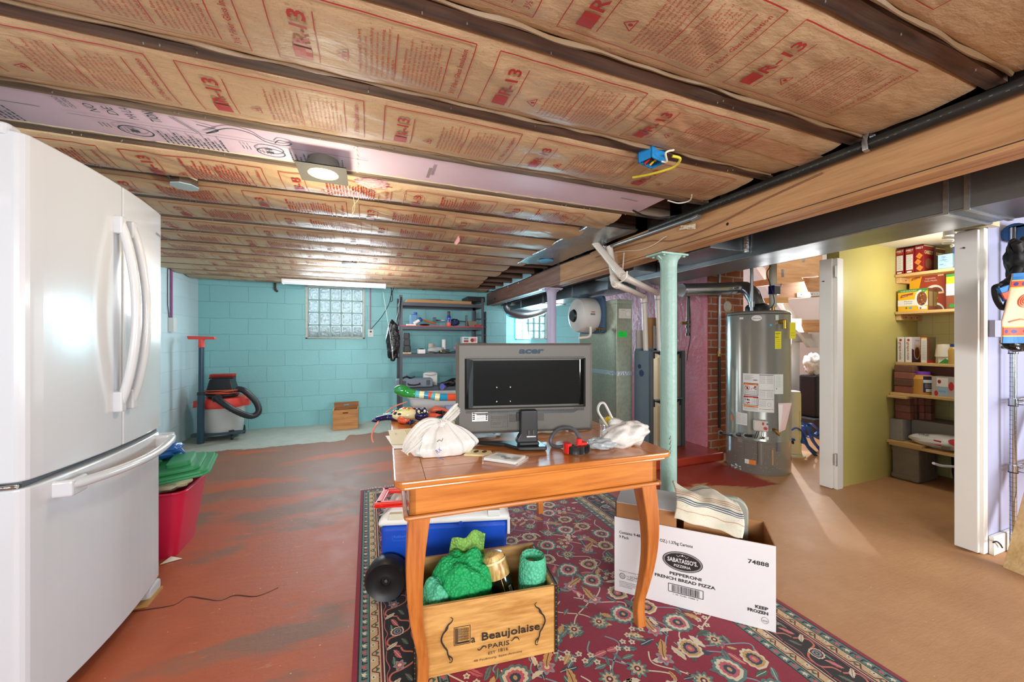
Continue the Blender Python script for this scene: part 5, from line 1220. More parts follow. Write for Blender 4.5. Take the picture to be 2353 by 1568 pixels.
for k in range(7): m.tube(smoothp([at(985+4*k, 955+(k*5) % 9, z=TZ+.008), at(1005+3*k, 960+(k*3) % 8, z=TZ+.012), at(1025, 963-(k*4) % 10, z=TZ+.012), at(1050, 958+(k*6) % 14, z=TZ+.008)], 5), .0035, mat('teal_cord', '4fc4b8', .5), 7)
m.build('coiled_cord', label='tangle of teal cord between the ceramic frog and the monitor', cat='cord')
m = M(); c = at(1030, 948, z=TZ); m.tube([c+Vector((-.02, 0, .02)), c+Vector((.12, .03, .02))], .02, mat('periwinkle_cloth', '8a9ac8', .7, bump=.4), 12); m.build('rolled_cloth', label='rolled periwinkle cloth under the frosted tray', cat='cloth')
m = M(); c = at(1015, 940, z=TZ); m.box((c.x-.05, c.y+.01, TZ+.001), (c.x+.03, c.y+.1, TZ+.04), BKP); m.build('black_case', bevel=.006, label='small black case under the front of the frosted tray', cat='case')
# ---------------- persian rug ----------------
def rugmat(name, hx, var=.25):
    t = NT('rug_'+name); c = lin(hx); n1 = t.noise(t.mapping((60, 260, 60)), 1.0, 3, .7)
    t.col(t.mix(n1, mulc(c, 1-var), mulc(c, 1+var))); t.bump(t.noise(t.tc.outputs['Object'], 420, 2), .5, .003)
    t.b.inputs['Sheen Weight'].default_value = .2; t.b.inputs['Specular IOR Level'].default_value = .15
    return t.fin(.9)
RC = {k: rugmat(k, v) for k, v in dict(red='8d1c33', dred='6a1424', teal='587a74', cream='c9ae84', gold='c49a5c', black='1f1a1c', salmon='c8705c', navy='2c3f50', rose='c05a62', green='3f6250', ltblue='7c9ca4', ivory='d8cbb0', grey='8d9396').items()}
RX0, RX1, RY0, RY1 = -.055, 1.765, .50, 3.24; RZ = .008
t = thing('persian_rug', 'crimson persian rug with floral field and dark patterned border under the table', 'rug', ((RX0+RX1)/2, (RY0+RY1)/2, 0))
m = M(); m.box((RX0, RY0, .0005), (RX1, RY1, RZ), RC['dred'])
D = Dec(m, lambda a, b, e: Vector((a, b, RZ+e*.35)), .0003)
def band(i0, i1, mt):
    for a in ((RX0+i0, RY0+i0, RX1-i0, RY0+i1), (RX0+i0, RY1-i1, RX1-i0, RY1-i0), (RX0+i0, RY0+i1, RX0+i1, RY1-i1), (RX1-i1, RY0+i1, RX1-i0, RY1-i1)): D.rect(*a, mt)
for i0, i1, c in ((.0, .018, 'red'), (.018, .024, 'black'), (.024, .058, 'teal'), (.058, .062, 'black'), (.062, .1, 'cream'), (.1, .108, 'dred'), (.108, .112, 'ivory'), (.112, .235, 'black'), (.235, .239, 'ivory'), (.239, .246, 'dred'), (.246, .283, 'cream'), (.283, .288, 'black'), (.288, .318, 'teal'), (.318, .323, 'black')): band(i0, i1, RC[c])
IN = .323
D.rect(RX0+IN, RY0+IN, RX1-IN, RY1-IN, RC['red'])
D.k = 8
def side_iter(off, step):
    """positions along the four sides at inset off: (x, y, rotation)"""
    o = []
    n = int((RY1-RY0-2*off)/step)
    for k in range(n):
        y = RY0+off+(k+.5)*(RY1-RY0-2*off)/n; o += [(RX0+off, y, PI/2, k), (RX1-off, y, -PI/2, k)]
    n = int((RX1-RX0-2*off)/step)
    for k in range(n):
        x = RX0+off+(k+.5)*(RX1-RX0-2*off)/n; o += [(x, RY0+off, 0, k), (x, RY1-off, PI, k)]
    return o
def loc(x, y, r, a, b): return (x+a*math.cos(r)-b*math.sin(r), y+a*math.sin(r)+b*math.cos(r))
def pl(x, y, r, pts, c): D.poly([loc(x, y, r, a, b) for a, b in pts], RC[c])
for off in (.041, .303):
    for x, y, r, k in side_iter(off, .034):
        kk = D.k
        pl(x, y, r, [(-.012, -.008), (-.004, -.004), (0, -.012), (.004, -.004), (.012, -.008), (.006, .003), (.01, .01), (0, .005), (-.01, .01), (-.006, .003)], 'rose' if k % 2 else 'ivory')
        pl(x, y, r, [(.014, -.012), (.0185, -.012), (.0185, .004), (.03, .004), (.03, .008), (.014, .008)], 'black'); D.k = kk
for off in (.081, .265):
    for x, y, r, k in side_iter(off, .075):
        kk = D.k
        D.path([loc(x, y, r, a, b) for a, b in ((-.037, -.012), (-.018, -.012), (-.004, .012), (.004, .012), (.018, -.012), (.037, -.012))], .0045, RC['dred'])
        for j in range(5): D.ellipse(*loc(x, y, r, -.03+.006*math.cos(j*1.257), .008+.006*math.sin(j*1.257)), .0042, .0042, RC['ivory'], 7)
        D.ellipse(*loc(x, y, r, -.03, .008), .003, .003, RC['black'], 6)
        pl(x, y, r, [(.0, -.014), (.007, -.006), (.011, .002), (.0, -.002), (-.011, .002), (-.007, -.006)], 'green'); D.k = kk
def flower(x, y, r0, s, cols=('ivory', 'rose', 'navy'), n=8, rot=0):
    D.poly([loc(x, y, rot, s*(1+.22*math.cos(n*t_))*math.cos(t_), s*(1+.22*math.cos(n*t_))*math.sin(t_)) for t_ in (2*PI*i/(n*6) for i in range(n*6))], RC[cols[0]])
    D.poly([loc(x, y, rot, s*.68*(1+.25*math.cos(n*t_))*math.cos(t_), s*.68*(1+.25*math.cos(n*t_))*math.sin(t_)) for t_ in (2*PI*i/(n*5) for i in range(n*5))], RC[cols[1]])
    D.ellipse(x, y, s*.36, s*.36, RC[cols[2]], 10); D.ellipse(x, y, s*.17, s*.17, RC['ivory' if cols[0] != 'ivory' else 'gold'], 8)
def palmette(x, y, rot, s, c=('teal', 'ivory', 'rose', 'dred')):
    def sh(k, n=9):
        o = []
        for i in range(n*4+1):
            a = -2.3+4.6*i/(n*4); rr = s*k*(1+.16*abs(math.sin(a*n/1.45))); o.append(loc(x, y, rot, rr*math.sin(a)*.85, rr*math.cos(a)))
        return o+[loc(x, y, rot, 0, -s*k*.95)]
    for k, cc in zip((1, .8, .58, .36), c): D.poly(sh(k), RC[cc])
    D.ellipse(*loc(x, y, rot, 0, s*.02), s*.14, s*.18, RC['gold'], 8)
def leaf(x, y, rot, L, c, c2='ivory', curve=.25):
    n = 9; A, B = [], []
    for i in range(n+1):
        q = i/n; w_ = L*.16*math.sin(PI*q)**.8*(1+.35*(i % 2)); cx_ = L*curve*math.sin(PI*q*.5)**2
        A.append(loc(x, y, rot, cx_-w_, L*q)); B.append(loc(x, y, rot, cx_+w_, L*q))
    P = A+B[::-1]; D.raw(A+B, [(i, i+1, n+2+i, n+1+i) for i in range(n)], RC[c])
    D.path([loc(x, y, rot, L*curve*math.sin(PI*i/n*.5)**2, L*i/n) for i in range(n)], L*.035, RC[c2])
def vine(pts, c='ivory', w_=.005):
    P = smoothp([(a, b, 0) for a, b in pts], 8); D.path([(p.x, p.y) for p in P], w_, RC[c])
# main border: scrolling salmon vine with leaves and blossoms
for x, y, r, k in side_iter(.1735, .165):
    kk = D.k
    vine([loc(x, y, r, a, b) for a, b in ((-.083, 0), (-.06, .045), (-.03, .04), (-.02, 0), (.0, -.04), (.04, -.045), (.06, -.01), (.083, 0))], 'salmon', .007)
    vine([loc(x, y, r, a, b) for a, b in ((-.083, -.052), (-.03, -.045), (.0, -.055), (.04, -.045), (.083, -.052))], 'rose', .0035)
    vine([loc(x, y, r, a, b) for a, b in ((-.083, .052), (-.03, .055), (.0, .045), (.04, .055), (.083, .052))], 'rose', .0035)
    leaf(*loc(x, y, r, -.055, .01), r+.9, .05, 'ivory', 'dred'); leaf(*loc(x, y, r, -.045, -.005), r+2.4, .045, 'green', 'salmon'); leaf(*loc(x, y, r, .03, .0), r-.8, .055, 'rose', 'ivory'); leaf(*loc(x, y, r, .045, .03), r+1.9, .04, 'green', 'ivory')
    if k % 2: palmette(*loc(x, y, r, .0, .005), r, .026, ('ivory', 'dred', 'ltblue', 'navy'))
    else: flower(*loc(x, y, r, .0, .01), 0, .02, ('grey', 'rose', 'ivory'), 6)
    D.k = kk
# field
cx_ = (RX0+RX1)/2; fx0, fx1, fy0, fy1 = RX0+IN, RX1-IN, RY0+IN, RY1-IN
rr_ = random.Random(11)
D.k += 3; k0 = D.k
for row in range(17):
    y = fy0+.05+row*(fy1-fy0-.09)/16.3
    for col in range(5):
        for sgn in (-1, 1):
            D.k = k0
            dx = .06+col*.125+(.06 if row % 2 else 0)
            if dx > (fx1-fx0)/2-.05: continue
            x = cx_+sgn*dx; j = (row*7+col*3) % 9; q = random.Random(row*31+col)
            rot = sgn*q.uniform(-2.5, 2.5)
            x2, y2 = x+sgn*.12*q.choice((-1, 1))*.8, y+.17
            x2 = min(fx1-.03, max(fx0+.03, x2)); y2 = min(fy1-.02, y2)
            vine([(x, y), (x+sgn*q.uniform(-.07, .07), y+.06), (x2-sgn*q.uniform(-.05, .05), y+.12), (x2, y2)], 'ivory' if q.random() < .6 else 'ltblue', .0055)
            for _ in range(4):
                lx, ly = x+sgn*q.uniform(-.07, .07), y+q.uniform(-.04, .09)
                lx = min(fx1-.05, max(fx0+.05, lx)); ly = min(fy1-.06, max(fy0+.06, ly))
                leaf(lx, ly, rot+q.uniform(-2, 2)*sgn, q.uniform(.035, .075), q.choice(['teal', 'green', 'ivory', 'gold', 'rose', 'navy']), q.choice(['ivory', 'dred', 'cream']), sgn*q.uniform(-.4, .4))
            if j in (0, 4): palmette(x, y, rot, .056, ('teal', 'ivory', 'rose', 'navy'))
            elif j in (2, 7): palmette(x, y, rot, .045, ('ivory', 'gold', 'navy', 'rose'))
            elif j in (1, 5): flower(x, y, 0, .034, ('teal', 'cream', 'dred'), 9)
            elif j == 3:
                for z_ in range(8): a = z_*.4-1.4; flower(*loc(x, y, rot, .028*(z_ % 2)-.014, z_*.022-.08), 0, .0115, ('ivory', 'ivory', 'dred'), 5)
            else: flower(x, y, 0, .028, ('grey', 'rose', 'ivory'), 6); leaf(x, y, rot, .09, 'gold', 'dred', .3)
m.build('pile', t, weld=False)
m = M(); FR = mat('rug_fringe', 'e0d8c4', .9, var=.2)
for k in range(150):
    x = RX0+(RX1-RX0)*k/149; m.tube([(x, RY1, .004), (x+rnd.uniform(-.012, .012), RY1+.03+rnd.uniform(-.01, .02), .003)], .0022, FR, 4)
m.build('fringe', t, kind='stuff')

# ---------------- wheeled cooler ----------------
BLU = mat('cooler_blue', '1450c4', .38, var=.04, bump=.2, bs=90); CWH = mat('cooler_white', 'e4e3de', .4, var=.03); CRD_ = mat('cooler_red', 'e03226', .35); TYR = mat('wheel_black', '17171a', .45, bump=.15, bs=25)
CT = Tr(.055, 1.905, 0) @ Rz(-.26)
t = thing('cooler', 'blue wheeled cooler with white lid and red handle under the table', 'cooler', CT @ Vector((.3, .15, 0)))
CL, CD = .60, .30
m = M(CT); lo = [(.05, .01, .06), (CL-.03, .01, .04), (CL-.03, CD-.02, .04), (.05, CD-.02, .06)]; mid = [(.0, 0, .12), (CL, 0, .12), (CL, CD, .12), (0, CD, .12)]; hi = [(-.0, -.005, .315), (CL+.01, -.005, .315), (CL+.01, CD, .315), (-.0, CD, .315)]
m.add(lo+mid+hi, [(3, 2, 1, 0), (8, 9, 10, 11)]+[(r*4+k, r*4+(k+1) % 4, (r+1)*4+(k+1) % 4, (r+1)*4+k) for r in range(2) for k in range(4)], BLU); m.build('body', t, bevel=.022, seg=4)
m = M(CT); m.box((.02, -.003, .04), (.16, .30, .11), BLU); m.build('wheel_arch', t, bevel=.02, seg=3)
m = M(CT); lo = [(-.012, -.012, .318), (CL+.02, -.012, .318), (CL+.02, CD+.005, .318), (-.012, CD+.005, .318)]; mid = [(-.008, -.008, .345)]+[(CL+.016, -.008, .345), (CL+.016, CD, .345), (-.008, CD, .345)]; hi = [(.045, .045, .392), (CL-.03, .045, .392), (CL-.03, CD-.02, .392), (.045, CD-.02, .392)]
m.add(lo+mid+hi, [(3, 2, 1, 0), (8, 9, 10, 11)]+[(r*4+k, r*4+(k+1) % 4, (r+1)*4+(k+1) % 4, (r+1)*4+k) for r in range(2) for k in range(4)], CWH); ld = m.build('lid', t, bevel=.012, seg=4)
m = M(CT); m.prism([(.03, .335), (.11, .335), (.10, .372), (.04, .372)], 'y', -.006, .03, mat('lid_recess', 'd8d4bc', .5)); m.build('lid_recess', ld, bevel=.003)
for x in (.17, .38): M(CT).cyl((x, -.016, .316), (x, .0, .316), .011, BLU, 14).build('latch_bump', t)
m = M(CT); P = smoothp([(.2, .10, .402), (.1, .10, .40), (.03, .09, .39), (.0, .06, .375), (-.01, .03, .36)], 4)
m.prism(rrect(-.02, .045, .26, .20, .03), 'z', .394, .418, CRD_)
m2 = M(CT)
for a, b2 in (((-.035, .03), (.26, .06)), ((-.035, .19), (.26, .22)), ((-.035, .03), (.0, .22)), ((.12, .03), (.26, .22))): m2.box((a[0], a[1], .392), (b2[0], b2[1], .416), CRD_)
m2.build('tow_handle', t, bevel=.008, seg=3)
WC = CT @ Vector((.03, -.035, .0))
A = Matrix.Rotation(-.26-.10, 3, 'Z') @ Matrix.Rotation(PI/2, 3, 'X')
for yy in (-.085, .30):
    w_ = CT @ Vector((.045, yy, .108)); w_.z = .108
    m = M(); m.lathe([(0, .0), (.02, .0), (.024, .008), (.05, .004), (.07, .012), (.085, .02), (.097, .0), (.095, -.05), (.08, -.075), (0, -.075)], TYR, w_, Matrix.Rotation(-.26, 3, 'Z') @ Matrix.Rotation(PI/2, 3, 'X'), 36); wh = m.build('wheel', t)
    m = M(); m.lathe([(0, .006), (.007, .006), (.011, .0)], mat('chrome'), w_, Matrix.Rotation(-.26, 3, 'Z') @ Matrix.Rotation(PI/2, 3, 'X'), 12); m.build('axle_cap', wh)
EMB = mat('emboss_blue', '3a78e0', .35)
m = M(CT); D = Dec(m, on_plane((0, -.0035, 0), (1, 0, 0), (0, 0, 1))); D.path([(a, b) for a, b in rrect(.055, .245, .155, .285, .012)]+[rrect(.055, .245, .155, .285, .012)[0]], .0015, EMB); D.text('Rubbermaid', .062, .258, .018, EMB, .085, bold=.01); m.build('embossed_name', t)
m = M(CT); m.box((CL-.09, -.012, .34), (CL-.03, .02, .372), CWH); m.box((CL+.006, -.01, .25), (CL+.02, .05, .335), CWH); m.build('lid_latch', t, bevel=.004)

# ---------------- wine crate ----------------
CRW = wood('crate_pine', 'd8a45e', 'b37a3a', 'x', .5, knots=True); CRI = wood('crate_pine_inner', 'd2a468', 'b1824a', 'x', .6)
KT = Tr(.150, 1.352, .0105) @ Rz(-.118); KL, KD, KH = .527, .305, .252
t = thing('wine_crate', 'wooden wine crate printed La Beaujolaise holding bubble-wrapped bottles', 'crate', KT @ Vector((KL/2, KD/2, 0)))
INKB = mat('crate_ink', '2b2320', .6)
m = M(KT); m.box((0, 0, 0), (KL, .013, KH), CRW); fp = m.build('front_panel', t, bevel=.0015)
m = M(KT); m.box((0, KD-.013, 0), (KL, KD, KH+.01), CRI); m.build('back_panel', t, bevel=.0015)
for x in (.004, KL-.017):
    m = M(KT); m.box((x, .013, 0), (x+.013, KD-.013, KH+.004), CRI); m.build('side_panel', t, bevel=.0015)
m = M(KT); m.box((.017, .013, 0), (KL-.017, KD-.013, .012), CRI); m.build('bottom_panel', t)
MS = mat('tarnished_strap', '4a4038', .45, .7, var=.6, vs=30)
for x in (-.004, KL-.008):
    m = M(KT)
    m.box((x, -.003, .0), (x+.012, -.0005, KH+.002), MS); m.box((x if x < 0 else KL+.0002, -.003, 0), (x+.003 if x < 0 else KL+.003, .02, KH+.002), MS); m.box((x if x < 0 else KL+.0002, .0, KH-.02), (x+.003 if x < 0 else KL+.003, KD, KH+.008), MS)
    m.box((x, .0, KH+.003), (x+.012, KD, KH+.006), mat('grey_strap', '8f8f8c', .4, .7)); s_ = m.build('metal_edge', t)
    m = M(KT)
    for k in range(14): m.ell((x+.006, -.003, .012+.018*k), (.0022, .0015, .0022), mat('nail_metal'), n=6, k=4)
    m.build('tacks', s_, kind='stuff')
m = M(KT); D = Dec(m, on_plane((0, -.0003, 0), (1, 0, 0), (0, 0, 1)), .0003)
D.frame(.138, .098, .196, .162, .0022, INKB); D.rect(.141, .101, .150, .159, mat('crate_ink_soft', '5a4430', .6)); D.rect(.150, .101, .193, .108, mat('crate_ink_soft'))
for i in range(9):
    for j in range(11): D.rect(.154+i*.0042, .112+j*.0043, .1565+i*.0042+.0008*(j % 2), .1145+j*.0043, INKB)
D.rect(.150, .106, .152, .160, INKB); D.rect(.150, .106, .193, .1085, INKB)
D.text('a', .199, .100, .037, INKB, None, bold=.01); D.text('Beaujolaise', .238, .100, .040, INKB, .222, bold=.015)
D.text('PARIS', .262, .066, .023, INKB, .079, bold=.005); D.text('EST', .262, .044, .0145, INKB, .027); D.text('1816', .300, .046, .0165, INKB, .036)
D.text('48 Faubourg, Saint-Antoine', .208, .028, .0105, INKB, .182)
def curl(P, w_): q = smoothp([(a, b, 0) for a, b in P], 7); D.path([(p.x, p.y) for p in q], [w_*(.4+.9*math.sin(PI*i/(len(q)-1))) for i in range(len(q))], INKB)
curl([(.222, .075), (.226, .068), (.234, .070), (.242, .078), (.25, .078), (.254, .073), (.25, .071)], .003)
curl([(.346, .081), (.35, .078), (.356, .083), (.364, .088), (.372, .086), (.378, .078), (.378, .074)], .003)
for sx, x0_ in ((1, .448), (-1, .125)):
    curl([(x0_+sx*.0, .205), (x0_-sx*.008, .198), (x0_-sx*.004, .188), (x0_+sx*.008, .178), (x0_+sx*.012, .165), (x0_+sx*.026, .15), (x0_+sx*.032, .128), (x0_+sx*.022, .105), (x0_+sx*.012, .09), (x0_+sx*.008, .072), (x0_-sx*.006, .058), (x0_-sx*.004, .045), (x0_+sx*.005, .045)], .0045)
    curl([(x0_+sx*.0, .186), (x0_+sx*.008, .18), (x0_+sx*.016, .168), (x0_+sx*.02, .16)], .003); curl([(x0_+sx*.0, .05), (x0_+sx*.006, .065), (x0_+sx*.01, .078)], .003)
m.build('printed_label', fp)
def bubble(name, hx, seed=0):
    if name in MATS: return MATS[name]
    t_ = NT(name); v = t_.n('TexVoronoi'); v.inputs['Scale'].default_value = 95; t_.l(t_.tc.outputs['Object'], v.inputs['Vector'])
    c = lin(hx); t_.col(t_.mix(v.outputs['Distance'], mulc(c, 1.35), mulc(c, .75))); t_.bump(v.outputs['Distance'], .9, .006)
    t_.b.inputs['Transmission Weight'].default_value = .35; t_.b.inputs['IOR'].default_value = 1.2
    MATS[name] = t_.fin(.18); return MATS[name]
GB1, GB2 = bubble('green_bubble_wrap', '35c070'), bubble('mint_bubble_wrap', '6fdcae')
def K(x, y, z): return KT @ Vector((x, y, z))
m = M(); m.ell(K(.19, .145, .19), (.13, .10, .15), GB1, nz=.25, ns=5, n=48, k=32); m.build('bubble_wrap', label='largest crumpled heap of green bubble wrap in the wine crate', cat='bubble wrap')
m = M()
pz = [K(.13, .2, .24), K(.29, .22, .24), K(.29, .235, .375), K(.15, .21, .375)]
m.grid(lambda a, b: pz[0].lerp(pz[1], a).lerp(pz[3].lerp(pz[2], a), b)+Vector((0, .018*math.sin(a*7+b*3), .006*math.sin(a*11))), 24, 16, bubble('yellow_bubble_wrap', '9ed06a')); m.build('bubble_wrap', solid=.004, label='upright yellow-green bubble wrap flap behind the heap in the crate', cat='bubble wrap')
m = M(); m.ell(K(.08, .10, .18), (.06, .07, .10), GB2, nz=.22, ns=5, n=36, k=24); m.build('bubble_wrap', label='paler mint bubble wrap lump at the left end of the crate', cat='bubble wrap')
# bottle with wood-look cap lying tilted
t = thing('bottle', 'dark glossy bottle with wood-patterned top leaning in the wine crate', 'bottle', K(.345, .16, .05))
A = Matrix.Rotation(-.10, 3, 'Z') @ Matrix.Rotation(-.30, 3, 'X') @ Matrix.Rotation(-.25, 3, 'Y')
BWD = wood('wood_look_cap', 'e8c27a', '9a6a30', 'z', .3, sc=1.6)
c = K(.372, .088, .085)
M().lathe([(0, 0), (.042, .0), (.046, .02), (.046, .17), (.045, .19)], mat('gloss_black_bottle', '14100c', .1, coat=.8), c, A, 32).build('bottle_body', t)
M().lathe([(.047, .165), (.048, .185), (.047, .225), (.040, .25), (.02, .262), (0, .264)], BWD, c, A, 32).build('bottle_top', t)
M().lathe([(.0483, .222), (.0486, .226), (.0483, .23)], CRM, c, A, 32).build('cream_band', t)
m = M(); D = Dec(m, lambda a, b, e: c+A @ Vector(((.0466+e)*math.sin(a/.046), -(.0466+e)*math.cos(a/.046), b)), .0003)
D.rect(-.001, .04, .001, .17, mat('gold_line', 'c9a860', .4), 1, 6); D.rect(.02, .07, .034, .13, mat('label_white'), 4, 6); D.rect(.022, .074, .032, .126, mat('label_grey', '7a7a78', .5), 4, 6); m.build('bottle_label', t)
t = thing('bottle', 'bottle with red cap rolled in mint bubble wrap at the right end of the crate', 'bottle', K(.46, .11, .02))
c = K(.452, .095, .03)
m = M(); m.lathe([(.052, 0), (.056, .03), (.056, .24), (.052, .285), (.046, .296), (.036, .29), (.030, .26)], GB2, c, Matrix.Rotation(.04, 3, 'Y'), 30); m.build('bubble_wrap_roll', t)
M().cyl(c+Vector((0, 0, .02)), c+Vector((0, 0, .25)), .026, mat('pale_bottle', 'c8e8e0', .2, trans=.4), 20).build('bottle_body', t)
M().lathe([(.015, .25), (.016, .252), (.016, .272), (0, .273)], mat('red_cap', 'e0404a', .35), c, n=20).build('cap', t)

# ---------------- pizza carton with inner boxes ----------------
BT = Tr(1.098, 1.508, .0105) @ Rz(-.786); BL_, BD_, BH_ = .643, .236, .352
KFT = mat('carton_kraft', 'b07c4c', .8, bump=.1); CWT = mat('carton_white', 'ebe8e8', .6, var=.015)
t = thing('pizza_carton', 'white printed frozen pizza carton standing open right of the table leg', 'carton', BT @ Vector((BL_/2, BD_/2, 0)))
th = .005
m = M(BT); m.box((0, 0, 0), (BL_, th*.5, BH_), CWT); m.box((0, th*.5, 0), (BL_, th, BH_), KFT); fp = m.build('front_wall', t)
m = M(BT); m.box((0, BD_-th, 0), (BL_, BD_, BH_), KFT); m.build('back_wall', t)
for x in (0, BL_-th): m = M(BT); m.box((x, th, 0), (x+th, BD_-th, BH_), KFT); m.build('end_wall', t)
m = M(BT); m.box((th, th, 0), (BL_-th, BD_-th, th), KFT); m.build('bottom', t)
m = M(BT); D = Dec(m, on_plane((0, -.0002, 0), (1, 0, 0), (0, 0, 1)), .0003); K_ = mat('carton_ink', '26211f', .6); KG = mat('carton_grey_ink', '6b6768', .6)
D.text('Contains: 9-48.6 OZ. (13.6 OZ.) 1.37kg Cartons', .022, .277, .0185, K_, .315, bold=.02); D.text('9 Pack', .022, .256, .0185, K_, .045, bold=.02)
D.text('74888', .545, .262, .024, K_, .074, bold=.02)
ex_, ey_ = .295, .205
D.ellipse(ex_, ey_, .082, .044, K_, 36); D.ring(ex_, ey_, .0775, .040, .0012, mat('carton_white'), 36); D.ring(ex_, ey_, .074, .0375, .0008, mat('carton_white'), 36)
D.text("SABATASSO'S.", ex_, ey_-.006, .026, mat('carton_white'), .122, 'c', bold=.02); D.text('PIZZERIA', ex_, ey_-.026, .0155, mat('carton_white'), .068, 'c', bold=.01)
for sx in (-1, 1): D.path([(ex_+sx*(.004+.02*k/8), ey_+.024+.004*math.sin(k*.9)) for k in range(9)], .0012, mat('carton_white'))
D.ellipse(ex_, ey_+.028, .003, .004, mat('carton_white'), 8)
D.text('PEPPERONI', ex_+.012, .139, .0185, K_, .128, 'c', bold=.03); D.text('FRENCH BREAD PIZZA', ex_+.008, .116, .0185, K_, .245, 'c', bold=.03)
D.frame(.238, .062, .378, .098, .0026, K_); q = random.Random(5); x = .252
while x < .364: w_ = q.choice((.0008, .0012, .0022)); D.rect(x, .065, x+w_, .095, K_); x += w_+q.choice((.001, .0016, .0024))
D.text('1  00  72180  74888  8', .308, .052, .007, K_, .10, 'c')
D.text('KEEP', .616, .083, .0175, K_, .045, 'r', bold=.03); D.text('FROZEN', .616, .064, .0175, K_, .072, 'r', bold=.03)
D.ring(.605, .040, .0125, .0125, .001, K_); D.text('RECYCLES', .605, .037, .005, K_, .018, 'c')
for k in range(3): D.line((.597, .034+.003*k), (.613, .034+.003*k), .0005, K_)
D.text("Schwan's Consumer Brands, Inc.", .023, .100, .008, KG, .125); D.text('is a subsidiary of', .095, .0905, .007, KG, .052); D.ring(.037, .079, .0125, .0125, .0025, KG)
for k in range(4): D.line((.028, .073+.004*k), (.046, .073+.004*k), .001, KG)
D.text('THE', .055, .079, .007, KG); D.text('SCHWAN', .072, .076, .0165, KG, .07); D.text('FOOD COMPANY', .058, .066, .0095, KG, .088)
for k, s_ in enumerate(('DISTRIBUTED BY SCHWANS CONSUMER BRANDS', 'NORTH AMERICA, BLOOMINGTON, MN 55438', '© 2012 SCHWANS CONSUMER BRANDS, INC.', 'ALL RIGHTS RESERVED.')): D.text(s_, .023, .050-.0075*k, .0062, KG, .13 if k < 3 else .06)
m.build('printed_front', fp)
# inner kraft carton at the left end
t = thing('kraft_carton', 'brown cardboard carton with pale blue-lit top standing in the left end of the pizza carton', 'carton', BT @ Vector((.14, .12, .006)))
m = M(BT); m.box((.008, .008, .006), (.27, BD_-.01, .42), KFT); m.build('box_body', t, bevel=.001)
m = M(BT); m.add([(.008, .006, .422), (.27, .006, .422), (.27, BD_-.01, .428), (.008, BD_-.01, .428), (.008, .006, .42), (.27, .006, .42), (.27, BD_-.01, .42), (.008, BD_-.01, .42)], [(0, 1, 2, 3), (4, 5, 1, 0), (5, 6, 2, 1), (7, 6, 5, 4), (6, 7, 3, 2), (7, 4, 0, 3)], mat('blue_lit_carton_top', 'd4dade', .6)); m.build('top_flap', t)  # blue light on the cardboard top is put into the flap colour
m = M(BT); m.box((.004, .002, .36), (.008, .03, .418), mat('groove')); m.build('corner_crease', t)
# second carton leaning, with towel
BT2 = BT @ Tr(.285, .03, .008) @ Matrix.Rotation(.05, 4, 'Y') @ Matrix.Rotation(-.20, 4, 'X')
t = thing('kraft_carton', 'leaning brown cardboard carton with two white labels under the towel', 'carton', BT @ Vector((.4, .12, .006)))
m = M(BT2); m.box((0, 0, 0), (.225, .09, .445), KFT); m.build('box_body', t, bevel=.001)
m = M(BT2); D = Dec(m, on_plane((0, -.0003, 0), (1, 0, 0), (0, 0, 1)), .0003)
D.rect(.02, .36, .09, .405, mat('label_white')); D.rect(.135, .365, .205, .408, mat('label_white'))
for k in range(5): D.line((.14, .4-.007*k), (.18+.004*(k % 3), .4-.007*k), .0014, KG); D.line((.03, .398-.007*k), (.07, .398-.007*k), .0014, KG)
m.build('shipping_label', t, kind='stuff'); 
# folded grey chair back
t = thing('grey_folding_seat', 'grey moulded plastic seat back standing in the right of the pizza carton', 'seat', BT @ Vector((.5, .15, .006)))
GP = mat('sage_grey_plastic', '9ba093', .45)
P = rrect(.42, .02, .575, .455, .06, 6)
m = M(BT); m.prism(P, 'y', .195, .225, GP); m.build('panel', t, bevel=.008, seg=3)
m = M(BT); m.prism(rrect(.525, .08, .548, .385, .0113, 5), 'y', .189, .196, mat('grey_slot', '5e6259', .6)); m.build('slot', t, bevel=.002)
# striped towel draped on top
TWM = NT('striped_towel'); sp_ = TWM.n('SeparateXYZ'); TWM.l(TWM.tc.outputs['UV'], sp_.inputs[0])
def stripe(vals, w_):
    o = None
    for v in vals:
        q = TWM.math('LESS_THAN', TWM.math('ABSOLUTE', TWM.math('SUBTRACT', sp_.outputs[1], v)), w_); o = q if o is None else TWM.math('MAXIMUM', o, q)
    return o
base = TWM.mix(TWM.noise(TWM.tc.outputs['Object'], 9, 3), lin('ded9b8'), lin('e9e6dc'))
base = TWM.mix(TWM.math('MULTIPLY', TWM.math('SUBTRACT', TWM.noise(TWM.tc.outputs['Object'], 14, 4, .7), .58), 6, clamp=True), base, lin('a8c48a'))
base = TWM.mix(stripe((.22, .50, .54, .58, .93), .008), base, lin('c89a7c')); base = TWM.mix(stripe((.38, .41, .44, .83, .86), .008), base, lin('4c586c'))
TWM.col(base); TWM.bump(TWM.noise(TWM.tc.outputs['Object'], 260, 2), .6, .003); TWM = TWM.fin(.95)
def tw(a, b):
    # b: 0 front hem, 1 back hem
    x = .262+.255*a+.01*math.sin(b*5); fold = .42
    if b < fold: q = b/fold; y = -.015+.035*q; z = .375+.075*q
    else: q = (b-fold)/(1-fold); y = .02+.19*q; z = .45+.02*math.sin(q*PI)+.02*math.sin(a*9+q*3)*q
    y -= .006*math.sin(a*8); z += .012*a*0+.010*noise.noise(Vector((a*5, b*5, 3)))-.03*a
    return BT @ Vector((x, y-.045, z+.045))
m = M(); m.grid(tw, 44, 36, TWM); o = m.build('towel', label='stained striped kitchen towel draped over the leaning carton', cat='towel', solid=.006, weld=False)
uv = o.data.uv_layers.new(name='uv'); nv = 37
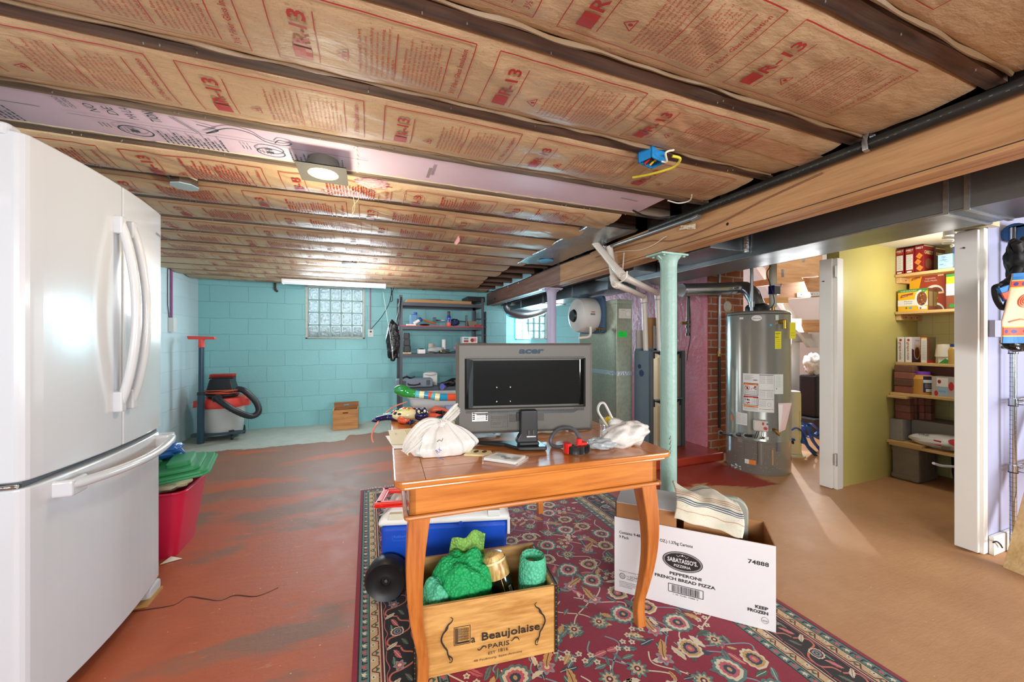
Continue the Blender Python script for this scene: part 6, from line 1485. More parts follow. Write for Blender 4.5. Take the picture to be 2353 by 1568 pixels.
for lp in o.data.loops: uv.data[lp.index].uv = ((lp.vertex_index//nv)/44, (lp.vertex_index % nv)/36)
# ---------------- utility corner: platform, chimney, furnace ----------------
PF = NT('red_platform'); PF.col(PF.mix(PF.noise(PF.tc.outputs['Object'], 5, 4), lin('8e2a1c'), lin('a8402c'))); PF.bump(PF.noise(PF.tc.outputs['Object'], 30, 4), .4, .006); PF = PF.fin(.25)
M().box((1.95, 2.79, 0), (3.35, 5.6, .078), PF).build('trim_1', kind='structure', bevel=.01)
PW = NT('pink_plaster'); P_ = PW.tc.outputs['Object']
c_ = PW.mix(PW.noise(P_, 2.2, 4), lin('d0606c'), lin('e49aa8')); v = PW.n('TexVoronoi'); v.feature = 'DISTANCE_TO_EDGE'; v.inputs['Scale'].default_value = 5
wn = PW.n('VectorMath'); wn.operation = 'ADD'; nn_ = PW.n('TexNoise'); nn_.inputs['Scale'].default_value = 9; PW.l(P_, nn_.inputs['Vector']); PW.l(P_, wn.inputs[0]); PW.l(nn_.outputs[1], wn.inputs[1]); PW.l(wn.outputs[0], v.inputs['Vector'])
crk = PW.math('LESS_THAN', v.outputs['Distance'], .012); msk = PW.math('GREATER_THAN', PW.noise(P_, 3, 2), .5)
PW.col(PW.mix(PW.math('MULTIPLY', PW.math('MULTIPLY', crk, msk), .6), c_, lin('9a3a44')))
PW.bump(PW.math('SUBTRACT', PW.noise(P_, 12, 5, .65), PW.math('MULTIPLY', crk, .4)), .7, .02); PW = PW.fin(.5)
M().box((3.338, 2.985, .0), (3.349, 5.2, 1.99), PW).build('wall_pink', kind='structure')
BK = NT('old_brick'); sp2 = BK.n('SeparateXYZ'); BK.l(BK.tc.outputs['Object'], sp2.inputs[0]); cb = BK.n('CombineXYZ'); BK.l(sp2.outputs[0], cb.inputs[0]); BK.l(sp2.outputs[2], cb.inputs[1])
wv = BK.n('VectorMath'); wv.operation = 'MULTIPLY_ADD'; nz_ = BK.n('TexNoise'); nz_.inputs['Scale'].default_value = 14; BK.l(BK.tc.outputs['Object'], nz_.inputs['Vector']); BK.l(nz_.outputs[1], wv.inputs[0]); wv.inputs[1].default_value = (.012, .012, 0); BK.l(cb.outputs[0], wv.inputs[2])
br = BK.n('TexBrick'); br.inputs['Scale'].default_value = 1; br.inputs['Brick Width'].default_value = .215; br.inputs['Row Height'].default_value = .076; br.inputs['Mortar Size'].default_value = .008; br.inputs['Mortar Smooth'].default_value = .2
br.inputs['Color1'].default_value = (*lin('a05236'), 1); br.inputs['Color2'].default_value = (*lin('7c3a26'), 1); br.inputs['Mortar'].default_value = (*lin('a89c8c'), 1); BK.l(wv.outputs[0], br.inputs[0])
BK.col(BK.mix(BK.math('MULTIPLY', BK.noise(BK.tc.outputs['Object'], 18, 4, .7), .5), br.outputs[0], lin('8d5a40')))
BK.bump(BK.math('SUBTRACT', BK.noise(BK.tc.outputs['Object'], 40, 4), BK.math('MULTIPLY', br.outputs['Fac'], 1.6)), .8, .012); BK = BK.fin(.85)
m = M(); m.box((3.35, 2.975, 0), (3.86, 3.3, 1.99), BK); ch = m.build('brick_chimney', label='old red brick chimney with grey mortar behind the water heater', cat='chimney')
c = at(1672, 706, y=2.97)
m = M(); m.lathe([(0, .02), (.035, .02), (.045, .012), (.06, .0)], mat('mortar_patch', 'b8b0a4', .9, bump=.8, bs=30), c, Matrix.Rotation(PI/2, 3, 'X'), 20); m.build('clay_plug', label='round pale mortar plug in the brick chimney', cat='plug')

FC = mat('furnace_blue_grey', '6f8496', .4, .2); FB = mat('furnace_steel', 'a3977a', .35, .6, var=.12, vs=2)
t = thing('furnace', 'tall two-door gas furnace on the red platform behind the green post', 'furnace', (2.93, 3.4, .078))
fx0, fx1, fy, fz = 2.70, 3.155, 3.10, 1.098
fyb = at(1457, 810, x=2.70).y
m = M(); m.box((fx0, fy+.03, .08), (fx1, fyb, fz), FC); m.build('cabinet', t, bevel=.004)
for z0_, z1_, nm in ((.60, fz-.01, 'upper_door'), (.09, .585, 'lower_door')):
    m = M(); n = 10; prof = [(fx0+.06+(fx1-fx0-.10)*k/n, fy+.03-.035*math.sin(PI*k/n)**.5) for k in range(n+1)]
    m.prism(prof+[(fx1-.04, fy+.035), (fx0+.06, fy+.035)], 'z', z0_, z1_-.06, FB)
    top = [(prof[k][0], prof[k][1], z1_-.06) for k in range(n+1)]; hi = [(q[0], q[1], z1_-.01-.045*math.sin(PI*k/n)) for k, q in enumerate(top)]
    m.add(top+hi, [(k, k+1, n+2+k, n+1+k) for k in range(n)], FB, True)
    dd = m.build(nm, t)
    m = M(); m.box((fx0+.06, fy+.022, z1_-.07), (fx1-.04, fy+.0322, z1_), BKP); m.build('dark_vent', dd)
for x in (fx0, fx1-.035): M().box((x, fy-.004, .08), (x+.035, fy+.03, fz), mat('furnace_trim', '5b6266', .35, .6)).build('side_trim', t, bevel=.004)
M().box((fx0+.04, fy-.012, .588), (fx1-.04, fy+.02, .602), GALV).build('door_seam', t)
m = M(); yv = fy+.12
for y, z, r in ((fy+.17, .93, .025), (fy+.14, .86, .036)): m.tube([(fx0-.002, y, z), (fx0+.001, y, z)], r, mat('hole_blue', '1d3a68', .5), 18)
m.build('knockout', t, kind='stuff')
D_ = M(); D = Dec(D_, on_plane((fx0+.14, fy-.008, .30), (1, 0, 0), (0, 0, 1))); D.rect(0, 0, .09, .12, mat('faded_label', '6e6652', .6)); 
for k in range(6): D.line((.01, .015+.017*k), (.08, .015+.017*k), .004, BLK)
D_.build('data_label', t)
M().box((fx0+.0, fy+.2, fz+.0), (fx1-.05, fyb-.02, fz+.02), FC).build('top_plate', t)
# carton papers on the furnace top
m = M(); m.box((2.74, 3.36, fz+.02), (2.90, 3.38, fz+.22), mat('pale_carton', 'c9c0b8', .7)); m.build('flat_carton', label='pale folded cardboard behind the vent pipes on the furnace', cat='carton')
m = M(); m.box((2.92, 3.30, fz+.001), (3.03, 3.31, fz+.27), WHT); D = Dec(m, on_plane((2.925, 3.299, fz), (1, 0, 0), (0, 0, 1))); D.frame(.005, .01, .1, .265, .004, BLK); D.text('SAFETY', .015, .235, .02, BLK, .07); D.ellipse(.05, .12, .02, .03, BLK)
for k in range(5): D.line((.015, .17+.011*k), (.09, .17+.011*k), .003, BLK)
m.build('instruction_sheet', label='white printed instruction sheet standing behind the vent pipes', cat='paper')
m = M(); m.box((2.86, 3.34, fz+.001), (3.02, 3.36, fz+.36), CRD); m.build('kraft_envelope', label='brown kraft envelope behind the printed sheet on the furnace', cat='envelope')

# sheet metal plenum with humidifier, thermostat and tag
t = thing('return_plenum', 'tall bluish sheet metal plenum left of the furnace', 'duct', (2.6, 3.7, .08))
px0, px1, py0, py1 = 2.475, 2.675, 3.36, 4.12
PLN = NT('plenum_steel'); _c = lin('a9b09c'); v_ = PLN.n('TexVoronoi'); v_.inputs['Scale'].default_value = 30; PLN.l(PLN.tc.outputs['Object'], v_.inputs['Vector']); PLN.col(PLN.mix(v_.outputs['Distance'], mulc(_c, .85), mulc(_c, 1.1))); PLN.bump(PLN.noise(PLN.tc.outputs['Object'], 2, 2), .3, .03); PLN = PLN.fin(.38, .75)
m = M(); m.box((px0, py0, .08), (px1, py1, 1.64), PLN); m.box((px0-.004, py0-.004, 1.60), (px1+.004, py1+.004, 1.645), PLN); m.build('plenum_box', t, bevel=.003)
m = M(); m.box((px0-.004, py0-.005, .83), (px1+.004, py1, .875), mat('foil_seal', 'c0c6c8', .3, .9, bump=1, bs=60)); m.build('sealant_band', t)
m = M(); m.box((px0+.02, py0-.028, 1.44), (px0+.165, py0-.002, 1.545), mat('thermostat', 'dcdccf', .45)); m.tube([(px0+.12, py0-.034, 1.49), (px0+.12, py0-.026, 1.49)], .032, mat('thermostat'), 20); m.tube([(px0+.12, py0-.036, 1.49), (px0+.12, py0-.033, 1.49)], .024, WHT, 20)
D = Dec(m, on_plane((px0+.02, py0-.0285, 1.44), (1, 0, 0), (0, 0, 1))); D.text('Honeywell', .025, .085, .012, BLK, .04)
m.build('humidistat', bevel=.003, label='beige humidistat with dial on the front of the plenum', cat='thermostat')
m = M(); D = Dec(m, on_plane((px0+.015, py0-.001, 1.24), (1, 0, 0), (0, 0, 1)), .001); D.rect(0, 0, .115, .065, mat('green_tag', '1fe04a', .6)); 
for k in range(4): D.line((.01, .012+.012*k), (.09-.01*k, .012+.012*k), .002, mat('green_ink', '157a30', .6))
D.text('NOTICE', .03, .052, .01, mat('green_ink')); m.build('green_tag', label='bright green service sticker on the front of the plenum', cat='sticker')
# humidifier drum on the plenum's left side
t = thing('humidifier', 'white drum humidifier mounted on the side of the sheet metal plenum', 'humidifier', (2.3, 3.9, 1.2))
hc = at(1352, 728, x=2.40); HW = mat('humidifier_white', 'd9d8d2', .4, var=.02)
m = M(); m.prism(rrect(hc.y-.24, hc.z-.20, hc.y+.26, hc.z+.22, .05, 5), 'x', 2.44, 2.475, mat('mount_blue', '4a6a8c', .5)); m.build('mount_plate', t, bevel=.003)
A = Matrix.Rotation(-PI/2, 3, 'Y')
m = M(); m.lathe([(0, -.0), (.20, .0), (.205, .02), (.20, .16), (.185, .20), (.12, .235), (0, .24)], HW, (2.44, hc.y, hc.z+.01), A, 40); m.build('drum', t)
m = M(); m.tube([(2.43, hc.y-.02, hc.z+.01), (2.425, hc.y-.03, hc.z+.01)], .2, HW, 40); m.build('drum_face', t)
m = M(); m.tube([(2.21, hc.y, hc.z-.0), (2.18, hc.y, hc.z-.0)], [.08, .06], BKP, 20); m.build('motor_cap', t)
m = M(); D = Dec(m, lambda a, b, e: Vector((2.33-a, hc.y-math.sqrt(max(0, .2015**2-(b)**2))-e-.001, hc.z+.01+b)), .001); D.rect(-.03, .02, .02, .028, RED, 1, 2); D.rect(-.03, -.01, .03, .008, mat('label_grey')); m.build('name_label', t)
m = M(); m.tube(smoothp([at(u, v, y=3.5) for u, v in ((1357, 752), (1357, 768), (1352, 775), (1340, 777), (1330, 778))], 4), .014, PVC, 12); m.build('drain_elbow', t)
m = M(); c = at(1378, 757, y=3.5); m.tube([c+Vector((-.05, 0, .0)), c+Vector((.05, 0, .0))], .012, mat('brass', 'a8843c', .3, .9), 10); m.tube([c, c+Vector((0, 0, -.04))], .015, BKP, 10); m.build('water_valve', t)

# flue pipe, black gas line on the pink wall
def upy(u, v, y): return at(u, v, y=y)
t = thing('flue_pipe', 'shiny silver round flue pipe running from the chimney side to the water heater', 'pipe', at(1640, 665, y=2.85))
FL = NT('flue_steel'); _c = lin('b4bac0'); FL.col(FL.mix(FL.noise(FL.tc.outputs['Object'], 60, 3), mulc(_c, .85), mulc(_c, 1.1))); FL.bump(FL.noise(FL.tc.outputs['Object'], 40, 3), .1, .004); FL = FL.fin(.25, .95)
HX, HY = 3.469, 2.53
f0, f1 = at(1566, 668, y=2.80), at(1690, 664, y=2.74)
m = M(); m.tube([f0, f1], .062, FL, 24); m.build('straight_pipe', t)
f2, f3, f4 = at(1712, 664, y=2.68), at(1737, 678, y=2.58), Vector((HX, HY, 1.535))
f3.x = HX
m = M(); P = smoothp([f1, f2, f3, f4], 3); m.tube(P, [.064+.003*(k % 3 == 0) for k in range(len(P))], FL, 24); m.build('elbow', t)
for q in (f1, f0.lerp(f1, .02), f0.lerp(f1, .86)): m = M(); m.tube([q+(f1-f0)*.0, q+(f1-f0).normalized()*.012], .066, FL, 24); m.build('collar', t)
t = thing('gas_line', 'black iron gas line with brass valve hanging in front of the pink wall', 'pipe', at(1582, 720, y=3.05))
P = [at(u, v, y=2.97) for u, v in ((1583, 655), (1582, 700), (1581, 745), (1581, 772))]
M().tube(P, .016, mat('black_iron'), 12).build('pipe', t)
for v in (662, 742, 752, 770): q = at(1581, v, y=2.97); M().tube([q+Vector((0, 0, .014)), q-Vector((0, 0, .014))], .024, mat('black_iron'), 12).build('fitting', t)
q = at(1581, 744, y=2.97); M().tube([q, q+Vector((-.09, 0, 0))], .014, mat('brass'), 12).build('brass_valve', t)
M().tube(smoothp([at(u, v, y=3.0) for u, v in ((1584, 690), (1587, 740), (1586, 780), (1581, 808), (1579, 830))], 5), .005, BC, 6).build('cable', t)
# black drop and gas pipes on brick
t = thing('gas_line', 'grey and black gas pipe running down the brick chimney to the water heater valve', 'pipe', at(1653, 960, y=2.93))
P = [at(1653, v, y=2.93) for v in (622, 812)]; M().tube(P, .013, GREYP, 12).build('upper_pipe', t)
P = [at(1653, v, y=2.93) for v in (816, 985)]; M().tube(P, .014, mat('black_iron'), 12).build('lower_pipe', t)
q = at(1652, 814, y=2.93); m = M(); m.tube([q+Vector((0, 0, .03)), q-Vector((0, 0, .03))], .02, mat('brass'), 12); m.beam(q+Vector((-.015, -.02, .0)), q+Vector((-.03, -.03, .06)), .01, .008, WHT); m.build('shutoff_valve', t)
q = at(1655, 996, y=2.92); M().ell(q, (.028, .028, .028), mat('pipe_dope', '9aa09a', .6, bump=.5)).build('elbow', t)
e1, e2 = at(1676, 1000, y=2.62), at(1732, 1003, y=2.265)
M().tube([q, e1, e2], .013, mat('black_iron'), 12).build('supply_pipe', t)
for f_ in (.25, .6): c = e1.lerp(e2, f_); M().tube([c, e1.lerp(e2, f_+.09)], .021, mat('pipe_dope'), 12).build('union', t)

# ---------------- water heater ----------------
HR, HZ = .262, 1.475
WHM = NT('heater_grey'); _c = lin('85857c'); WHM.col(WHM.mix(WHM.noise(WHM.tc.outputs['Object'], 2, 2), mulc(_c, .95), mulc(_c, 1.05))); WHM = WHM.fin(.2, .25, .6)
t = thing('water_heater', 'tall grey cylindrical gas water heater covered with labels beside the brick chimney', 'water heater', (HX, HY, 0))
m = M(); m.lathe([(0, .0), (HR-.004, .0), (HR, .01), (HR, .30), (HR+.001, .302), (HR, .304), (HR, HZ-.03), (HR-.004, HZ-.012), (HR-.02, HZ), (0, HZ+.004)], WHM, (HX, HY, 0), n=72); m.build('tank', t)
m = M(); m.lathe([(HR+.001, HZ-.036), (HR+.003, HZ-.032), (HR+.001, HZ-.028)], mat('seam_grey', '45464a', .4), (HX, HY, 0), n=72); m.build('top_seam', t)
m = M(); m.lathe([(.10, HZ-.0), (.10, HZ+.05), (.085, HZ+.07), (.07, HZ+.075)], BKP, (HX, HY, 0), n=36); m.build('draft_hood', t)
FD = math.atan2(-HY, -HX)   # direction from the tank to the camera
def cyl_print(r=HR, phi0=0.0):
    """a: metres round the tank to the right as seen from the camera, b: height"""
    def fn(a, b, e):
        th_ = FD+phi0+a/HR; return Vector((HX+(r+.0004+e)*math.cos(th_), HY+(r+.0004+e)*math.sin(th_), b))
    return fn
LW = mat('heater_label', 'e2e4df', .5); LK = mat('heater_label_ink', '4c4c4c', .6); LO = mat('label_orange', 'e8822c', .5); LR = mat('label_red', 'c8242c', .5)
def lab(name, fn): m_ = M(); D = Dec(m_, cyl_print(), .0003); fn(D); return m_.build(name, t, weld=False)
def big(D):
    x0, x1, z0, z1 = -.115, .13, .565, .905
    D.rect(x0, z0, x1, z1, LW, 14, 1)
    for k in range(7): D.line((x0+.015, z1-.015-.007*k), (x0+.09-(k % 3)*.015, z1-.015-.007*k), .0016, LK, 4)
    D.rect(x0+.085, z1-.06, x0+.115, z1-.053, LK, 2, 1)
    xs = x0+.13
    for k in range(8): D.line((xs, z1-.02-.009*k), (xs+.045, z1-.02-.009*k), .0016, LK, 3); D.line((xs+.055, z1-.02-.009*k), (x1-.01, z1-.02-.009*k), .0016, LK, 3)
    D.rect(xs, z1-.012, x1-.006, z1-.007, BLK, 4, 1)
    for b_ in (.145, .225, .315): 
        D.rect(xs, z1-b_, xs+.012, z1-b_+.004, LR, 1, 1); D.rect(x1-.02, z1-b_, x1-.006, z1-b_+.004, LR, 1, 1); D.rect(xs+.016, z1-b_, x1-.024, z1-b_+.003, LK, 3, 1)
    for k in range(6): D.line((xs, z1-.155-.01*k), (xs+.045, z1-.155-.01*k), .0014, LK, 3); D.line((xs+.055, z1-.155-.01*k), (x1-.01, z1-.155-.01*k), .0014, LK, 3)
    for k in range(6): D.line((xs, z1-.24-.01*k), (xs+.05, z1-.24-.01*k), .0014, LK, 3)
    D.ring(xs+.075, z1-.27, .014, .016, .0015, LK, 12)
    xa, xb = x0+.008, x0+.122
    D.rect(xa, z1-.195, xb, z1-.085, BLK, 8, 1); D.rect(xa+.004, z1-.191, xb-.004, z1-.089, LW, 8, 1); D.rect(xa+.004, z1-.103, xb-.004, z1-.089, LO, 8, 1); D.text('WARNING', (xa+xb)/2, z1-.101, .01, BLK, .05, 'c')
    D.ring(xa+.03, z1-.13, .018, .02, .004, LR, 16); D.line((xa+.018, z1-.117), (xa+.042, z1-.143), .004, LR, 2); D.rect(xa+.024, z1-.142, xa+.036, z1-.12, BLK)
    D.poly([(xa+.058, z1-.145), (xa+.1, z1-.145), (xa+.1, z1-.13), (xa+.09, z1-.135), (xa+.085, z1-.118), (xa+.075, z1-.13), (xa+.066, z1-.128)], LR); D.rect(xa+.085, z1-.125, xa+.098, z1-.112, BLK)
    for k in range(4): D.line((xa+.012, z1-.158-.008*k), (xb-.012, z1-.158-.008*k), .0016, LK, 5)
    D.rect(xa, z1-.285, xb, z1-.203, BLK, 8, 1); D.rect(xa+.004, z1-.281, xb-.004, z1-.207, LW, 8, 1); D.rect(xa+.004, z1-.219, xb-.004, z1-.207, LR, 8, 1); D.text('DANGER', (xa+xb)/2, z1-.217, .009, LW, .04, 'c')
    D.text('HOT', xa+.01, z1-.24, .014, BLK, .02, bold=.03); D.poly([(xa+.03, z1-.245), (xa+.05, z1-.245), (xa+.05, z1-.235), (xa+.03, z1-.228)], BLK); D.poly([(xa+.03, z1-.275), (xa+.055, z1-.268), (xa+.045, z1-.255), (xa+.02, z1-.262)], LR)
    for k in range(5): D.line((xa+.062, z1-.232-.009*k), (xb-.012, z1-.232-.009*k), .0016, LK, 3)
    D.rect(xa, z1-.303, xb, z1-.290, LO, 8, 1); D.text('WARNING', (xa+xb)/2, z1-.301, .009, BLK, .045, 'c')
    for k in range(3): D.line((xa+.004, z1-.31-.008*k), (xb-.004, z1-.31-.008*k), .0014, LK, 5)
lab('warning_label', big)
def side(D):
    D.rect(.132, .73, .215, .905, mat('label_pale', 'dfe8e4', .5), 6, 1)
    for k in range(9): D.line((.142, .89-.012*k), (.19, .89-.012*k), .0012, LK, 3)
    D.rect(.148, .77, .153, .785, BLK)
lab('side_label', side)
SMG = mat('seam_grey')
def st1(D): D.ellipse(-.005, 1.405, .040, .026, LW, 28); D.ring(-.005, 1.405, .036, .0225, .001, mat('heater_grey_ink', '8a8a8a', .5), 28); D.text('Richmond', -.005, 1.398, .0155, mat('navy_ink', '3a4a5c', .5), .06, 'c', bold=.02); D.path([(-.03+.006*k, 1.413+.003*math.sin(k*.4)) for k in range(9)], .002, LR)
lab('brand_badge', st1)
def st2(D): D.rect(-.145, 1.40, -.11, 1.418, LW, 3, 1); D.line((-.14, 1.409), (-.115, 1.409), .002, LK, 2)
lab('model_sticker', st2)
lab('certification_sticker', lambda D: D.rect(.142, 1.385, .17, 1.43, mat('mint_label', 'c8dcc8', .5), 3, 1))
lab('efficiency_sticker', lambda D: D.rect(.094, 1.332, .112, 1.35, mat('cyan_label', '48b4dc', .5), 2, 1))
def st3(D):
    D.rect(-.18, .43, -.078, .54, LW, 8, 1)
    for k in range(10): D.line((-.175, .53-.0095*k), (-.13, .53-.0095*k), .0014, LK, 3); D.line((-.125, .53-.0095*k), (-.083, .53-.0095*k), .0014, LK, 3)
lab('installation_label', st3)
def st4(D): D.rect(-.098, .085, -.01, .125, LO, 5, 1); D.rect(-.098, .085, -.065, .125, LW, 3, 1)
lab('orange_sticker', st4)
lab('orange_spot', lambda D: D.ellipse(-.235, .475, .018, .03, mat('orange_spot', 'e07a4a', .5), 14))
lab('silver_patch', lambda D: D.rect(-.16, .265, -.12, .355, mat('silver_patch', 'a8a8a4', .4, .8), 4, 1))
lab('tan_tape', lambda D: D.rect(.113, .10, .124, .235, mat('tan_stripe', 'b8905c', .5), 1, 1))
lab('access_plate', lambda D: D.rect(.145, .22, .19, .30, mat('dull_plate', '85878a', .3, .8), 3, 1))
def st5(D): D.line((-.10, .17), (-.10, .28), .0015, SMG, 1); D.line((.1, .17), (.1, .28), .0015, SMG, 1); D.line((-.10, .28), (.10, .28), .0015, SMG, 10)
lab('burner_door_outline', st5)
def st6(D):
    r9 = random.Random(2)
    for k in range(60): a_ = r9.uniform(-.2, .19); z_ = r9.uniform(.02, .33); D.ellipse(a_, z_, .0016, .0016, LW, 5)
    for k in range(14): a_ = r9.uniform(-.23, -.13); D.ellipse(a_, r9.uniform(.01, .05), r9.uniform(.004, .012), r9.uniform(.003, .007), LW, 6)
setp(lab('chipped_paint', st6), kind='stuff')
def yel(D):
    YL = mat('energy_yellow', 'e8e022', .5); D.rect(.137, 1.13, .195, 1.285, YL, 5, 1); D.text('ENERGY', .142, 1.262, .014, BLK, .045, bold=.02); D.text('GUIDE', .148, 1.25, .008, BLK); D.text('$244', .142, 1.228, .014, BLK, .028, bold=.02)
    for k in range(5): D.line((.145, 1.21-.016*k), (.185, 1.21-.016*k), .0015, BLK, 3)
lab('energy_label', yel)
def Hp(a, r, z): th_ = FD+a/HR; return Vector((HX+r*math.cos(th_), HY+r*math.sin(th_), z))
m = M(); q = Hp(.185, HR, 1.37); n_ = (q-Vector((HX, HY, 1.37))).normalized(); m.tube([q-n_*.01, q+n_*.05], .02, mat('brass'), 14); m.tube([q+n_*.05+Vector((0, 0, .01)), q+n_*.05+Vector((0, 0, -.06))], .016, mat('brass'), 12); rv = m.build('relief_valve', t)
m = M(); q2 = q+n_*.07+Vector((.0, -.0, -.0)); D = Dec(m, on_plane(q2+Vector((-.012, -.03, -.15)), (R_.x, R_.y, 0), (0, 0, 1))); D.rect(0, 0, .052, .14, mat('energy_yellow')); D.line((.008, .05), (.044, .05), .002, BLK); D.line((.008, .03), (.044, .03), .002, BLK); m.build('yellow_tag', rv)
A = Matrix.Rotation(FD+PI/2, 3, 'Z')
def hb(m, a, r, z, sx, sy, sz, mt):
    th_ = FD+a/HR; T_ = Tr(*Hp(a, r, z)) @ Matrix.Rotation(th_+PI/2, 4, 'Z'); m2 = M(T_); m2.box((-sx/2, -sy/2, -sz/2), (sx/2, sy/2, sz/2), mt); return m2
m2 = hb(None, .02, HR+.045, .455, .11, .08, .095, mat('valve_beige', 'cfc8bc', .5)); gv = m2.build('gas_valve', t, bevel=.014, seg=3)
m = M(); q = Hp(.045, HR+.088, .44); m.tube([q, q+(q-Vector((HX, HY, q.z))).normalized()*.012], .013, LR, 16); m.build('red_knob', gv)
m2 = hb(None, .032, HR+.087, .478, .014, .006, .024, LR); m2.build('red_button', gv); m2 = hb(None, .055, HR+.087, .478, .012, .006, .014, mat('blue_ink')); m2.build('blue_button', gv)
m = M(); 
for k in range(5): m.tube(smoothp([Hp(.0+.01*k, HR+.06, .41), Hp(-.01+.012*k, HR+.05, .37-.01*(k % 2)), Hp(.012*k-.02, HR+.02, .33)], 5), .003, [BC, BC, WHT, mat('dark_green_wire', '35503c', .5), BC][k], 6)
m.build('igniter_wires', t, kind='stuff')
m2 = hb(None, .055, HR+.065, .35, .03, .004, .025, WHT); m2.build('paper_tag', t)
m = M(); m.tube([Hp(.025, HR+.005, .30), Hp(.025, HR+.005, .10)], .024, WHM, 14, flat=1); m.build('burner_cover', t)
m = M(); q = Hp(.125, HR, .415); n_ = (q-Vector((HX, HY, q.z))).normalized(); m.tube([q, q+n_*.04], .014, mat('brass'), 12); m.tube([q+n_*.03, q+n_*.045+Vector((.03, -.01, -.04))], .011, mat('brass'), 12); m.build('drain_valve', t)
m = M(); P4 = [Hp(.165, HR+.006, .39), Hp(.215, HR+.02, .42), Hp(.235, HR+.06, .66), Hp(.160, HR+.006, .65)]; m.add(P4, [(0, 1, 2, 3)], mat('manual_pink', 'e6c8c4', .5)); 
m.add([q+n_*.002 for q in (P4[0].lerp(P4[3], .1), P4[0].lerp(P4[1], .35).lerp(P4[3].lerp(P4[2], .35), .1), P4[0].lerp(P4[1], .35).lerp(P4[3].lerp(P4[2], .35), .95), P4[0].lerp(P4[3], .95))], [(0, 1, 2, 3)], WHT); m.build('manual_pouch', t, solid=.006)
m = M()
for dx in (-.13, ): m.tube([(HX-.14, HY-.05, HZ-.0), (HX-.14, HY-.05, HZ+.06), (HX-.145, HY-.05, 1.98)], .014, GREYP, 12); m.tube([(HX-.14, HY-.05, HZ+.04), (HX-.14, HY-.05, HZ+.09)], .022, GREYP, 12)
m.build('water_pipe', t)
m = M(); m.tube([(HX+.16, HY-.04, HZ-.0), (HX+.16, HY-.04, HZ+.05)], .014, mat('brass'), 12); m.tube([(HX+.16, HY-.04, HZ+.05), (HX+.16, HY-.04, 1.98)], .032, mat('pipe_insulation', 'b8b4a4', .7), 16); m.build('insulated_pipe', t)
m = M(); q = Vector((HX+.15, HY-.07, 1.68)); m.box((q.x-.06, q.y-.03, q.z-.04), (q.x+.03, q.y+.03, q.z+.045), mat('navy_glaze')); m.build('control_box', t, bevel=.006)
m = M(); m.tube(smoothp([at(u, v, y=2.40) for u, v in ((1771, 612), (1762, 630), (1770, 655), (1779, 690), (1775, 705), (1760, 713), (1745, 712))], 6), .004, BC, 6); m.build('sensor_cable', t)

# ---------------- under the stairs beyond the heater ----------------
SP = wood('stair_pine', 'e6b27e', 'c98c58', 'x', .6, bump=.1, sc=.8); WPT = mat('white_painted_wood', 'dcdad4', .6, var=.05, bump=.2, bs=20)
YT = 2.95
def pb(label, pts, y0, y1, mt, name='stair_board', cat='board', grp='stair underside boards', par=None):
    m = M(); m.prism([(at(u, v, y=y0).x, at(u, v, y=y0).z) for u, v in pts], 'y', y0, y1, mt); return m.build(name, par, label=label, cat=None if par else cat, bevel=.002)
t = thing('staircase', 'unpainted pine stair treads and stringer seen from below beyond the water heater', 'stairs', at(1850, 650, y=YT))
pb(None, [(1768, 612), (1890, 585), (1890, 637), (1768, 642)], YT, YT+.04, SP, 'riser', par=t)
pb(None, [(1778, 642), (1890, 630), (1890, 683), (1786, 690)], YT+.15, YT+.2, SP, 'riser', par=t)
pb(None, [(1768, 642), (1840, 637), (1850, 648), (1775, 655)], YT-.02, YT+.2, SP, 'tread', par=t)
pb(None, [(1780, 684), (1812, 684), (1812, 698), (1780, 698)], YT+.1, YT+.25, wood('stair_block', 'd8a458', 'b8843c', 'x', .6), 'block', par=t)
pb(None, [(1836, 736), (1890, 736), (1890, 765), (1838, 765)], YT+.35, YT+.4, SP, 'riser', par=t)
pb(None, [(1812, 734), (1842, 734), (1842, 745), (1836, 765), (1812, 745)], YT+.3, YT+.36, WPT, 'block', par=t)
pb(None, [(1735, 612), (1752, 612), (1880, 800), (1862, 800)], YT+.45, YT+.5, WPT, 'stringer', par=t)
for (u0, v0, u1, v1) in ((1797, 620, 1802, 637), (1793, 645, 1797, 660), (1845, 596, 1850, 603)): pb('grey metal stair bracket', [(u0, v0), (u1, v0), (u1, v1), (u0, v1)], YT-.006, YT-.001, GALV, 'bracket', par=t)
m = M(); a, b2 = at(1831, 679, y=YT+.14), at(1886, 676, y=YT+.14); m.beam(a, b2, .004, .055, mat('label_white'), up=(0, 0, 1))
for k in range(9): q = a.lerp(b2, (k+.5)/9); m.tube([q+Vector((0, -.004, 0)), q+Vector((0, -.0025, 0))], .008 if k in (1, 5) else .004, BLK, 8)
m.build('slotted_strip', t)
M().box((3.86, 4.1, 0), (5.9, 4.2, 2.99), mat('pink_white_wall', 'ecdde0', .7, var=.03)).build('wall_stair', kind='structure')
t = thing('white_shelf', 'white painted wooden shelf frame with a bright window behind it beyond the heater', 'shelf', at(1850, 790, y=3.5))
pb(None, [(1815, 768), (1890, 768), (1890, 790), (1815, 787)], 3.5, 3.56, WPT, 'top_rail', par=t)
pb(None, [(1818, 786), (1838, 786), (1838, 1010), (1818, 1010)], 3.5, 3.55, WPT, 'upright', par=t)
m = M(); a, b2 = at(1840, 790, y=4.09), at(1886, 820, y=4.09); m.box((a.x, 4.05, b2.z), (b2.x+.2, 4.09, a.z), mat('bright_sky_side')); m.build('window_3', kind='structure')
m = M(); a, b2 = at(1835, 822, y=3.9), at(1900, 1010, y=3.9); m.box((a.x, 3.9, 0), (b2.x+.1, 4.08, a.z), mat('grey_panel', 'b4b8c0', .5)); m.build('grey_cabinet', label='pale grey cabinet panel behind the black suitcase', cat='cabinet', bevel=.01)
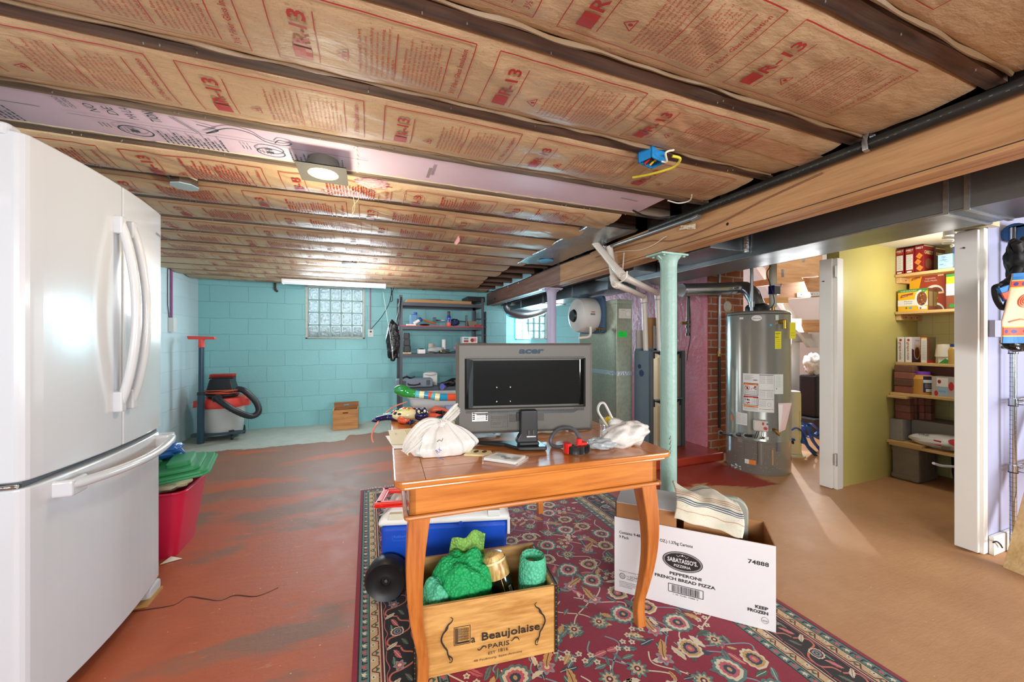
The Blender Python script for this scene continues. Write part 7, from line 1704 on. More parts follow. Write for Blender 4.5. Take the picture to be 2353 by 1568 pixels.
t = thing('tower_fan', 'cream tower fan standing right of the water heater', 'fan', at(1825, 1040, y=2.95))
fc = at(1824, 1048, z=0); zt_ = 1.2-(898-785)*(fc-Vector((0, 0, 0))).dot(F_)/867
m = M(); m.lathe([(0, .03), (.07, .03), (.065, .06), (.062, zt_-.04), (.055, zt_-.01), (0, zt_)], mat('fan_cream', 'd8d2c2', .45), (fc.x, fc.y, 0), n=28); m.build('housing', t)
M().lathe([(0, 0), (.1, 0), (.1, .015), (.06, .03), (0, .03)], mat('fan_cream'), (fc.x, fc.y, 0), n=28).build('base', t)
m = M(); s_ = R_*.045-F_*.045
for k in range(26): z_ = .12+.014*k; m.beam(Vector((fc.x, fc.y, z_))+R_*.01-F_*.062, Vector((fc.x, fc.y, z_))+R_*.045-F_*.045, .004, .005, BKP)
m.build('grille', t, kind='stuff')
m = M(); a, b2 = at(1874, 865, y=3.1), at(1892, 980, y=3.1); m.box((a.x, 3.1, .22), (a.x+.4, 3.3, a.z), mat('suitcase_black', '18181a', .45)); 
m.build('suitcase', label='black hard suitcase standing by the white door post beyond the heater', cat='suitcase', bevel=.02)
m = M(); m.box((a.x-.1, 3.05, 0), (a.x+.5, 3.35, .219), mat('dark_bin', '3a3a40', .6)); m.build('dark_bin', label='low dark bin under the black suitcase', cat='bin', bevel=.01)
m = M(); c = Vector((a.x+.12, 3.2, a.z+.14)); m.ell(c, (.13, .08, .15), mat('white_sheet', 'eceae6', .6, bump=.8, bs=9, bd=.05), nz=.3, ns=5, n=30, k=20); m.build('plastic_sheet', label='crumpled white sheet bundle on top of the black suitcase', cat='sheet')
t = thing('strap_pile', 'pile of blue straps and black hoses on the floor by the white door post', 'straps', at(1850, 1040, z=0))
BS = mat('blue_strap', '2058b4', .5); rr5 = random.Random(4); yy = 2.62
for P in (((1818, 990), (1832, 985), (1845, 1000), (1858, 1030), (1886, 1060)), ((1822, 1010), (1836, 1040), (1860, 1058), (1886, 1066)), ((1842, 968), (1855, 985), (1868, 1000), (1888, 1012)), ((1850, 990), (1862, 975), (1876, 985), (1888, 995)), ((1826, 985), (1840, 992), (1842, 1015), (1852, 1022)), ((1845, 980), (1852, 1005), (1872, 1000), (1886, 990)), ((1858, 975), (1866, 1010), (1880, 1030), (1888, 1040))):
    m = M(); m.tube(smoothp([at(u, v, y=yy+rr5.uniform(-.08, .08)) for u, v in P], 5), .018, BS, 8, flat=.3); m.build('blue_strap', t)
for P in (((1820, 1015), (1838, 1045), (1868, 1052), (1888, 1055)), ((1845, 1015), (1860, 1030), (1878, 1045), (1888, 1045))):
    m = M(); m.tube(smoothp([at(u, v, y=yy) for u, v in P], 5), .014, BC, 8); m.build('black_hose', t)
# ---------------- pantry closet ----------------
YEL = mat('olive_yellow_paint', 'c9bd6c', .4, var=.05, bump=.1, bs=12); YELT = NT('yellow_tile'); _c = lin('e0da98')
sp3 = YELT.n('SeparateXYZ'); YELT.l(YELT.tc.outputs['Object'], sp3.inputs[0]); cb3 = YELT.n('CombineXYZ'); YELT.l(sp3.outputs[1], cb3.inputs[0]); YELT.l(sp3.outputs[2], cb3.inputs[1])
b3 = YELT.n('TexBrick'); b3.offset = 0; b3.inputs['Scale'].default_value = 1; b3.inputs['Brick Width'].default_value = .105; b3.inputs['Row Height'].default_value = .105; b3.inputs['Mortar Size'].default_value = .002
for k_ in ('Color1', 'Color2'): b3.inputs[k_].default_value = (*_c, 1)
b3.inputs['Mortar'].default_value = (*mulc(_c, .8), 1); YELT.l(cb3.outputs[0], b3.inputs[0]); YELT.col(b3.outputs[0]); YELT = YELT.fin(.4)
TRM = mat('cream_trim_paint', 'f0eee6', .45, var=.02, bump=.15, bs=8)
M().box((3.60, 1.93, 0), (4.9, 2.02, 2.03), YEL).build('wall_pantry_left', kind='structure')
M().box((4.76, 1.1, 0), (4.9, 1.93, 2.03), YELT).build('wall_pantry_back', kind='structure')
M().box((3.1, 1.03, 2.03), (4.9, 2.03, 2.05), mat('pantry_ceiling_paint', 'cfc6ae', .6)).build('ceiling_pantry', kind='structure')
m = M(); m.box((3.505, 1.932, .004), (3.60, 2.022, 1.87), TRM); m.build('door_1', kind='structure', bevel=.003)
m = M(); m.box((3.53, 1.905, 0), (3.60, 1.931, 1.87), TRM); m.box((3.60, 1.915, 0), (3.625, 1.929, 1.87), TRM); m.build('trim_2', kind='structure', bevel=.003)
for k_, v_ in enumerate((625, 1058)):
    c = at(1922, v_, y=1.903); m = M(); m.tube([c+Vector((0, 0, .05)), c-Vector((0, 0, .05))], .006, GALV, 10); m.box((c.x-.014, 1.901, c.z-.045), (c.x+.014, 1.905, c.z+.045), TRM); m.build('door_hinge', label=('upper' if k_ == 0 else 'lower')+' painted hinge on the white closet door frame', cat='hinge')
m = M(); m.box((3.192, 1.045, .01), (3.215, 1.138, 1.827), TRM); m.box((3.215, 1.03, .005), (3.262, 1.138, 1.835), TRM); dp = m.build('door_2', kind='structure', bevel=.004)
M().box((3.20, 1.0, 1.84), (3.30, 1.14, 1.975), mat('dirty_cream', 'c9bd9c', .7, var=.3, vs=30)).build('trim_3', kind='structure')
M().box((3.15, .2, 1.975), (4.9, 1.03, 1.985), mat('dirty_cream')).build('trim_4', kind='structure')
for (u, v, xx) in ((2216, 571, 3.19), (1893, 648, 3.503)):
    c = at(u, v, x=xx); m = M(); m.tube([c+Vector((.003, 0, 0)), c-Vector((.012, 0, -.0))], .004, BKP, 8); m.build('nail', label='small nail in the right closet post' if xx < 3.4 else 'small nail in the left closet post', cat='nail')

SHW = wood('shelf_pine', 'e3bd82', 'c89a5c', 'y', .5, bump=.1)
def pantry_shelf(label, zt, xf, y1=1.925):
    t_ = thing('pantry_shelf', label, 'shelf', (4.5, 1.5, zt))
    M().box((xf, 1.142, zt-.024), (4.755, y1, zt), SHW).build('board', t_, bevel=.002)
    return t_
XS = 4.385
zs1, zs2, zs3, zs4, zs5 = at(2055, 633, x=XS).z, at(2055, 718, x=XS).z, at(2055, 833, x=XS).z, at(2045, 902, x=4.305).z, at(2045, 1017, x=4.285).z
for lab_, z_, xf in (('top pine pantry shelf holding red cracker boxes', zs1, XS), ('second pine pantry shelf holding yellow lentil boxes', zs2, XS)):
    t_ = pantry_shelf(lab_, z_, xf); m = M(); m.box((xf+.02, 1.895, z_-.075), (4.75, 1.928, z_-.026), SHW); m.build('support_cleat', t_, bevel=.002)
    m = M()
    for k in range(3): m.tube([(xf+.1+.09*k, 1.896, z_-.05), (xf+.1+.09*k, 1.893, z_-.05)], .005, BLK, 8)
    m.build('screw_heads', t_, kind='stuff')
pantry_shelf('third pine pantry shelf holding cereal boxes', zs3, XS); pantry_shelf('fourth pine pantry shelf resting on bricks with jars', zs4, 4.305); pantry_shelf('lowest wide pine pantry shelf resting on stone blocks', zs5, 4.285)
M().box((4.262, 1.80, zs4-.044), (4.5, 1.925, zs4-.025), SHW).build('shim_board', label='short pine offcut wedged under the fourth pantry shelf', cat='board', bevel=.001)
M().box((4.255, 1.70, zs5+.001), (4.75, 1.925, zs5+.02), SHW).build('shim_board', label='pine board lying on the lowest pantry shelf under the cinder block', cat='board', bevel=.001)

def cbox(name, label, cat, u0, u1, vt, zbase, xf, cols, u2=None, depth=None, front=None, sidep=None, grp=None, T=None):
    """carton on a pantry shelf: front faces the room (-x), its side faces -y"""
    a, b_ = at(u0, vt, x=xf), at(u1, vt, x=xf); y1, y0 = a.y, b_.y; zt_ = a.z if vt else None; h = zt_-zbase
    xb = at(u2, 700, y=y0).x if u2 else xf+depth
    t_ = thing(name, label, cat, ((xf+xb)/2, (y0+y1)/2, zbase), group=grp)
    M().box((xf, y0, zbase+.001), (xb, y1, zt_), cols).build('carton_body', t_, bevel=.0015)
    if front:
        m_ = M(); D_ = Dec(m_, on_plane((xf-.0004, y1, zbase), (0, -1, 0), (0, 0, 1)), .0003); front(D_, y1-y0, h); m_.build('front_print', t_)
    if sidep:
        m_ = M(); D_ = Dec(m_, on_plane((xf, y0-.0004, zbase), (1, 0, 0), (0, 0, 1)), .0003); sidep(D_, xb-xf, h); m_.build('side_print', t_)
    return t_
MAR = mat('maroon_carton', '8c1420', .45); YC = mat('yellow_carton', 'f0b822', .45); GC2 = mat('green_carton', '3a8a3c', .5); BRC = mat('brown_food', '7a4a30', .6); BRD = mat('brick_red_carton', 'a8442c', .5); SLV = mat('label_white'); ORC = mat('cracker_orange', 'e08a30', .5); PRC = mat('purple_carton', '4a2848', .5)
def nutri(D, w_, h):
    D.text('CHEEZ IT', w_*.5, h*.88, h*.09, SLV, w_*.82, 'c', bold=.03); D.path([(w_*.2, h*.82), (w_*.5, h*.845), (w_*.8, h*.84)], .004, ORC)
    D.rect(w_*.12, h*.14, w_*.88, h*.74, SLV)
    for k in range(13): D.line((w_*.17, h*(.7-.042*k)), (w_*(.8-.05*(k % 3)), h*(.7-.042*k)), .0022, LK)
    D.rect(w_*.2, h*.03, w_*.75, h*.09, SLV)
def crack(D, w_, h):
    D.text('CHEEZ IT', w_*.5, h*.88, h*.09, SLV, w_*.82, 'c', bold=.03)
    for k, (a, b_) in enumerate(((.5, .6), (.35, .38), (.55, .15))):
        D.poly([(w_*(a-.4), h*b_), (w_*(a-.02), h*(b_+.13)), (w_*(a+.38), h*(b_+.02)), (w_*(a+.05), h*(b_-.11))], ORC); D.ellipse(w_*a, h*b_, w_*.07, h*.02, mat('dark_orange', 'b8582a', .5), 8)
def chz(D, w_, h):
    D.rect(0, h*.96, w_, h, mat('gold_line')); D.text('CHEEZ IT', w_*.04, h*.68, h*.17, mat('cream_plastic'), w_*.88, bold=.03); D.ellipse(w_*.45, h*.32, w_*.35, h*.2, BRC, 14)
cbox('cracker_box', 'red cracker box, leftmost on the top pantry shelf against the yellow wall', 'box', 2058, 2077, 576, zs1+.0, XS+.02, MAR, depth=.14, front=nutri)
cbox('cracker_box', 'red cracker box with white nutrition panel, second on the top pantry shelf', 'box', 2080, 2100, 573, zs1, XS+.02, MAR, depth=.14, front=nutri)
cbox('cracker_box', 'red cracker box showing orange crackers on the top pantry shelf', 'box', 2102, 2123, 567, zs1, XS+.03, MAR, u2=2146, front=crack, sidep=chz)
cbox('cracker_box', 'dark cracker box behind the blue box on the top pantry shelf', 'box', 2146.5, 2150, 571, zs1, XS+.12, mat('dark_maroon', '4a1418', .5), u2=2172, sidep=chz)
def scrib(D, w_, h):
    q = random.Random(8)
    for k in range(16): x_, y_ = q.uniform(.1, .8)*w_, q.uniform(.15, .85)*h; D.path([(x_+.004*j, y_+.004*math.sin(j*1.7+k)) for j in range(6)], .0012, mat('navy_ink'))
cbox('tissue_box', 'pale blue patterned box at the right of the top pantry shelf', 'box', 2155, 2189, 588, zs1, XS+.02, mat('pale_blue_carton', '9cc0d8', .6), depth=.10, front=scrib)
cbox('small_box', 'bright blue carton edge beside the closet post on the top pantry shelf', 'box', 2189.5, 2194, 572, zs1, XS+.05, BLP, depth=.08)
def tasty(D, w_, h):
    D.rect(0, h*.88, w_, h, GC2); D.text('ORGANIC', w_*.1, h*.905, h*.075, SLV, w_*.55)
    D.rect(0, h*.24, w_, h*.52, SLV); D.poly([(w_*.08, h*.62), (w_*.5, h*.72), (w_*.54, h*.84), (w_*.12, h*.76)], BRD); D.text('TASTY BITE', w_*.14, h*.66, h*.085, mat('cream_plastic'), w_*.34, rot=.06)
    D.text('Madras', w_*.22, h*.42, h*.085, BLK, w_*.28); D.text('Lentils', w_*.24, h*.33, h*.085, BLK, w_*.25)
    D.ellipse(w_*.78, h*.54, w_*.2, h*.4, SLV, 24); D.ellipse(w_*.81, h*.54, w_*.165, h*.32, BRC, 20)
    q = random.Random(3)
    for k in range(26): D.ellipse(w_*.81+q.uniform(-.13, .13)*w_, h*.54+q.uniform(-.25, .25)*h, w_*.018, h*.03, rnd.choice([BRD, ORC, mat('dark_brown', '4a2a1c', .6)]), 7)
    D.ellipse(w_*.87, h*.9, w_*.07, h*.09, GC2, 14); D.text('60', w_*.84, h*.87, h*.06, SLV); D.rect(w_*.7, h*.06, w_*.98, h*.2, SLV); D.text('8', w_*.74, h*.07, h*.12, BLK, bold=.03)
    D.ellipse(w_*.3, h*.15, w_*.03, h*.05, GC2, 10); D.rect(w_*.4, h*.11, w_*.49, h*.19, mat('cyan_label'))
def kidney(D, w_, h):
    D.poly([(0, 0), (w_*.25, 0), (w_*.38, h), (0, h)], YC); D.poly([(w_*.05, h*.75), (w_*.32, h*.85), (w_*.33, h*.97), (w_*.07, h*.87)], BRD); D.text('TASTY BITE', w_*.08, h*.78, h*.09, mat('cream_plastic'), w_*.22, rot=.1)
    D.text('Vegetable', w_*.46, h*.75, h*.1, SLV, w_*.3); D.text('Tikka Masala', w_*.44, h*.62, h*.1, SLV, w_*.36)
    D.poly([(w_*(.72+.27*math.cos(PI*k/14)), h*.42*math.sin(PI*k/14)) for k in range(15)], SLV); D.poly([(w_*(.75+.2*math.cos(PI*k/14)), h*.3*math.sin(PI*k/14)) for k in range(15)], BRC); D.rect(w_*.82, h*.86, w_*.98, h*.95, mat('cream_plastic'))
cbox('meal_box', 'yellow and green organic lentil meal box in front on the second pantry shelf', 'box', 2063, 2132, 669, zs2, XS+.015, YC, u2=2156, front=tasty, sidep=lambda D, w_, h: (D.rect(0, 0, w_, h, BRC), D.rect(w_*.1, h*.2, w_*.45, h*.85, mat('tan_food', 'a08a5c', .6)), D.rect(w_*.55, h*.2, w_*.95, h*.85, mat('olive_food', '8a8040', .6))))
cbox('meal_box', 'brown and yellow tikka masala box, upper one at the back of the second pantry shelf', 'box', 2090, 2170, 637, at(2150, 674, x=XS+.16).z, XS+.16, BRD, depth=.1, front=kidney)
cbox('meal_box', 'brown and yellow meal box under another at the back of the second pantry shelf', 'box', 2094, 2171, 675, zs2, XS+.16, BRD, depth=.1, front=kidney)
cbox('meal_box', 'green and yellow meal box beside the closet post, upper one on the second pantry shelf', 'box', 2174, 2196, 632, at(2180, 672, x=XS+.05).z, XS+.05, YC, depth=.1, front=lambda D, w_, h: (D.rect(0, h*.85, w_, h, GC2), D.rect(0, 0, w_, h*.45, SLV)))
cbox('meal_box', 'red bean meal box with round green seal beside the closet post, second pantry shelf', 'box', 2174, 2196, 673, zs2, XS+.05, BRC, depth=.1, front=lambda D, w_, h: (D.rect(0, h*.8, w_, h, SLV), D.ellipse(w_*.6, h*.2, w_*.3, h*.12, GC2, 12), [D.ellipse(w_*(.1+.2*(k % 5)), h*(.35+.09*(k//5)), w_*.07, h*.03, BRD, 6) for k in range(22)]))
def gn(D, w_, h):
    D.text('grape-nuts', w_*.30, h*.80, w_*.55, RED, h*.70, 'l', -PI/2, bold=.01); D.ellipse(w_*.5, h*.88, w_*.2, h*.05, LR, 12)
def bowl(D, w_, h):
    D.poly([(0, 0), (w_, 0), (w_, h*.3), (0, h*.55)], PRC); D.ellipse(w_*.6, h*.38, w_*.36, h*.28, mat('cream_plastic'), 18); D.ellipse(w_*.6, h*.38, w_*.28, h*.22, BRC, 16); D.text('Grape', w_*.4, h*.84, h*.08, mat('taupe_print', '8a6a60', .6), w_*.5)
cbox('cereal_box', 'white grape-nuts cereal box, leftmost on the third pantry shelf', 'box', 2062, 2077, 776, zs3, XS+.02, WHT, depth=.11, front=gn)
cbox('cereal_box', 'white grape-nuts cereal box showing its bowl picture on the third pantry shelf', 'box', 2080, 2095, 776, zs3, XS+.02, WHT, u2=2115, front=gn, sidep=bowl)
cbox('cereal_box', 'red-edged box with white nutrition panel on the third pantry shelf', 'box', 2115.5, 2131, 776, zs3, XS+.02, LR, u2=2150, front=lambda D, w_, h: (D.rect(w_*.08, h*.01, w_*.92, h*.95, SLV), D.rect(w_*.1, h*.94, w_*.9, h*.98, YC), [D.line((w_*.18, h*(.85-.045*k)), (w_*(.8-.06*(k % 2)), h*(.85-.045*k)), .0018, LK) for k in range(17)]), sidep=lambda D, w_, h: (D.rect(0, h*.12, w_, h, mat('olive_side', '6a5f3c', .6)), D.rect(w_*.1, h*.2, w_*.4, h*.9, BRC)))
cbox('tea_box', 'white box with a green hill picture under a cream jar on the third pantry shelf', 'box', 2156, 2183, 822, zs3, XS+.03, SLV, depth=.08, front=lambda D, w_, h: D.poly([(0, 0), (w_, 0), (w_, h*.5), (w_*.6, h*.8), (w_*.3, h*.4)], GC2))
m = M(); c = at(2170, 830, x=XS+.07); m.lathe([(0, 0), (.055, 0), (.05, .05), (.045, .1), (0, .105)], mat('cream_jar', 'e2d8c4', .4), (c.x, c.y, at(2170, 821, x=XS+.07).z), n=20); m.build('cream_jar', label='small cream jar standing on the hill-picture box in the pantry', cat='jar')
def jar(name, label, u, vt, zb_, xf, r, hx, capx, prof=None):
    c = at(u, vt, x=xf+r); h = c.z-zb_; t_ = thing(name, label, 'jar', (c.x, c.y, zb_))
    M().lathe(prof(r, h) if prof else [(0, 0), (r, 0), (r, h*.68), (r*.7, h*.84), (r*.55, h*.86)], mat('jar_'+hx, hx, .3), (c.x, c.y, zb_+.001), n=24).build('jar_body', t_)
    M().lathe([(r*.62, h*.84), (r*.62, h), (0, h)], mat('cap_'+capx, capx, .4), (c.x, c.y, zb_+.001), n=20).build('lid', t_); return t_, c
jar('spread_jar', 'tan jar with blue lid beside the closet post on the third pantry shelf', 2192, 792, zs3, XS+.02, .035, 'b8934c', '1c3a8c')
t_, c = jar('spread_jar', 'large peanut butter jar with purple lid on the fourth pantry shelf', 2119, 855, zs4, 4.33, .082, 'c98f38', '8a4ac0')
m = M(); D = Dec(m, lambda a, b, e: Vector((c.x+(.0825+e)*math.cos(PI+.45+a/.082), c.y+(.0825+e)*math.sin(PI+.45+a/.082), zs4+b)), .0004); D.rect(-.0, .02, .085, .155, mat('dark_navy_label', '2a2848', .5), 8, 1); D.rect(0, .1, .085, .125, SLV, 8, 1); D.rect(.015, .025, .06, .05, SLV, 5, 1)
for k in range(4): D.line((.01, .09-.009*k), (.075, .09-.009*k), .002, SLV, 5)
m.build('label', t_)
t_, c = jar('dark_jar', 'black wide-mouth jar behind the wrapped packages on the fourth pantry shelf', 2158, 851, zs4, 4.48, .075, '2a1c18', '151214')
m = M(); a, b_ = at(2141, 866, x=4.33), at(2194, 903, x=4.33); m.box((4.33, b_.y, zs4+.001), (4.45, a.y, a.z), mat('film_print', 'd6ccc4', .2, trans=.3))
D = Dec(m, on_plane((4.3295, a.y, zs4), (0, -1, 0), (0, 0, 1)), .0004); W_, H_ = a.y-b_.y, a.z-zs4
D.rect(W_*.22, H_*.5, W_*.72, H_*.95, SLV); D.rect(W_*.28, H_*.08, W_*.7, H_*.48, mat('pale_blue_carton')); D.ellipse(W_*.85, H_*.55, W_*.12, H_*.22, LR, 14); D.ellipse(W_*.2, H_*.15, W_*.09, H_*.14, LR, 12); D.ellipse(W_*.34, H_*.75, W_*.08, H_*.1, RED, 10); D.text('PASTA', W_*.32, H_*.22, H_*.12, INK, W_*.3)
m.build('wrapped_cans', label='shrink-wrapped pack of white and red cans on the fourth pantry shelf', cat='package', bevel=.006)

# pavers and blocks
PV = {k: mat('paver_'+k, h_, .85, var=.2, vs=25, bump=.6, bs=60) for k, h_ in dict(a='7a5444', b='9a6254', c='6f4c40', d='93584a', e='8c6050').items()}
def paver(label, u0, u1, zb_, zt_, xf, depth, k, yo=0, grp='reddish pavers stacked as pantry shelf supports'):
    a, b_ = at(u0, 785, x=xf), at(u1, 785, x=xf); q = rnd.uniform(-.004, .004)
    M().box((xf+q, b_.y, zb_+.0008), (xf+depth, a.y-.001, zt_), PV[k]).build('paver_brick', label=label, cat='brick', group=grp, bevel=.006)
hs = (zs3-.025-zs4)/4
for i, k in enumerate('dcba'): paver(['bottom', 'third', 'second', 'top'][i]+' brick of the four-high brown stack on the fourth pantry shelf', 2053.5, 2099, zs4+hs*i, zs4+hs*(i+1), 4.33, .10, k)
M().box((4.47, 1.56, zs4+.001), (4.6, 1.80, zs3-.026), PV['c']).build('paver_brick', label='dark brick stack behind the purple-lidded jar on the fourth pantry shelf', cat='brick', bevel=.004)
zb5 = at(2055, 962, x=4.36).z; hs = (zs4-.045-zb5)/3
for i, k in enumerate('dea'): paver(['bottom', 'middle', 'top'][i]+' brick of the front three-high stack under the fourth pantry shelf', 2055.5, 2091, zb5+hs*i, zb5+hs*(i+1), 4.36, .07, k)
for j, (u0, u1, xo, nm) in enumerate(((2092, 2106, .08, 'second stack from the left'), (2107, 2123, .12, 'third stack from the left'), (2124, 2139, .14, 'rightmost stack'))):
    for i in range(3): paver(['bottom', 'middle', 'top'][i]+' brick of the '+nm+' under the fourth pantry shelf', u0, u1, zb5+hs*i, zb5+hs*(i+1), 4.36+xo, .07, 'cabde'[(i+j*2) % 5])
CIN = mat('cinder_grey', '9c968e', .95, var=.12, vs=60, bump=.9, bs=90); CSM = mat('concrete_smooth', '8c8680', .85, bump=.3)
a, b_ = at(2044, 962, x=4.31), at(2073, 962, x=4.31); x2 = at(2130, 800, y=b_.y).x
m = M(); m.box((4.31, b_.y, zs5+.021), (4.62, a.y, zb5-.001), CIN); m.build('cinder_block', label='light grey cinder block on the lowest pantry shelf under the bricks', cat='block', bevel=.004)
M().box((4.44, b_.y-.26, zs5+.021), (4.70, b_.y-.004, zb5-.001), CSM).build('cinder_block', label='darker smooth concrete block behind the light cinder block in the pantry', cat='block', bevel=.004)
m = M(); ST = mat('rough_stone', '8a8070', .9, var=.3, vs=12, bump=1, bs=18, bd=.02)
a, b_ = at(2048, 1024, x=4.30), at(2110, 1024, x=4.30); a.y = min(a.y, 1.915)
m.box((4.31, b_.y, .002), (4.60, a.y, zs5-.026), ST); m.box((4.30, b_.y-.004, .01), (4.61, a.y+.003, .05), ST); m.box((4.30, b_.y-.004, zs5-.07), (4.61, a.y+.003, zs5-.026), ST); m.build('stone_block', label='weathered grey stone block on the floor under the lowest pantry shelf', cat='block', bevel=.01)
m = M(); m.lathe([(0, .0), (.10, 0), (.115, .1), (.12, zs5-.03), (0, zs5-.03)], mat('dark_clay', '23282c', .5, bump=.3), (4.62, b_.y-.20, .001), n=24); m.build('dark_vase', label='dark grey clay pot beside the stone block on the pantry floor', cat='pot')
m = M(); m.tube(smoothp([at(u, v, y=1.3) for u, v in ((2145, 1066), (2165, 1072), (2196, 1074))], 4), .008, WHT, 8); m.build('white_cable', label='white cable crossing the lower pantry', cat='cable')
# red and white bag
c = at(2150, 1000, x=4.42); m = M(); WB2 = mat('sack_white', 'e6e4e2', .35, bump=.5, bs=12, bd=.02)
m.ell((4.40, c.y-.10, zs5+.062), (.10, .24, .06), WB2, nz=.14, ns=5, n=40, k=24, A=Matrix.Rotation(.2, 3, 'Z'))
bagf = lambda a, b, e: Vector((4.40-.10*math.sqrt(max(.05, 1-(a/.26)**2-((b-.06)/.075)**2))-.012-e, c.y-.10-a, zs5+b))
t_ = thing('coffee_bag', 'white and red printed bag lying on the lowest pantry shelf', 'bag', (4.45, c.y, zs5)); m.build('bag_body', t_)
m = M(); D = Dec(m, bagf, .001); D.ellipse(.1, .08, .085, .03, LR, 18, -.2); D.text('ROAST', .06, .035, .02, BLK, .1, rot=-.15); D.rect(-.1, .045, -.02, .085, LR); D.rect(-.2, .04, -.15, .09, LR); D.text('DRIP', -.17, .1, .018, BLK, .07); D.rect(-.02, .02, .03, .045, mat('grey_print')); m.build('bag_print', t_)
# pantry ceiling lamp
t_ = thing('pantry_lamp', 'bare white bulb socket on the pantry ceiling beside the right post', 'lamp', at(2170, 590, y=1.45))
c = at(2168, 560, y=1.45); M().lathe([(0, 0), (.07, -.0), (.075, -.012), (.04, -.02), (0, -.02)], mat('lamp_base_cream', 'b8ad90', .5), (c.x, c.y, 2.028), n=24).build('base_plate', t_)
m = M(); c = at(2181, 575, y=1.40); m.tube([Vector((c.x, c.y, 2.01)), Vector((c.x, c.y, 1.95))], .03, WHT, 16); m.build('socket', t_)
m = M(); P = [(c.x+.028*math.cos(k*.6), c.y+.028*math.sin(k*.6), 1.95-.0035*k) for k in range(22)]; m.tube(P, .009, mat('cfl_white', 'f0ece0', .3), 8); m.build('spiral_bulb', t_)
light('pantry_fill', 'POINT', (c.x+.25, c.y+.05, 1.72), 4, (1, .97, .9), .12)  # added fill light for the closet; the spiral bulb itself stays unlit

# ---------------- lavender wall, wire rack, tote, board ----------------
LAV = mat('lavender_sky_tint', 'a9acc8', .35, var=.03)  # bluish sky light on the wall is put into its base colour
M().box((3.262, 1.03, 0), (7.1, 1.12, 1.99), LAV).build('wall_right', kind='structure')
M().box((3.262, 1.008, 0), (6.0, 1.029, .105), TRM).build('baseboard_right', kind='structure', bevel=.004)
c0, c1 = at(2273, 737, y=1.02), at(2300, 776, y=1.02)
M().box((3.264, 1.005, c1.z), (3.9, 1.029, c0.z), LAV).build('trim_5', kind='structure', bevel=.002)
m = M(); m.tube(smoothp([at(u, v, y=.995) for u, v in ((2282, 1248), (2290, 1246), (2298, 1252), (2303, 1260))], 4), .004, BC, 6); m.build('loose_cable', label='short black cable end poking from the white baseboard', cat='cable')
CH = mat('rack_chrome', 'b8bcc4', .15, 1)
t = thing('wire_rack', 'chrome wire shelving rack against the lavender wall at the right edge', 'rack', (3.6, .93, 0))
pp = at(2328, 785, y=.985); px_, py_ = pp.x, .985
zt_ = at(2331, 525, y=.985).z
m = M(); m.cyl((px_, py_, 0), (px_, py_, zt_), .0135, CH, 18); 
m.build('pole', t)
m = M()
for k in range(60): m.tube([(px_, py_, .05+k*.027), (px_, py_, .052+k*.027)], .0139, mat('groove_steel', '6a6e74', .3, .9), 14)
m.build('pole_grooves', t, kind='stuff')
for v in (568, 805, 925, 1078): z_ = at(2328, v, y=.985).z; m = M(); m.tube([(px_, py_, z_-.018), (px_, py_, z_+.02)], .0185, CH, 18); m.tube([(px_, py_, z_-.024), (px_, py_, z_-.018)], .019, BKP, 18); m.build('collar', t)
for v in (925, 1078):
    z_ = at(2328, v, y=.985).z; m = M(); x1_ = px_+.9
    for zz in (z_+.012, z_-.012):
        for y_ in (py_, py_-.38): m.tube([(px_, y_, zz), (x1_, y_, zz)], .003, CH, 6)
        m.tube([(px_, py_, zz), (px_, py_-.38, zz)], .003, CH, 6)
    for k in range(14): y_ = py_-.38*k/13; m.tube([(px_, y_, z_+.014), (x1_, y_, z_+.014)], .0018, CH, 5)
    m.build('wire_shelf', t, kind='stuff')
m = M(); m.cyl((px_, py_-.38, 0), (px_, py_-.38, .9), .0135, CH, 14)
# bags hanging on the rack
t = thing('tote_bag', 'orange and blue seashell tote bag hanging from the chrome rack', 'bag', at(2330, 700, y=.86))
yb = .86; TB_ = mat('tote_peach', 'eebf9a', .7, var=.05, bump=.3); TOR = mat('tote_orange', 'e04a2c', .6); TBL = mat('tote_blue', '2476b8', .6); TYL = mat('tote_yellow', 'f0b840', .6); TNV = mat('tote_navy', '3a3a80', .6)
def tp(u, v, dy=0): return at(u, v, y=yb+dy)
OUT = {636: (2325, 2372), 700: (2308, 2385), 740: (2296, 2388), 790: (2299, 2388)}
ks = sorted(OUT)
def tote(a, b):
    v = 630+160*b; k = max([q for q in ks if q <= v] or [ks[0]]); k2 = min([q for q in ks if q > v] or [ks[-1]]); f_ = 0 if k2 == k else (v-k)/(k2-k)
    f_ = min(1, max(0, f_)); l = OUT[k][0]*(1-f_)+OUT[k2][0]*f_; r = OUT[k][1]*(1-f_)+OUT[k2][1]*f_
    p = tp(l+(r-l)*a, v); p.y -= .05*math.sin(PI*a)+.012*math.sin(a*14+b*3)*b; return p
m = M(); m.grid(tote, 34, 30, TB_)
Dt = Dec(m, lambda a, b, e: tote(a, b)+Vector((0, -.002-e, 0)), .0008)
for b0, b1, mt_ in ((.0, .1, TBL), (.1, .115, TYL), (.115, .2, TOR), (.2, .215, TYL), (.76, .775, TYL), (.775, .89, TOR), (.89, .905, TYL), (.905, 1.0, TBL)): Dt.rect(0, b0, 1, b1, mt_, 30, 2)
for k in range(8):
    for b_ in (.158, .832): Dt.ellipse(.06+.115*k, b_, .034, .028, TNV, 9)
for x_, y_, s_ in ((.28, .40, .13), (.7, .33, .1), (.42, .62, .12), (.75, .62, .11)):
    for q in (1, .72, .45): Dt.ring(x_, y_, s_*q, s_*.7*q, .012, mat('tote_coral', 'd8704c', .6), 16)
Dt.path([(.1, .7), (.25, .66), (.5, .72), (.8, .68), (.95, .72)], .014, mat('tote_coral')); m.build('bag_body', t, solid=.004, weld=False)
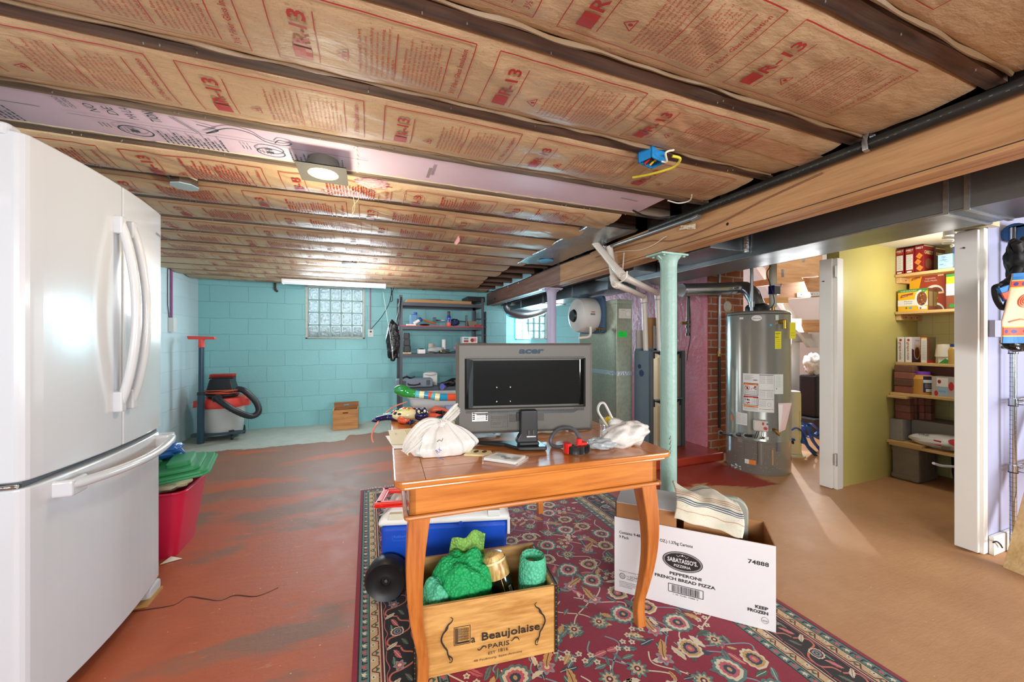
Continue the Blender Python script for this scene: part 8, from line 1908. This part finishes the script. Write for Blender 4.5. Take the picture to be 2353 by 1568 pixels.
m = M(); P = [tp(u, v, .02) for u, v in ((2296, 655), (2286, 662), (2290, 690), (2306, 712), (2318, 690))]; m.tube(smoothp(P, 5), .012, mat('black_fabric', '121214', .7), 8, flat=.5); m.build('handle', t)
m = M(); m.ell(tp(2338, 788, .02), (.095, .05, .05), mat('black_film', '14171a', .2, bump=.8, bs=18, bd=.03), nz=.2, ns=5, n=28, k=18); m.build('bag_bottom', t)
m = M(); m.prism([(tp(u, v).x, tp(u, v).z) for u, v in ((2297, 664), (2322, 655), (2324, 690), (2312, 694))], 'y', yb+.0, yb+.012, TBL); m.prism([(tp(u, v).x, tp(u, v).z) for u, v in ((2300, 676), (2322, 668), (2322, 685), (2308, 690))], 'y', yb-.004, yb+.001, TOR); m.build('folded_flap', t)
m = M(); m.ell(tp(2345, 600, .04), (.085, .05, .12), mat('black_fabric'), nz=.25, ns=6, n=30, k=20); m.tube(smoothp([tp(u, v, .03) for u, v in ((2335, 560), (2345, 600), (2325, 640), (2306, 655))], 5), .018, mat('black_fabric'), 8); m.build('black_bag', label='black cloth bag bunched above the seashell tote on the chrome rack', cat='bag')
m = M(); c = at(2345, 540, y=.99); m.tube([Vector((px_-.0, .98, c.z)), Vector((px_+.6, .98, c.z))], .05, mat('blue_mat', '2a5a8c', .8, bump=1, bs=140), 20); m.build('rolled_mat', label='rolled blue textured mat behind the rack pole', cat='mat')
m = M(); m.box((px_+.0, .9, at(2340, 515, y=.95).z-.01), (px_+.6, 1.0, at(2340, 515, y=.95).z), BKP); m.build('black_tray', label='black tray edge on top of the chrome rack', cat='tray')
# leaning pine board
BP = wood('pale_pine_board', 'e8c690', 'd0a468', 'z', .5, bump=.1, knots=True)
a, b_ = at(2304, 1305, z=0), at(2360, 1328, z=0)
m = M(); d_ = (b_-a).normalized(); top = at(2356, 1100, y=.86); lean = (at(2353, 1130, y=.95)-a)*2.2; n_ = Vector((.03, 0, .004))
vs = [a, a+d_*.3, a+d_*.3+lean*1.0, a+lean*1.0]; m.add(vs+[q+n_ for q in vs], [(0, 1, 2, 3), (7, 6, 5, 4), (0, 4, 5, 1), (1, 5, 6, 2), (2, 6, 7, 3), (3, 7, 4, 0)], BP)
m.build('pine_board', label='pale pine board leaning at the right edge of the photo', cat='board', bevel=.002)
# enclosing walls of the far right rooms
M().box((5.9, 1.12, 0), (6.0, 4.2, 2.99), TRM).build('wall_stairwell', kind='structure')
